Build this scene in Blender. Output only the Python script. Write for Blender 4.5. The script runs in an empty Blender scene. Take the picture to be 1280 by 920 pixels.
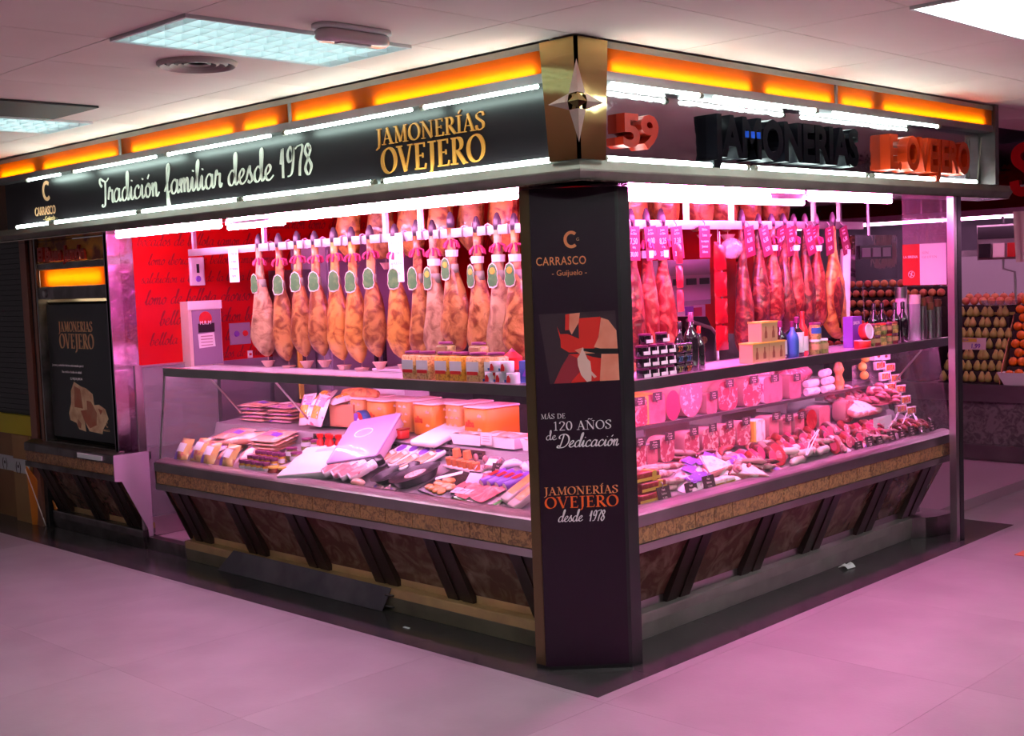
import bpy, bmesh, math, random
from mathutils import Matrix, Vector
PI = math.pi
scene = bpy.context.scene
COL = scene.collection
rnd = random.Random(7)

# ---------------------------------------------------------------- camera, world, exposure
cam_d = bpy.data.cameras.new('camera'); cam = bpy.data.objects.new('camera', cam_d); COL.objects.link(cam)
cam_d.sensor_fit = 'HORIZONTAL'; cam_d.sensor_width = 36.0; cam_d.lens = 43.455
cam_d.clip_start = 0.05; cam_d.clip_end = 200
cam.matrix_world = Matrix(((0.7151884, -0.0248643, 0.6984893, 3.1847),
                           (0.6978997, 0.0796942, -0.7117478, -3.66507),
                           (-0.0379684, 0.9965092, 0.0743491, 1.7),
                           (0, 0, 0, 1)))
scene.camera = cam
world = bpy.data.worlds.new('world'); scene.world = world; world.use_nodes = True
bg = world.node_tree.nodes['Background']
bg.inputs[0].default_value = (0.62, 0.50, 0.56, 1); bg.inputs[1].default_value = 0.10
scene.view_settings.view_transform = 'Standard'; scene.view_settings.look = 'None'
scene.view_settings.exposure = 0.5; scene.view_settings.gamma = 1.0
scene.view_settings.use_curve_mapping = False
scene.cycles.use_denoising = True
scene.cycles.max_bounces = 7; scene.cycles.transparent_max_bounces = 14
scene.cycles.diffuse_bounces = 3; scene.cycles.glossy_bounces = 4
scene.cycles.sample_clamp_indirect = 6.0
scene.cycles.caustics_reflective = False; scene.cycles.caustics_refractive = False

# ---------------------------------------------------------------- materials
def mat(name, col, rough=0.5, metal=0.0, emit=None, es=0.0, noise=None, bump=None, spec=None, coat=0, sss=None, trans=0, alpha=None):
    m = bpy.data.materials.new(name); m.use_nodes = True
    nt = m.node_tree; N = nt.nodes; L = nt.links
    p = N['Principled BSDF']
    p.inputs['Base Color'].default_value = (*col, 1); p.inputs['Roughness'].default_value = rough
    p.inputs['Metallic'].default_value = metal
    if spec is not None: p.inputs['Specular IOR Level'].default_value = spec
    if coat: p.inputs['Coat Weight'].default_value = coat; p.inputs['Coat Roughness'].default_value = 0.08
    if emit: p.inputs['Emission Color'].default_value = (*emit, 1); p.inputs['Emission Strength'].default_value = es
    if noise or bump:
        tc = N.new('ShaderNodeTexCoord'); oi = N.new('ShaderNodeObjectInfo')
        ad = N.new('ShaderNodeVectorMath'); ad.operation = 'ADD'
        sc_ = N.new('ShaderNodeVectorMath'); sc_.operation = 'SCALE'; sc_.inputs['Scale'].default_value = 3.7
        cb = N.new('ShaderNodeCombineXYZ')
        for k in range(3): L.new(oi.outputs['Random'], cb.inputs[k])
        L.new(cb.outputs[0], sc_.inputs[0]); L.new(tc.outputs['Object'], ad.inputs[0]); L.new(sc_.outputs[0], ad.inputs[1])
    if noise:
        scale, c2, lo, hi = noise[:4]
        n = N.new('ShaderNodeTexNoise'); n.inputs['Scale'].default_value = scale; n.inputs['Detail'].default_value = 4
        if len(noise) > 4: n.inputs['Distortion'].default_value = noise[4]
        r = N.new('ShaderNodeMapRange'); r.inputs[1].default_value = lo; r.inputs[2].default_value = hi
        mx = N.new('ShaderNodeMix'); mx.data_type = 'RGBA'
        mx.inputs[6].default_value = (*col, 1); mx.inputs[7].default_value = (*c2, 1)
        L.new(ad.outputs[0], n.inputs['Vector']); L.new(n.outputs[0], r.inputs[0]); L.new(r.outputs[0], mx.inputs[0])
        L.new(mx.outputs[2], p.inputs['Base Color'])
    if bump:
        bs, st = bump[:2]
        n2 = N.new('ShaderNodeTexNoise'); n2.inputs['Scale'].default_value = bs; n2.inputs['Detail'].default_value = 3
        b = N.new('ShaderNodeBump'); b.inputs['Strength'].default_value = st; b.inputs['Distance'].default_value = bump[2] if len(bump) > 2 else 0.01
        L.new(ad.outputs[0], n2.inputs['Vector']); L.new(n2.outputs[0], b.inputs['Height']); L.new(b.outputs[0], p.inputs['Normal'])
    return m
def emis(name, col, s):
    m = bpy.data.materials.new(name); m.use_nodes = True; nt = m.node_tree
    for n in list(nt.nodes): nt.nodes.remove(n)
    e = nt.nodes.new('ShaderNodeEmission'); o = nt.nodes.new('ShaderNodeOutputMaterial')
    e.inputs[0].default_value = (*col, 1); e.inputs[1].default_value = s; nt.links.new(e.outputs[0], o.inputs[0])
    return m
def glassmat(name, tint=(1, 1, 1), refl=1.0, dirt=0.0):
    m = bpy.data.materials.new(name); m.use_nodes = True; nt = m.node_tree; N = nt.nodes; L = nt.links
    for n in list(N): N.remove(n)
    o = N.new('ShaderNodeOutputMaterial'); t = N.new('ShaderNodeBsdfTransparent'); g = N.new('ShaderNodeBsdfGlossy')
    t.inputs[0].default_value = (*tint, 1); g.inputs['Roughness'].default_value = 0.03
    f = N.new('ShaderNodeLayerWeight'); pw = N.new('ShaderNodeMath'); pw.operation = 'POWER'; pw.inputs[1].default_value = 5
    mu = N.new('ShaderNodeMath'); mu.operation = 'MULTIPLY_ADD'; mu.inputs[1].default_value = .9*refl; mu.inputs[2].default_value = .04*refl
    mx = N.new('ShaderNodeMixShader'); L.new(f.outputs['Facing'], pw.inputs[0]); L.new(pw.outputs[0], mu.inputs[0]); L.new(mu.outputs[0], mx.inputs[0])
    L.new(t.outputs[0], mx.inputs[1]); L.new(g.outputs[0], mx.inputs[2])
    if dirt:
        d = N.new('ShaderNodeBsdfDiffuse'); d.inputs[0].default_value = (.8, .75, .8, 1)
        m2 = N.new('ShaderNodeMixShader'); m2.inputs[0].default_value = dirt
        L.new(mx.outputs[0], m2.inputs[1]); L.new(d.outputs[0], m2.inputs[2]); L.new(m2.outputs[0], o.inputs[0])
    else: L.new(mx.outputs[0], o.inputs[0])
    return m
def translucent(name, col):
    m = bpy.data.materials.new(name); m.use_nodes = True; nt = m.node_tree; N = nt.nodes; L = nt.links
    for n in list(N): N.remove(n)
    o = N.new('ShaderNodeOutputMaterial'); t = N.new('ShaderNodeBsdfTranslucent'); d = N.new('ShaderNodeBsdfPrincipled')
    t.inputs[0].default_value = (*col, 1); d.inputs['Base Color'].default_value = (col[0]*.55, col[1]*.3, col[2], 1); d.inputs['Roughness'].default_value = .25
    mx = N.new('ShaderNodeMixShader'); mx.inputs[0].default_value = .3
    L.new(t.outputs[0], mx.inputs[1]); L.new(d.outputs[0], mx.inputs[2]); L.new(mx.outputs[0], o.inputs[0])
    return m

M = {}
M['floor'] = mat('vinyl_floor', (.27, .235, .245), .40, noise=(2.2, (.22, .19, .20), .35, .65), bump=(60, .04), spec=.4)
M['grout'] = mat('grout', (.16, .12, .13), .8)
M['slab'] = mat('dark_granite_slab', (.045, .038, .040), .20, noise=(90, (.08, .07, .075), .55, .8), spec=.5)
M['tile'] = mat('bounce_warmed_tile', (.92, .76, .71), .85, noise=(1.4, (.85, .68, .63), .35, .7), bump=(25, .05))  # whitish tile with the warm floor bounce put into its colour
M['steel'] = mat('brushed_steel', (.55, .52, .52), .30, 1.0, noise=(3, (.42, .39, .39), .35, .7), bump=(8, .05))
M['steel_dk'] = mat('scuffed_steel', (.30, .27, .27), .33, 1.0, noise=(4, (.16, .14, .14), .35, .65, 1.0), bump=(6, .08))
M['mirror'] = mat('polished_steel_sheet', (.52, .48, .52), .07, 1.0, bump=(5, .25, .02))
M['soffit'] = mat('polished_soffit', (.62, .50, .42), .12, 1.0, bump=(7, .3, .02))
M['brass'] = mat('polished_brass_sheet', (.42, .30, .12), .08, 1.0, bump=(3, .16, .03))
M['star'] = mat('satin_star_metal', (.62, .46, .40), .35, .35)
M['alu'] = mat('painted_aluminium', (.36, .34, .28), .45, .3)
M['ledge'] = mat('grey_ledge_metal', (.26, .24, .21), .45, .5, noise=(6, (.20, .18, .16), .4, .7))
M['kick'] = mat('kick_plate_steel', (.40, .35, .34), .30, .55, noise=(4, (.28, .24, .23), .35, .7), bump=(5, .05))
M['black'] = mat('black_panel', (.008, .005, .007), .32, spec=.35)
M['pillar'] = mat('aubergine_panel', (.020, .005, .016), .34, spec=.3)
M['blackpl'] = mat('black_plastic', (.012, .010, .012), .35)
M['red'] = mat('red_wall_panel', (.50, .001, .002), .28, spec=.35)
M['redtext'] = mat('dark_red_script', (.20, .001, .003), .5)
M['white'] = mat('white_paint', (.78, .76, .76), .5)
M['paper'] = mat('white_paper', (.82, .80, .82), .7)
M['cream'] = mat('cream_lettering', (.66, .62, .54), .5)
M['oletter'] = mat('orange_lettering', (.52, .19, .03), .35, noise=(6, (.60, .27, .05), .3, .8))
M['oletter2'] = mat('copper_lettering', (.95, .30, .12), .4)
M['copper'] = mat('dull_copper_print', (.75, .38, .20), .5)
M['marble'] = mat('brown_marble', (.12, .055, .038), .22, noise=(8, (.27, .17, .12), .45, .72, 1.3), bump=(9, .05))
M['batten'] = mat('dark_batten', (.030, .014, .012), .28)
M['battile'] = mat('patterned_band_tile', (.46, .22, .10), .35, noise=(45, (.16, .07, .04), .42, .62, 1.2))
M['golden'] = mat('brushed_brass_sill', (.60, .38, .17), .4, .35, noise=(5, (.42, .26, .13), .4, .7))
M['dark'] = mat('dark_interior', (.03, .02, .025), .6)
M['deck'] = mat('display_deck_steel', (.62, .56, .60), .35, .7)
M['glass'] = glassmat('clear_glass', (1, .985, .995), 1.0, .015)
M['pinkglass'] = glassmat('smudged_side_glass', (.86, .62, .78), 1.6, .16)
M['shelfglass'] = glassmat('shelf_glass', (.93, .9, .95), 1.0, .30)
M['tube_c'] = emis('cool_fluorescent_tube', (.74, 1.0, .90), 17)
M['tube_p'] = emis('pink_fluorescent_tube', (1.0, .38, .80), 115)
M['tube_f'] = emis('fruit_stall_pink_tube', (1.0, .42, .80), 15)
M['tube_s'] = emis('added_pink_strip', (1.0, .40, .80), 75)
M['tube_sr'] = emis('added_magenta_strip', (1.0, .24, .70), 80)
M['tube_pr'] = emis('magenta_fluorescent_tube', (1.0, .15, .62), 190)
M['tube_h'] = emis('hall_fluorescent_tube', (.92, 1.0, .95), 62)
M['tube_h2'] = emis('louvre_lamp_tube', (.74, 1.0, .97), 5)
M['kick_l'] = mat('olive_kick_plate', (.24, .20, .14), .38, .5, noise=(4, (.15, .12, .09), .35, .7))
M['tube_b'] = emis('backlight_tube', (1.0, .80, .45), 26)
M['orange_ac'] = translucent('orange_acrylic', (1.0, .42, .012))
M['louver'] = mat('louver_aluminium', (.80, .88, .90), .4, .1)
M['lampbody'] = mat('lamp_body_white', (.75, .77, .78), .5)

# ---------------------------------------------------------------- mesh builder
class B:
    def __init__(s): s.v = []; s.f = []
    def add(s, vs, fs):
        o = len(s.v); s.v += [tuple(v) for v in vs]; s.f += [tuple(i + o for i in f) for f in fs]; return s
    def box(s, x0, x1, y0, y1, z0, z1):
        return s.add([(x0,y0,z0),(x1,y0,z0),(x1,y1,z0),(x0,y1,z0),(x0,y0,z1),(x1,y0,z1),(x1,y1,z1),(x0,y1,z1)],
                     [(0,3,2,1),(4,5,6,7),(0,1,5,4),(1,2,6,5),(2,3,7,6),(3,0,4,7)])
    def obox(s, c, size, rot=None):
        b = B().box(-size[0]/2, size[0]/2, -size[1]/2, size[1]/2, -size[2]/2, size[2]/2)
        m = Matrix.Translation(c) @ (rot.to_4x4() if rot else Matrix())
        return s.add([m @ Vector(v) for v in b.v], b.f)
    def rbox(s, x0, x1, y0, y1, z0, z1, r, k=3):
        """upright box with rounded vertical edges and a small top/bottom bevel"""
        pts = []
        for (cx, cy, a0) in ((x1-r, y1-r, 0), (x0+r, y1-r, 90), (x0+r, y0+r, 180), (x1-r, y0+r, 270)):
            for i in range(k+1):
                a = math.radians(a0 + 90*i/k); pts.append((cx + r*math.cos(a), cy + r*math.sin(a)))
        n = len(pts); e = min(r*.4, (z1-z0)*.2); mx, my = (x0+x1)/2, (y0+y1)/2
        sx = 1 - e/max(1e-6,(x1-x0)/2); sy = 1 - e/max(1e-6,(y1-y0)/2)
        rings = [(z0, 1), (z0+e, 0), (z1-e, 0), (z1, 1)]
        vs = []
        for z, t in rings:
            for (x, y) in pts: vs.append((mx+(x-mx)*(sx if t else 1), my+(y-my)*(sy if t else 1), z))
        fs = [tuple(range(n-1, -1, -1)), tuple(range(3*n, 4*n))]
        for a in range(3):
            for i in range(n): fs.append((a*n+i, a*n+(i+1)%n, (a+1)*n+(i+1)%n, (a+1)*n+i))
        return s.add(vs, fs)
    def prism(s, poly, off):
        """poly = list of 3d points, off = extrusion vector"""
        n = len(poly); o = Vector(off)
        vs = [Vector(p) for p in poly] + [Vector(p) + o for p in poly]
        fs = [tuple(range(n)), tuple(range(2*n-1, n-1, -1))] + [(i, (i+1)%n, n+(i+1)%n, n+i) for i in range(n)]
        return s.add(vs, fs)
    def lathe(s, prof, n=12, loc=(0,0,0), rot=None, sx=1, sy=1):
        vs = []; fs = []
        m = Matrix.Translation(loc) @ (rot.to_4x4() if rot else Matrix())
        for (r, z) in prof:
            for i in range(n):
                a = 2*PI*i/n; vs.append(m @ Vector((r*sx*math.cos(a), r*sy*math.sin(a), z)))
        for k in range(len(prof)-1):
            for i in range(n): fs.append((k*n+i, k*n+(i+1)%n, (k+1)*n+(i+1)%n, (k+1)*n+i))
        if prof[0][0] > 1e-5: fs.append(tuple(range(n-1, -1, -1)))
        if prof[-1][0] > 1e-5: fs.append(tuple(range((len(prof)-1)*n, len(prof)*n)))
        return s.add(vs, fs)
    def tube(s, pts, r, n=6, flat=1.0):
        """swept tube, r a number or list; flat squashes the cross-section"""
        P_ = [Vector(p) for p in pts]; R_ = r if isinstance(r, (list, tuple)) else [r]*len(P_)
        up = Vector((0, 0, 1)); vs = []; fs = []; prev = None
        for i, p in enumerate(P_):
            t = (P_[min(i+1, len(P_)-1)] - P_[max(i-1, 0)]).normalized()
            if prev is None:
                a = t.cross(up)
                if a.length < 1e-3: a = t.cross(Vector((1, 0, 0)))
            else: a = prev - t * prev.dot(t)
            a.normalize(); prev = a; b = t.cross(a)
            for k in range(n):
                q = 2*PI*k/n; vs.append(p + a*(R_[i]*math.cos(q)) + b*(R_[i]*flat*math.sin(q)))
        for i in range(len(P_)-1):
            for k in range(n): fs.append((i*n+k, i*n+(k+1)%n, (i+1)*n+(k+1)%n, (i+1)*n+k))
        fs.append(tuple(range(n-1, -1, -1))); fs.append(tuple(range((len(P_)-1)*n, len(P_)*n)))
        return s.add(vs, fs)
    def grid(s, nu, nv, fn):
        vs = [fn(i/nu, j/nv) for j in range(nv+1) for i in range(nu+1)]
        fs = [(j*(nu+1)+i, j*(nu+1)+i+1, (j+1)*(nu+1)+i+1, (j+1)*(nu+1)+i) for j in range(nv) for i in range(nu)]
        return s.add(vs, fs)
    def sphere(s, c, r, n=10, m=6, sx=1, sy=1, sz=1, rot=None):
        prof = [(max(1e-6, r*math.sin(PI*k/m)) if 0 < k < m else 1e-6, -r*sz*math.cos(PI*k/m)) for k in range(m+1)]
        return s.lathe(prof, n, c, rot, sx, sy)
    def xf(s, m): s.v = [tuple(m @ Vector(v)) for v in s.v]; return s
    def build(s, name, m, parent=None, smooth=False, wob=0, org=None):
        me = bpy.data.meshes.new(name)
        vs = s.v
        if wob:
            vs = [(x + wob*math.sin(31*y+17*z), y + wob*math.sin(27*z+19*x), z + wob*math.sin(23*x+29*y)) for x, y, z in vs]
        o = bpy.data.objects.new(name, me); COL.objects.link(o)
        if org is not None: vs = [(x-org[0], y-org[1], z-org[2]) for x, y, z in vs]
        if parent is not None:
            o.parent = parent
        if org is not None and parent is None: o.location = org
        me.from_pydata([tuple(v) for v in vs], [], s.f)
        bm = bmesh.new(); bm.from_mesh(me); bmesh.ops.recalc_face_normals(bm, faces=bm.faces); bm.to_mesh(me); bm.free()
        if smooth:
            for p in me.polygons: p.use_smooth = True
            if smooth != 'all':
                try: me.set_sharp_from_angle(angle=math.radians(50))
                except Exception: pass
        me.materials.append(m if not isinstance(m, str) else M[m])
        return o

def tag(o, label=None, cat=None, group=None, kind=None):
    if label: o['label'] = label
    if cat: o['category'] = cat
    if group: o['group'] = group
    if kind: o['kind'] = kind
    return o
def thing(name, label, cat, loc=(0,0,0), rz=0.0, group=None):
    o = bpy.data.objects.new(name, None); COL.objects.link(o); o.empty_display_size = .1
    o.location = loc; o.rotation_euler = (0, 0, rz); return tag(o, label, cat, group)
def struct(name, loc=(0,0,0)):
    o = bpy.data.objects.new(name, None); COL.objects.link(o); o.location = loc; o['kind'] = 'structure'; return o
def kids(o, _m={}):
    return [c for c in o.children]
def dup(root, loc, rz=0.0, label=None, group=None, rot=None, scale=None):
    r = root.copy(); COL.objects.link(r); r.location = loc
    r.rotation_euler = rot if rot is not None else (0, 0, rz)
    if scale: r.scale = scale
    if label: r['label'] = label
    if group: r['group'] = group
    for ch in root.children:
        c = ch.copy(); COL.objects.link(c); c.parent = r
        for g in ch.children:
            d = g.copy(); COL.objects.link(d); d.parent = c
    return r
ORD = ['first','second','third','fourth','fifth','sixth','seventh','eighth','ninth','tenth','eleventh','twelfth','thirteenth','fourteenth','fifteenth','sixteenth','seventeenth','eighteenth','nineteenth','twentieth']

# two sides of the stall share one builder: s runs along the facade from the corner, d goes inward
def P(side, s, d, z): return (-s, d, z) if side == 'L' else (-d, s, z)
def ext(b, side, prof, s0, s1):
    pts = [P(side, s0, d, z) for d, z in prof]
    e = Vector(P(side, s1, 0, 0)) - Vector(P(side, s0, 0, 0)); return b.prism(pts, e)
def sbox(b, side, s0, s1, d0, d1, z0, z1): return ext(b, side, [(d0,z0),(d1,z0),(d1,z1),(d0,z1)], s0, s1)
def face_mx(side, s, d, z, flip=False):
    """matrix taking x=reading direction, y=up, z=outward onto the facade, origin at (s,d,z)"""
    if side == 'L': X, Y, Z = Vector((1,0,0)), Vector((0,0,1)), Vector((0,-1,0))
    elif side == 'R': X, Y, Z = Vector((0,1,0)), Vector((0,0,1)), Vector((1,0,0))
    else: X, Y, Z = side
    m = Matrix.Identity(4)
    for i in range(3): m[i][0] = X[i]; m[i][1] = Y[i]; m[i][2] = Z[i]
    o = P(side, s, d, z) if isinstance(side, str) else (s, d, z)
    m.translation = Vector(o); return m

# ---------------------------------------------------------------- lettering
def text(b, txt, h, mx, depth=.002, xs=1.0, align='LEFT', bold=0.0, space=1.0):
    """built-in sans face, cap height h"""
    c = bpy.data.curves.new('t', 'FONT'); c.body = txt; c.size = h/0.73; c.extrude = depth/2; c.offset = bold*h
    c.align_x = align; c.resolution_u = 3; c.space_character = space
    o = bpy.data.objects.new('t', c); me = bpy.data.meshes.new_from_object(o)
    vs = [mx @ Vector((v.co.x*xs, v.co.y, v.co.z + depth/2)) for v in me.vertices]
    b.add(vs, [tuple(p.vertices) for p in me.polygons])
    bpy.data.objects.remove(o); bpy.data.curves.remove(c); bpy.data.meshes.remove(me); return b

def smoothp(pts, k=4):
    if len(pts) < 3: return pts
    out = []
    for i in range(len(pts)-1):
        p0 = pts[max(i-1,0)]; p1 = pts[i]; p2 = pts[i+1]; p3 = pts[min(i+2,len(pts)-1)]
        for j in range(k):
            t = j/k
            out.append(tuple(.5*((2*p1[a]) + (-p0[a]+p2[a])*t + (2*p0[a]-5*p1[a]+4*p2[a]-p3[a])*t*t + (-p0[a]+3*p1[a]-3*p2[a]+p3[a])*t**3) for a in (0,1)))
    out.append(pts[-1]); return out
def stroke(b, pts, mx, w=None, T=.15, t=.045, depth=.002, phi=15, lift=0.0):
    n = len(pts); L_, R_ = [], []
    for i in range(n):
        a = pts[max(i-1,0)]; c = pts[min(i+1,n-1)]; dx, dy = c[0]-a[0], c[1]-a[1]; l = math.hypot(dx, dy) or 1
        ww = w if w is not None else max(t, T*abs(math.sin(math.atan2(dy, dx) - math.radians(phi))))
        nx, ny = -dy/l*ww/2, dx/l*ww/2
        L_.append((pts[i][0]+nx, pts[i][1]+ny)); R_.append((pts[i][0]-nx, pts[i][1]-ny))
    vs = [mx @ Vector((x, y, depth+lift)) for x, y in L_+R_] + [mx @ Vector((x, y, 0)) for x, y in L_+R_]
    fs = []
    for i in range(n-1):
        fs.append((i, i+1, n+i+1, n+i)); q = 2*n
        fs.append((q+i, q+n+i, q+n+i+1, q+i+1)); fs.append((i, q+i, q+i+1, i+1)); fs.append((n+i, n+i+1, q+n+i+1, q+n+i))
    fs.append((0, n, 3*n, 2*n)); fs.append((n-1, 2*n-1+0, 4*n-1, 3*n-1))
    return b.add(vs, fs)
def arc(cx, cy, rx, ry, a0, a1, k=14): return [(cx+rx*math.cos(math.radians(a0+(a1-a0)*i/k)), cy+ry*math.sin(math.radians(a0+(a1-a0)*i/k))) for i in range(k+1)]
S_ = .05
def ser(x, y, w=.30): return ([(x-w/2, y), (x+w/2, y)], S_)
ROM = {  # advance, strokes (points, width or None for pen rule)
 'J': (.44, [([(.26,1),(.26,.15),(.22,-.12),(.02,-.26)], None), ser(.26,.975,.34)]),
 'A': (.78, [([(.13,.02),(.38,.99)], .055), ([(.36,1.0),(.64,.02)], .15), ([(.22,.34),(.52,.34)], .05), ser(.13,.02,.24), ser(.64,.02,.30)]),
 'M': (.98, [([(.17,.02),(.20,.98)], .055), ([(.20,1),(.48,.06)], .14), ([(.48,.06),(.76,1)], .055), ([(.78,1),(.81,.02)], .145), ser(.16,.02,.24), ser(.81,.02,.30), ser(.14,.98,.18), ser(.85,.98,.2)]),
 'O': (.84, [(arc(.42,.5,.33,.48,90,450,26), None)]),
 'N': (.84, [([(.16,.02),(.16,.98)], .055), ([(.14,1),(.68,.02)], .15), ([(.68,.02),(.68,.98)], .055), ser(.16,.02,.24), ser(.08,.98,.18), ser(.68,.98,.24)]),
 'E': (.64, [([(.20,0),(.20,1)], .145), ([(.08,.975),(.54,.975)], .05), ([(.2,.52),(.46,.52)], .05), ([(.08,.025),(.56,.025)], .05), ([(.54,1.0),(.54,.82)], .05), ([(.46,.61),(.46,.43)], .045), ([(.56,0),(.60,.2)], .05)]),
 'R': (.74, [([(.20,0),(.20,1)], .145), ([(.08,.975),(.36,.975)], .05), (arc(.34,.74,.2,.235,90,-90,12), None), ([(.2,.505),(.36,.505)], .05), ([(.34,.5),(.66,.02)], .15), ser(.20,.025,.30), ser(.69,.025,.18)]),
 'I': (.36, [([(.18,0),(.18,1)], .145), ser(.18,.025,.32), ser(.18,.975,.32)]),
 'S': (.60, [(smoothp([(.50,.78),(.46,.93),(.30,.985),(.13,.88),(.13,.70),(.30,.54),(.46,.38),(.46,.14),(.28,.015),(.12,.07),(.07,.26)],4), None), ([(.50,1.0),(.50,.76)], .04), ([(.07,.0),(.07,.28)], .04)]),
 'V': (.78, [([(.12,.98),(.40,.0)], .15), ([(.40,0),(.66,.98)], .055), ser(.12,.98,.28), ser(.66,.98,.24)]),
 'G': (.80, [(arc(.44,.5,.34,.48,50,330,22), None), ([(.70,.42),(.70,.1)], .14), ser(.68,.44,.26)]),
 'D': (.82, [([(.20,0),(.20,1)], .145), (arc(.30,.5,.42,.475,90,-90,16), None), ([(.08,.975),(.34,.975)], .05), ([(.08,.025),(.34,.025)], .05)]),
 '1': (.5, [([(.25,0),(.25,1)], .12), ser(.25,.025,.3), ([(.25,.97),(.1,.86)], .06)]),
 '2': (.6, [(smoothp([(.1,.75),(.15,.93),(.32,.98),(.48,.85),(.46,.62),(.1,.05)],4), None), ([(.08,.03),(.54,.03)], .08)]),
 '0': (.62, [(arc(.31,.5,.22,.48,90,450,22), None)]),
 ' ': (.34, []),
}
ROM['Í'] = (ROM['I'][0], ROM['I'][1] + [([(.16,1.10),(.32,1.28)], .08)])
ROM['Á'] = (ROM['A'][0], ROM['A'][1] + [([(.34,1.10),(.50,1.26)], .08)])
ROM['Ñ'] = (ROM['N'][0], ROM['N'][1] + [(smoothp([(.22,1.12),(.34,1.2),(.48,1.13),(.60,1.21)]), .07)])
_a = [(.60,.84),(.36,1.0),(.10,.62),(.10,.14),(.32,.0),(.56,.40),(.64,.96)]
SCR = {
 'a': (.84, [_a, [(.64,.98),(.60,.30),(.70,.02),(.86,.26)]]),
 'c': (.66, [[(.56,.78),(.40,1.0),(.14,.70),(.10,.20),(.32,.0),(.68,.28)]]),
 'd': (.84, [_a, [(.60,.5),(.78,1.75),(.72,2.15),(.62,1.8),(.60,.30),(.70,.02),(.86,.26)]]),
 'e': (.66, [[(-.02,.24),(.34,.52),(.48,.82),(.34,1.0),(.12,.66),(.12,.18),(.34,.0),(.68,.28)]]),
 'f': (.56, [[(-.02,.24),(.30,.9),(.52,1.8),(.46,2.2),(.32,1.9),(.26,.6),(.24,-.7),(.32,-1.15),(.42,-.8),(.30,.0),(.58,.28)]]),
 'i': (.42, [[(-.02,.24),(.18,.98),(.16,.22),(.26,.0),(.44,.26)], [(.26,1.36),(.28,1.46)]]),
 'ı': (.42, [[(-.02,.24),(.18,.98),(.16,.22),(.26,.0),(.44,.26)]]),
 'l': (.42, [[(-.02,.24),(.34,1.6),(.34,2.1),(.20,1.7),(.16,.30),(.26,.0),(.44,.26)]]),
 'm': (.98, [[(-.02,.5),(.12,.98),(.14,.0)], [(.14,.45),(.34,.98),(.42,.8),(.42,.0)], [(.42,.45),(.64,.98),(.74,.78),(.72,.16),(.82,.0),(1.0,.26)]]),
 'n': (.70, [[(-.02,.5),(.12,.98),(.14,.0)], [(.14,.45),(.36,.98),(.46,.78),(.44,.16),(.54,.0),(.72,.26)]]),
 'o': (.66, [[(.34,1.0),(.12,.66),(.12,.16),(.32,.0),(.52,.34),(.50,.84),(.34,1.0),(.40,.78),(.68,.80)]]),
 'r': (.54, [[(-.02,.24),(.16,1.15),(.26,.88),(.44,.92),(.40,.26),(.48,.0),(.58,.26)]]),
 's': (.56, [[(-.02,.24),(.28,1.12),(.30,.74),(.44,.30),(.28,.0),(.10,.14)], [(.28,.0),(.58,.26)]]),
 'u': (.70, [[(-.02,.24),(.14,.98),(.12,.20),(.28,.0),(.48,.40),(.52,.98),(.50,.20),(.58,.0),(.72,.26)]]),
 'h': (.70, [[(-.02,.24),(.30,1.7),(.28,2.1),(.14,1.7),(.14,.0)], [(.14,.45),(.36,.98),(.46,.78),(.44,.16),(.54,.0),(.72,.26)]]),
 'b': (.62, [[(-.02,.24),(.28,1.7),(.26,2.1),(.12,1.7),(.10,.2),(.26,.0),(.48,.4),(.44,.9),(.20,.8)]]),
 't': (.46, [[(-.02,.24),(.26,1.7),(.20,.24),(.30,.0),(.48,.26)], [(.06,1.15),(.44,1.2)]]),
 'T': (.86, [[(.22,1.30),(.04,1.62),(.10,1.95),(.40,1.75),(.72,1.66),(.98,1.9)], [(.62,1.7),(.56,.5),(.46,-.16),(.24,-.26),(.18,-.08)]]),
 'D': (1.36, [[(.55,1.95),(.46,.9),(.36,.1)], [(.42,.14),(.12,.30),(.06,.04),(.36,-.04),(.90,.10),(1.26,.8),(1.14,1.6),(.66,2.02),(.16,1.86),(.06,1.5),(.2,1.36)]]),
 'L': (.9, [[(.7,1.8),(.5,2.0),(.38,1.5),(.3,.4),(.1,.05),(.4,.05),(.9,.15)]]),
 'S': (.8, [[(.66,1.8),(.4,2.0),(.2,1.5),(.6,.8),(.5,.1),(.05,.1)]]),
 'J': (.9, [[(.1,1.7),(.5,1.95),(.9,1.9)], [(.6,1.9),(.5,.2),(.3,-.5),(.1,-.2),(.5,.2),(.8,.3)]]),
 '1': (.46, [[(.04,.9),(.22,1.9),(.18,.0)]]),
 '9': (.66, [[(.52,1.5),(.34,1.95),(.12,1.5),(.20,.98),(.46,1.2),(.54,1.85),(.50,1.0),(.34,.2),(.06,.06)]]),
 '7': (.56, [[(.02,1.75),(.22,1.9),(.56,1.86),(.34,.9),(.26,.0)]]),
 '8': (.66, [[(.50,1.60),(.34,1.95),(.16,1.5),(.40,.95),(.56,.5),(.34,.0),(.12,.40),(.30,.95),(.52,1.50),(.46,1.80)]]),
 ' ': (.55, []),
}
SCR['ó'] = (SCR['o'][0], SCR['o'][1] + [[(.34,1.36),(.50,1.66)]])
def roman(b, txt, h, mx, xs=1.0, depth=.002, weight=1.0):
    x = 0
    for ch in txt:
        adv, st = ROM[ch]
        for i, (pts, w) in enumerate(st):
            q = [((x+px)*h*xs, py*h) for px, py in pts]
            stroke(b, q, mx, None if w is None else w*h*weight*(1 if w > .1 else .9), T=.155*h*weight, t=.05*h, depth=depth, lift=i*.00025)
        x += adv
    return x*h*xs
def roman_w(txt, h, xs=1.0): return sum(ROM[c][0] for c in txt)*h*xs
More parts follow.
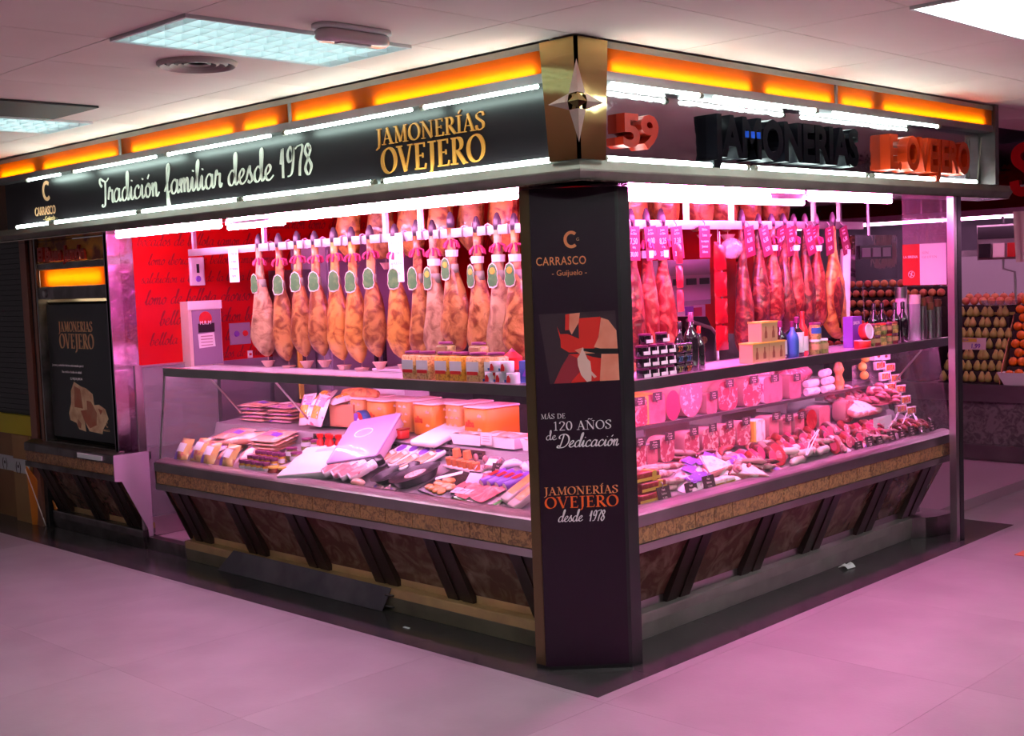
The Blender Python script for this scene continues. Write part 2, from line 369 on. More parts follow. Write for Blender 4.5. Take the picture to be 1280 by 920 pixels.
def script(b, txt, h, mx, xs=1.0, depth=.002, T=.17, t=.07, slant=0.0):
    x = 0
    for ch in txt:
        adv, st = SCR[ch]
        for i, pts in enumerate(st):
            q = [((x+px)*h*xs + slant*py*h, py*h) for px, py in smoothp(pts, 4)]
            stroke(b, q, mx, None, T=T*h, t=t*h, depth=depth, phi=20, lift=i*.00025)
        x += adv
    return x*h*xs
def script_w(txt, h, xs=1.0): return sum(SCR[c][0] for c in txt)*h*xs
# ================================================================= FLOOR
fl = struct('floor')
B().box(-9, 6.5, -9, 10, -.06, -.012).build('grout_bed', 'grout', fl)
tile_me = None
for i in range(-9, 7):
    for j in range(-6, 11):
        x0, y0 = 1.08 + 1.02*(i-1), .99 + 1.02*(j-1)
        x1, y1 = x0 + 1.019, y0 + 1.019
        if x0 > 3.6 or y0 < -5.2: continue
        if x1 < -6.4 and y0 < -1: continue
        # the stall's dark plinth stands on x<0, y>0: keep the vinyl clear of the slabs
        if x1 <= 0.02 and y0 >= 0 and y1 <= 4.09: continue
        boxes = [(x0, x1, y0, y1)]
        if x0 < 0 and y1 > 0 and y0 < 4.083:
            boxes = []
            if x1 > 0: boxes.append((0, x1, y0, y1))
            if y0 < 0: boxes.append((x0, min(0, x1), y0, 0))
            if y1 > 4.083: boxes.append((x0, min(0, x1), 4.083, y1))
        if len(boxes) > 1:
            b = B()
            for (a, c, d, e) in boxes: b.box(a, c, d, e, -.012, 0)
            b.build('floor_tile', 'floor', fl)
        else:
            for (a, c, d, e) in boxes:
                if c - a > .01 and e - d > .01: B().box(a, c, d, e, -.012, 0).build('floor_tile', 'floor', fl)
bl = struct('trim_1')
g_ = .002
B().box(-.355, -g_, g_, .355, -.012, .001).build('border_slab', 'slab', bl)
for k in range(8): B().box(-.355-.8*(k+1), -.357-.8*k, g_, .56, -.012, .001).build('border_slab', 'slab', bl)
for k in range(5):
    y0 = .357 + .745*k; B().box(-.56, -g_, y0, y0+.743, -.012, .001).build('border_slab', 'slab', bl)
# ================================================================= CEILING
CZ = 2.628
ce = struct('ceiling')
B().box(-10, 7, -9, 11, CZ+.10, CZ+.13).build('ceiling_backing', 'grout', ce)
lamps_at = {(-4, -2), (-8, -2), (0, 0)}
lamps = []
for i in range(-13, 6):
    for j in range(-5, 7):
        x0 = .50 + .53*(i+1); y0 = .68 + 1.02*j      # i index: x0=-.03 at i=-2
        x1, y1 = x0+.526, y0+1.015
        if x1 < -.3 and y0 > .3: continue
        if (round((x0-1.03)/.53), j) in {(0, 0), (-4, -2), (-9, -2), (0, -4), (3, -3), (-5, -4), (3, 1)}:  # lamps outside the view are added to light the hall and pillar
            lamps.append((x0, y0)); continue
        if abs(x0+2.68) < .05 and j == -2 or abs(x0+3.21) < .05 and j == -2: pass
        B().box(x0, x1, y0, y1, CZ, CZ+.02).build('ceiling_tile', 'tile', ce)
def ceiling_lamp(x0, y0, label, lit=True, lou=True):
    w, l = .526, 1.015; LH = .05 if 'vent' in label or 'hatch' in label else .001
    t = thing('ceiling_lamp', label, 'lamp', (x0+w/2, y0+l/2, CZ))
    hw, hl = w/2, l/2
    b = B()
    b.box(-hw, hw, -hl, -hl+.012, -.012, .08).box(-hw, hw, hl-.012, hl, -.012, .08).box(-hw, -hw+.012, -hl+.012, hl-.012, -.012, .08).box(hw-.012, hw, -hl+.012, hl-.012, -.012, .08)
    b.box(-hw, hw, -hl, hl, .08, .09); b.build('lamp_housing', 'lampbody', t)
    for k in range(4):
        x = -hw + w*(k+.5)/4
        if k in ((0, 1, 2, 3) if lit else ()):
            B().tube([(x, -hl+.05, LH*.7+.012), (x, hl-.05, LH*.7+.012)], .011, 6).build('lamp_tube', 'tube_h2' if LH > .01 else 'tube_h', t)
    if lou:
        b = B()
        for k in range(5):     # long V reflectors
            x = -hw + .012 + (w-.024)*k/4
            b.prism([(x-.0025, -hl+.012, -.008), (x+.0025, -hl+.012, -.008), (x+.0015, -hl+.012, LH), (x-.0015, -hl+.012, LH)], (0, l-.024, 0))
        for j in range(1, 14):
            y = -hl + l*j/14
            for k in range(4):
                xa = -hw + .012 + (w-.024)*k/4 + .006; xb = -hw + .012 + (w-.024)*(k+1)/4 - .006
                b.prism([(xa, y-.002, -.006), (xa, y+.002, -.006), (xa, y+.0015, LH-.002), (xa, y-.0015, LH-.002)], (xb-xa, 0, 0))
        o = b.build('louvre_grid', 'louver', t); tag(o, kind='stuff')
    return t
names = {0: 'recessed ceiling lamp with louvre grid '}
for (x0, y0) in lamps:
    key = (round((x0-1.03)/.53), round((y0-.68)/1.02))
    lab = {(0, 0): 'bright louvred ceiling lamp over the aisle, at the upper right corner', (-4, -2): 'louvred silver ceiling lamp beside the round air vent',
           (-9, -2): 'louvred ceiling lamp at the far left, beside the dark open hatch'}.get(key, 'unseen ceiling lamp added over the aisle %s' % ('left of the viewer' if x0 < 0 else 'behind the viewer') )
    if key == (0, -4): lab = 'unseen ceiling lamp added above the viewer'
    if key == (3, -3): lab = 'unseen ceiling lamp added to the right of the viewer'
    if key == (3, 1): lab = 'unseen ceiling lamp added far to the right of the stall'
    if key == (-5, -4): lab = 'unseen ceiling lamp added over the left aisle'
    ceiling_lamp(x0, y0, lab)
# open hatch: a flat dark sheet paints the shade of its recess
t = thing('ceiling_hatch', 'dark rectangular hatch hanging open in ceiling at the far left', 'hatch', (-2.90, -.86, CZ))
B().box(-.25, .25, -.26, .26, -.012, -.002).build('hatch_shade_sheet', 'dark', t)
# round vent
t = thing('air_vent', 'round ceiling air diffuser of concentric rings', 'vent', (-1.355, -.83, CZ))
for k, r in enumerate((.165, .125, .09, .055)):
    B().lathe([(r, 0), (r, -.006), (r-.012, -.018+.004*k), (r-.024, -.010+.006*k), (r-.028, .0)], 28).build('vent_ring', mat('vent_tone%d' % k, (.42-.06*k, .34-.05*k, .32-.05*k), .5), t, smooth=True)  # rings get darker towards the centre
B().lathe([(.16, -.001), (.0001, -.001)], 24).build('vent_throat', 'dark', t)
# emergency light
t = thing('emergency_light', 'white oval emergency light fixed to the ceiling behind the lamp', 'light', (-.43, -.75, CZ))
B().rbox(-.055, .055, -.17, .17, -.018, 0, .05).build('base', 'white', t, smooth=True)
B().rbox(-.048, .048, -.16, .16, -.058, -.018, .045).build('diffuser', mat('clear_diffuser', (.72, .62, .62), .2, coat=.5), t, smooth=True)
B().box(-.02, .02, -.07, .07, -.064, -.058).build('lens', mat('lens_pale', (.85, .8, .78), .15), t)

# ================================================================= STALL CANOPY / FASCIA
def fascia(side, s_end, label, divs, bt, tt, lt, panelmat):
    t = thing('sign_fascia', label, 'sign', P(side, 0, 0, 2.06))
    O = P(side, 0, 0, 2.06)
    def bd(b, n, m, par=t, **k): return b.build(n, m, par, org=O, **k)
    # ledge with lip
    s0 = 0.0
    prof = [(.03, 2.145), (.0, 2.106), (.0, 2.099), (.022, 2.066), (.21, 2.066), (.21, 2.145)]
    a = P(side, 0, 0, 0)
    # mitred start at the corner
    b = B(); n = len(prof)
    vs = [P(side, d, d, z) for d, z in prof] + [P(side, s_end+.2, d, z) for d, z in prof]
    b.add(vs, [tuple(range(n)), tuple(range(2*n-1, n-1, -1))] + [(i, (i+1) % n, n+(i+1) % n, n+i) for i in range(n)])
    bd(b, 'canopy_ledge', 'ledge')
    b = B(); sbox(b, side, .012, s_end+.19, .0005+.012, .21, 2.060, 2.0655)
    bd(b, 'soffit_strip', 'soffit')
    # top frame, lower steel strip, box behind
    b = B(); sbox(b, side, .19, s_end, .018, .035, 2.592, 2.618); bd(b, 'top_frame', 'alu')
    b = B(); sbox(b, side, .19, s_end, .018, .10, 2.462, 2.500); bd(b, 'lower_frame', 'steel')
    b = B(); sbox(b, side, .03, s_end, .14, .16, 2.145, CZ); sbox(b, side, .19, s_end, .035, .14, 2.60, 2.615); bd(b, 'box_back', 'steel_dk')
    for k, dv in enumerate(divs[1:-1]):
        b = B(); sbox(b, side, dv-.008, dv+.008, .012, .03, 2.500, 2.592); bd(b, 'divider', 'alu')
    for a0, a1 in zip(divs[:-1], divs[1:]):
        b = B(); sbox(b, side, a0+.008, a1-.008, .022, .026, 2.500, 2.592); bd(b, 'orange_panel', 'orange_ac')
    for a0, a1 in bt:
        b = B(); b.tube([P(side, a0, .044, 2.514), P(side, a1, .044, 2.514)], .009, 6); bd(b, 'backlight_tube', 'tube_b')
    # sign board
    b = B(); sbox(b, side, .172, s_end-.06, .100, .112, 2.145, 2.462); bd(b, 'sign_board', panelmat)
    for (a0, a1) in tt:
        b = B().tube([P(side, max(.215, a0-.04), .006, 2.449), P(side, a1-.04, .006, 2.449)], .0085, 8); bd(b, 'upper_tube', 'tube_c')
        b = B(); b.tube([P(side, a1-.04, .006, 2.449), P(side, a1-.015, .006, 2.449)], .014, 8); bd(b, 'tube_socket', 'alu')
    for (a0, a1) in lt:
        b = B().tube([P(side, a0, .060, 2.158), P(side, a1, .060, 2.158)], .0125, 8); bd(b, 'lower_tube', 'tube_c')
        bd(B().tube([P(side, a0-.025, .060, 2.158), P(side, a0, .060, 2.158)], .014, 8), 'tube_socket', 'alu'); bd(B().tube([P(side, a1, .060, 2.158), P(side, a1+.025, .060, 2.158)], .014, 8), 'tube_socket', 'alu')
    return t, O
FL, OL = fascia('L', 5.45, 'long black illuminated fascia sign on the left side with cream and orange lettering', [.19, 1.90, 3.60, 5.38],
    [(.24, 1.24), (1.42, 1.86), (2.02, 2.30), (2.42, 3.46), (3.66, 4.60), (4.76, 5.25)],
    [(.19, .93), (1.02, 1.96), (2.10, 3.08), (3.22, 4.20), (4.40, 4.85)], [(.20, 1.24), (1.34, 2.39), (2.46, 3.45), (3.52, 4.57), (4.66, 5.14)], 'black')
FR, OR = fascia('R', 3.90, 'mirrored illuminated fascia sign on the right side with block letters and number 59', [.19, 1.99, 3.86],
    [(.24, 1.22), (1.36, 1.94), (2.06, 2.36), (2.50, 3.74)],
    [(.18, .84), (.96, 1.80), (1.98, 3.12)], [(.23, 1.23), (1.32, 2.34), (2.44, 3.70)], 'mirror')
# raised support box beneath the first right-hand tube
# lettering left
def fit_s(fn, wfn, b, txt, h, width, mx, **k): fn(b, txt, h, mx, xs=width/wfn(txt, h), **k)
b = B(); fit_s(script, script_w, b, 'Tradición familiar desde 1978', .078, 2.19, face_mx('L', 4.03, .100, 2.243), depth=.004, T=.23, t=.085)
b.build('script_lettering', 'cream', FL, org=OL)
b = B(); fit_s(roman, roman_w, b, 'JAMONERÍAS', .076, .735, face_mx('L', 1.345, .100, 2.330), depth=.006, weight=1.15); b.build('name_lettering', 'oletter', FL, org=OL)
b = B(); fit_s(roman, roman_w, b, 'OVEJERO', .118, .70, face_mx('L', 1.315, .100, 2.196), depth=.006, weight=1.15); b.build('name_lettering', 'oletter', FL, org=OL)
mx = face_mx('L', 4.95, .100, 2.222)
b = B(); stroke(b, [(x*.05, y*.05) for x, y in arc(2.9+1, 3.1, 1.0, 1.1, 50, 310, 18)], mx, .022, depth=.003)
text(b, 'CARRASCO', .058, mx, .003, xs=.78*.94, bold=.01); b.build('maker_lettering', 'copper', FL, org=OL)
b = B(); text(b, '- Guijuelo -', .032, face_mx('L', 4.83, .100, 2.182), .003, xs=1.0); b.build('maker_lettering', 'golden', FL, org=OL)
# lettering right: deep block letters
def block(txt, x0, width, z0, h, depth, m, name='block_letter', bold=.035, s0d=.10, lab=None):
    b0 = B(); text(b0, txt, h, Matrix.Identity(4)); w0 = max(v[0] for v in b0.v)
    xs = width/w0; x = 0
    # lay letters one by one, each its own piece
    adv = []
    for i in range(len(txt)):
        q = B(); text(q, txt[:i+1], h, Matrix.Identity(4)); adv.append(max(v[0] for v in q.v) if txt[i] != ' ' else (adv[-1] if adv else 0))
    for i, ch in enumerate(txt):
        if ch == ' ': continue
        q = B(); text(q, ch, h, Matrix.Identity(4)); cw = max(v[0] for v in q.v)
        start = adv[i] - cw
        mxx = face_mx('R', x0 + start*xs, s0d, z0)
        b = B(); text(b, ch, h, mxx, depth, xs=xs, bold=bold)
        o = b.build(name, m, FR, org=OR)
        if lab: tag(o, lab % ch)
M['blockblk'] = mat('black_block_letter', (.003, .0025, .005), .3, spec=.12)
M['blockor'] = mat('orange_red_acrylic', (.46, .028, .003), .35, spec=.3)
M['blockred'] = mat('red_orange_acrylic', (.42, .015, .004), .3)
block('JAMONERIAS', .975, 1.27, 2.205, .185, .060, M['blockblk'], bold=.05, lab=None)
block('E. OVEJERO', 2.585, .99, 2.205, .185, .060, M['blockor'], bold=.045)
block('59', .335, .235, 2.218, .135, .045, M['blockred'], name='number', bold=.045)
for k in range(3):
    b = B(); sbox(b, 'R', 1.205+k*.048, 1.235+k*.048, .0385, .0399, 2.292, 2.322); b.build('blue_reflector', mat('blue_reflector', (.01, .08, .55), .2), FR, org=OR)
b = B(); sbox(b, 'R', 3.858, 3.91, .004, .14, 2.145, 2.625); b.build('end_post', 'steel_dk', FR, org=OR)
b = B(); b.tube([P('R', 3.79, .06, 2.43), P('R', 3.76, .075, 2.16)], .005, 6); b.build('cable', 'alu', FR, org=OR)

# gold corner piece with star
t = thing('corner_ornament', 'polished gold corner cladding with a four-pointed metal star', 'ornament', (0, 0, 2.145))
O = (0, 0, 2.145)
for side, nm in (('L', 'corner_plate'), ('R', 'corner_plate')):
    b = B(); pts = [P(side, .012, .012, 2.146), P(side, .172, .012, 2.146), P(side, .205, .012, 2.618), P(side, .012, .012, 2.618)]
    b.prism(pts, Vector(P(side, 0, .012, 0))); b.build(nm, 'brass', t, org=O)
b = B()
for side in 'LR':
    c = P(side, .010, .010, 2.368); r = -.022
    top = P(side, .006, .006, 2.528); bot = P(side, .006, .006, 2.208)
    arm = P(side, .165, .009, 2.370)
    iu = P(side, .050, .004, 2.400); idn = P(side, .050, .004, 2.336)
    c0 = P(side, -.006, -.006, 2.400); c1 = P(side, -.006, -.006, 2.336)
    back = lambda p: tuple(Vector(p) + Vector(P(side, 0, .012, 0)))
    m0 = P(side, .050, -.004, 2.368)
    b.add([top, c0, iu, back(iu)], [(0, 1, 2), (0, 2, 3)])
    b.add([bot, c1, idn, back(idn)], [(0, 2, 1), (0, 3, 2)])
    b.add([arm, iu, m0, idn], [(0, 1, 2), (0, 2, 3)])
b.build('star', 'star', t, org=O)
b = B()
for side in 'LR':
    a = P(side, -.012, -.012, 2.368); c0 = P(side, -.006, -.006, 2.400); c1 = P(side, -.006, -.006, 2.336); m0 = P(side, .050, -.004, 2.368)
    b.add([a, c0, m0], [(0, 1, 2)]); b.add([a, m0, c1], [(0, 1, 2)])
b.build('star_centre', 'brass', t, org=O)

# ================================================================= CORNER PILLAR
t = thing('corner_pillar', 'dark aubergine advertising pillar at the stall corner with photo print and lettering', 'pillar', (-.3, .3, 0)); O = (-.3, .3, 0)
poly = [(-.455, .13), (-.385, .13), (-.13, .385), (-.13, .455), (-.24, .455), (-.455, .24)]
b = B().prism([(x, y, .001) for x, y in poly], (0, 0, 2.058)); b.build('column', 'blackpl', t, org=O)
q2 = 2**.5
def pil(u, z, n=.0): return (-.385 + u/q2 + n/q2, .13 + u/q2 - n/q2, z)
b = B().prism([pil(-.012, .02), pil(.345, .02), pil(.345, 2.055), pil(-.012, 2.055)], Vector((1, -1, 0)).normalized()*.006); b.build('advert_panel', 'pillar', t, org=O)
b = B().box(-.456, -.400, .1255, .1295, .02, 2.055); b.build('edge_trim', mat('bronze_edge', (.16, .10, .05), .35, .7), t, org=O)
PF = (Vector((1, 1, 0)).normalized(), Vector((0, 0, 1)), Vector((1, -1, 0)).normalized())
def pmx(u, z, n=.0062): p = pil(u, z, n); m = face_mx(PF, *p); return m
mo = 'oletter2'
b = B(); stroke(b, arc(.158, 1.842, .026, .030, 48, 312, 18), pmx(0, 0), .013, depth=.0015)
text(b, 'CARRASCO', .036, pmx(.006, 1.738), .0015, xs=.78, bold=.012, space=1.08)
b.build('maker_lettering', 'oletter2', t, org=O)
b = B(); text(b, 'G', .014, pmx(.178, 1.836), .0015); b.build('maker_lettering', 'copper', t, org=O)
b = B(); text(b, '- Guijuelo -', .024, pmx(.071, 1.693), .0015, xs=.98); b.build('maker_lettering', 'oletter2', t, org=O)
M['palepr'] = mat('pale_print', (.92, .82, .86), .5)
b = B(); fit_s(roman, roman_w, b, 'MÁS DE', .021, .105, pmx(.003, 1.090), depth=.0012)
fit_s(roman, roman_w, b, '120 AÑOS', .038, .25, pmx(.053, 1.039), depth=.0012)
fit_s(script, script_w, b, 'de', .019, .045, pmx(.022, 1.000), depth=.0012, T=.2, t=.1)
fit_s(script, script_w, b, 'Dedicación', .028, .262, pmx(.066, .966), depth=.0012, T=.24, t=.11, slant=.25)
fit_s(script, script_w, b, 'desde', .024, .105, pmx(.060, .647), depth=.0012, T=.24, t=.11, slant=.2)
fit_s(script, script_w, b, '1978', .024, .066, pmx(.192, .645), depth=.0012, T=.24, t=.11, slant=.2)
b.build('slogan_lettering', 'palepr', t, org=O)
b = B(); fit_s(roman, roman_w, b, 'JAMONERÍAS', .034, .318, pmx(.004, .763), depth=.0012, weight=1.2); b.build('name_lettering', 'oletter2', t, org=O)
b = B(); fit_s(roman, roman_w, b, 'OVEJERO', .049, .318, pmx(.005, .706), depth=.0012, weight=1.25); b.build('name_lettering', mat('red_orange_print', (1.0, .13, .02), .4), t, org=O)
# photo print: flat shapes cut on the poster, u 0..0.335, z 1.24..1.535
M['ph_bg'] = mat('photo_dark', (.035, .008, .02), .45); M['ph_red'] = mat('photo_red', (.80, .015, .010), .45)
M['ph_sal'] = mat('photo_salmon', (.95, .32, .22), .45, noise=(9, (.85, .20, .12), .4, .7)); M['ph_dr'] = mat('photo_dark_red', (.32, .012, .03), .45)
M['ph_pale'] = mat('photo_pale', (.95, .58, .52), .45)
def pposter(name, m, polys, n):
    b = B()
    for k, pl in enumerate(polys): b.prism([pil(u, z, n) for u, z in pl], Vector((1, -1, 0)).normalized()*(.0006+.0001*k))
    return b.build(name, m, t, org=O)
def U(pts, ox=105, oy=100, w=935, h=780): return [(.022+ (x-ox)/w*.318, 1.533 - (y-oy)/h*.292) for x, y in pts]
pposter('photo_print', 'ph_bg', [U([(70,100),(1020,85),(1045,875),(180,890)])], .006)
pposter('photo_red_area', 'ph_red', [U([(560,160),(830,150),(850,200),(760,500),(560,540),(430,540),(330,480),(330,400),(290,240),(330,330),(420,330),(560,390)]), U([(420,560),(600,560),(720,600),(830,620),(800,870),(440,885),(560,700)]), U([(400,110),(470,105),(470,280),(390,290)])], .0066)
pposter('photo_dark_area', 'ph_dr', [U([(430,560),(560,620),(560,760),(430,885),(230,885),(330,700)])], .0068)
pposter('photo_salmon_area', 'ph_sal', [U([(840,160),(930,190),(1025,310),(1035,520),(830,510),(740,490),(800,380)]), U([(830,570),(1040,575),(1045,872),(800,875)]), U([(450,105),(580,97),(560,210),(470,340),(440,280)]), U([(500,515),(600,490),(750,560),(560,560)])], .0074)
pposter('photo_fat', 'ph_pale', [U([(600,485),(655,620),(690,650),(700,760),(765,825),(730,840),(700,800),(695,870),(640,880),(570,800),(535,690),(530,610),(560,570)])], .0080)
pposter('photo_knife', 'blackpl', [U([(610,500),(1035,515),(1035,560),(760,560),(610,530)])], .0080)

# ================================================================= COUNTERS
def counter(side, s0, s1, label, battens, tiles_n, dark=False, glass=True):
    O = P(side, s0, .15, 0)
    t = thing('display_counter', label, 'counter', O)
    def bd(fnargs, n, m, **k):
        b = B()
        for a in fnargs:
            if isinstance(a[0], (list,)): ext(b, side, *a)
            else: sbox(b, side, *a)
        return b.build(n, m, t, org=O, **k)
    st = 'steel_dk' if dark else 'steel'
    bd([([(.150, .590), (.150, .640), (.158, .648), (.215, .664), (.235, .664), (.235, .590)], s0, s1)], 'ledge', st)
    bd([(s0, s1, .168, .235, .512, .590)], 'band_backing', 'dark')
    bd([([(.150, .476), (.150, .512), (.235, .512), (.235, .476)], s0, s1)], 'lower_rail', st)
    w = (s1-s0)/tiles_n
    base = None
    for k in range(tiles_n):
        a = s0 + k*w
        b = B(); sbox(b, side, a+.002, a+w-.002, .158, .1675, .514, .588)
        b.build('band_tile', 'battile', t, org=O)
    # marble slanting inwards, panels between battens
    def slant(d): return .475 - (d-.215)/(.385-.215)*.31
    edges = [s0] + [x for c in battens for x in (c-.085, c+.085)] + [s1]
    for a0, a1 in zip(edges[::2], edges[1::2]):
        if a1 - a0 > .02: bd([([(.215, .476), (.385, .165), (.40, .165), (.235, .476)], a0, a1)], 'marble_panel', 'marble')
    for c in battens:
        bd([([(.205, .476), (.363, .128), (.40, .128), (.235, .476)], c-.09, c-.015), ([(.205, .476), (.363, .128), (.40, .128), (.235, .476)], c+.015, c+.09), ([(.212, .476), (.372, .128), (.40, .128), (.235, .476)], c-.015, c+.015)], 'batten', 'batten')
    bd([(s0, s1, .385, .42, .12, .166)], 'upper_sill', 'golden' if side == 'L' else 'steel')
    bd([([(.330, .118), (.332, .125), (.42, .130), (.42, .10), (.352, .088), (.330, .078)], s0, s1)], 'kick_ledge', 'golden' if side == 'L' and not dark else ('steel_dk' if dark else 'kick'))
    bd([([(.338, .002), (.330, .078), (.352, .088), (.42, .088), (.42, .002)], s0, s1)], 'kick_plate', 'steel_dk' if dark else ('kick_l' if side == 'L' else 'kick'))
    if dark: return t, O, bd
    c0 = s0 if side == 'L' else 1.01
    bd([(c0, s1, .42, 1.0, .002, .60), (s0, s1, .235, .41, .480, .62)], 'cabinet_body', 'dark')
    bd([([(.235, .640), (.58, .765), (.58, .745), (.235, .620)], s0, s1), ([(.58, .76), (.60, .84), (1.0, .87), (1.0, .60), (.58, .60)], c0, s1)], 'display_deck', 'deck')
    bd([([(.180, .660), (.252, 1.192), (.2525, 1.192), (.1805, .660)], s0+.02, s1-.03)], 'front_glass', 'glass')
    e1 = s1 if side == 'L' else 3.80
    bd([([(.245, 1.166), (.245, 1.216), (.285, 1.216), (.285, 1.186), (.250, 1.186), (.250, 1.166)], s0, e1)], 'top_rail', st)
    bd([(s0+.05, s1-.03, .256, .272, 1.172, 1.184)], 'added_case_strip', 'tube_s' if side == 'L' else 'tube_sr')  # unseen strip added under the rail to brighten the case
    bd([([(.285, 1.200), (.60, 1.200), (.60, 1.208), (.285, 1.208)], s0, e1)], 'top_shelf', 'shelfglass')
    bd([(s0, e1, .60, .612, 1.190, 1.212)], 'shelf_edge', 'steel')
    for s in ((3.24, 2.57) if side == 'L' else (3.50,)):
        b = B().tube([P(side, s, .29, 1.185), P(side, s, .52, .93)], .006, 6); b.build('strut', 'steel', t, org=O)
    return t, O, bd
CL, CLO, bdL = counter('L', .48, 3.66, 'glass-fronted deli counter on the left, marble base and brass sill', [.60, 1.18, 1.74, 2.32, 2.91, 3.50], 16)
CR, CRO, bdR = counter('R', .46, 3.58, 'glass-fronted meat counter on the right, marble base and steel kick plate', [1.03, 1.65, 2.24, 2.83, 3.38], 21)
# left end of left counter: glass side and slanted cheek
bdL([([(.180, .66), (.252, 1.19), (1.0, 1.19), (1.0, .66)], 3.640, 3.6405)], 'side_glass', 'glass')
bdL([([(.15, .64), (.16, .476), (.205, .476), (.37, .13), (.40, .13), (.40, .60), (.24, .62)], 3.655, 3.668)], 'end_cheek', 'batten')
b = B().tube([P('L', 3.645, .182, .66), P('L', 3.645, .250, 1.19)], .007, 6); b.build('corner_bead', 'steel_dk', CL, org=CLO)
bdL([([(.335, .002), (.335, .12), (.42, .12), (.42, .002)], 3.66, 3.675)], 'kick_end', 'steel_dk')
# right end: post and curved mirror kick end
bdR([([(.180, .66), (.252, 1.19), (1.0, 1.19), (1.0, .66)], 3.575, 3.5755)], 'side_glass', 'glass')
b = B(); b.prism([P('R', s, d, .002) for s, d in ((3.36, .335), (3.42, .27), (3.50, .23), (3.62, .21), (3.70, .21), (3.70, .60), (3.36, .60))], (0, 0, .125)); b.build('curved_kick_end', 'steel_dk', CR, org=CRO)
t = thing('corner_post', 'tall slim steel and black post at the right end of the stall', 'post', (-.09, 3.45, 0)); O = (-.09, 3.45, 0)
B().box(-.11, -.068, 3.415, 3.455, .002, 2.062).build('steel_profile', 'steel', t, org=O)
B().box(-.108, -.066, 3.457, 3.510, .002, 2.062).build('black_profile', 'blackpl', t, org=O)

# ================================================================= LEFT KIOSK
KT, KO, bdK = counter('L', 4.18, 5.48, 'dark closed counter at the far left below the shutter, marble base', [4.36, 4.82, 5.34], 10, dark=True)
KT.name = 'poster_counter'
bdK([(4.18, 5.48, .235, .42, .59, .64)], 'counter_top', 'steel_dk')
b = B(); b.prism([P('L', 4.178, d, z) for d, z in [(.15, .645), (.15, .476), (.200, .470), (.365, .13), (.37, .072), (.40, .072), (.40, .645)]], Vector((.006, 0, 0)))
b.build('side_sheet', mat('pink_lit_sheet', (.50, .34, .46), .45, .2), KT, org=KO)  # steel sheet, the pink lamplight is put into its colour
t = thing('shutter_window', 'closed black shutter window with ham poster, orange light box and red sign letters above', 'shutter', (-4.75, .24, .64)); O = (-4.75, .24, .64)
B().box(-5.26, -4.205, .30, .33, .66, 2.06).build('window_back', 'blackpl', t, org=O)
for x0, x1, m in ((-5.30, -5.262, 'bronze'), (-5.245, -5.225, 'steel_dk'), (-4.235, -4.205, 'steel_dk')):
    B().box(x0, x1, .205, .30, .645, 2.06).build('frame', mat('bronze_frame', (.28, .13, .09), .35, .7) if m == 'bronze' else m, t, org=O)
B().box(-5.225, -4.235, .215, .23, 1.865, 1.905).build('cross_bar', 'steel_dk', t, org=O)
B().box(-5.225, -4.235, .215, .23, 1.66, 1.742).build('cross_bar', 'steel_dk', t, org=O)
B().box(-5.215, -4.245, .228, .232, 1.745, 1.862).build('orange_light_panel', 'orange_ac', t, org=O)
B().tube([(-5.10, .262, 1.80), (-4.34, .262, 1.80)], .009, 6).build('backlight_tube', 'tube_b', t, org=O)
B().box(-5.22, -4.24, .29, .295, 1.745, 1.862).build('light_box_back', 'white', t, org=O)
for k in range(26):
    z = .67 + k*.038
    B().add([(-5.22, .282, z), (-4.24, .282, z), (-4.24, .268, z+.018), (-5.22, .268, z+.018), (-5.22, .282, z+.036), (-4.24, .282, z+.036)], [(0,1,2,3),(3,2,5,4)]).build('shutter_slat', 'blackpl', t, org=O)
tt_ = B().box(-5.20, -4.30, .250, .254, .70, 1.62).build('poster', mat('poster_black', (.020, .020, .024), .35), t, org=O)
mk = lambda x, z: face_mx('L', -x, .2495, z)
b = B(); fit_s(roman, roman_w, b, 'JAMONERIAS', .068, .49, mk(-5.03, 1.435), depth=.001, weight=1.3)
fit_s(roman, roman_w, b, 'OVEJERO', .10, .50, mk(-5.03, 1.320), depth=.001, weight=1.3); b.build('poster_lettering', 'copper', t, org=O)
b = B()
for (x, z, s) in ((-5.16, 1.195, 'Jamones y embutidos ibericos seleccionados para ti'), (-5.02, 1.150, 'Una tradicion familiar de calidad'), (-4.90, 1.105, 'EL MEJOR JAMON')): text(b, s, .017, mk(x, z), .001, xs=.95)
b.build('poster_small_print', 'palepr', t, org=O)
def kp(pts): return [(-5.20 + (x-130)/(880-130)*.90*1.0, .249, .70 + (850-y)/(850-80)*.40) for x, y in pts]
def kposter(name, m, polys, y):
    b = B()
    for k, pl in enumerate(polys): b.prism([(p[0], y, p[2]) for p in kp(pl)], (0, -.0005-.0001*k, 0))
    b.build(name, m, t, org=O)
kposter('poster_ham_fat', mat('ham_fat_print', (.90, .62, .38), .5, noise=(12, (.65, .32, .18), .4, .7)), [[(420,95),(500,150),(560,170),(635,240),(645,380),(700,370),(770,420),(800,540),(730,690),(720,745),(570,730),(520,600),(530,740),(450,720),(420,640),(345,610),(335,520),(370,380),(375,220)]], .2494)
kposter('poster_ham_lean', mat('ham_lean_print', (.50, .13, .07), .5, noise=(10, (.5, .2, .12), .4, .7)), [[(420,150),(490,190),(510,440),(410,430)], [(560,330),(610,340),(670,480),(660,640),(580,690),(520,600),(480,470),(560,450)], [(440,580),(480,640),(470,710),(430,680)], [(690,420),(740,440),(715,500)]], .2486)
b = B(); stroke(b, arc(-4.42, .82, .014, .016, 50, 310, 10), face_mx('L', 0, .2495, 0), .006, depth=.001); text(b, 'CARRASCO', .014, mk(-4.49, .775), .001); b.build('poster_small_print', 'copper', t, org=O)
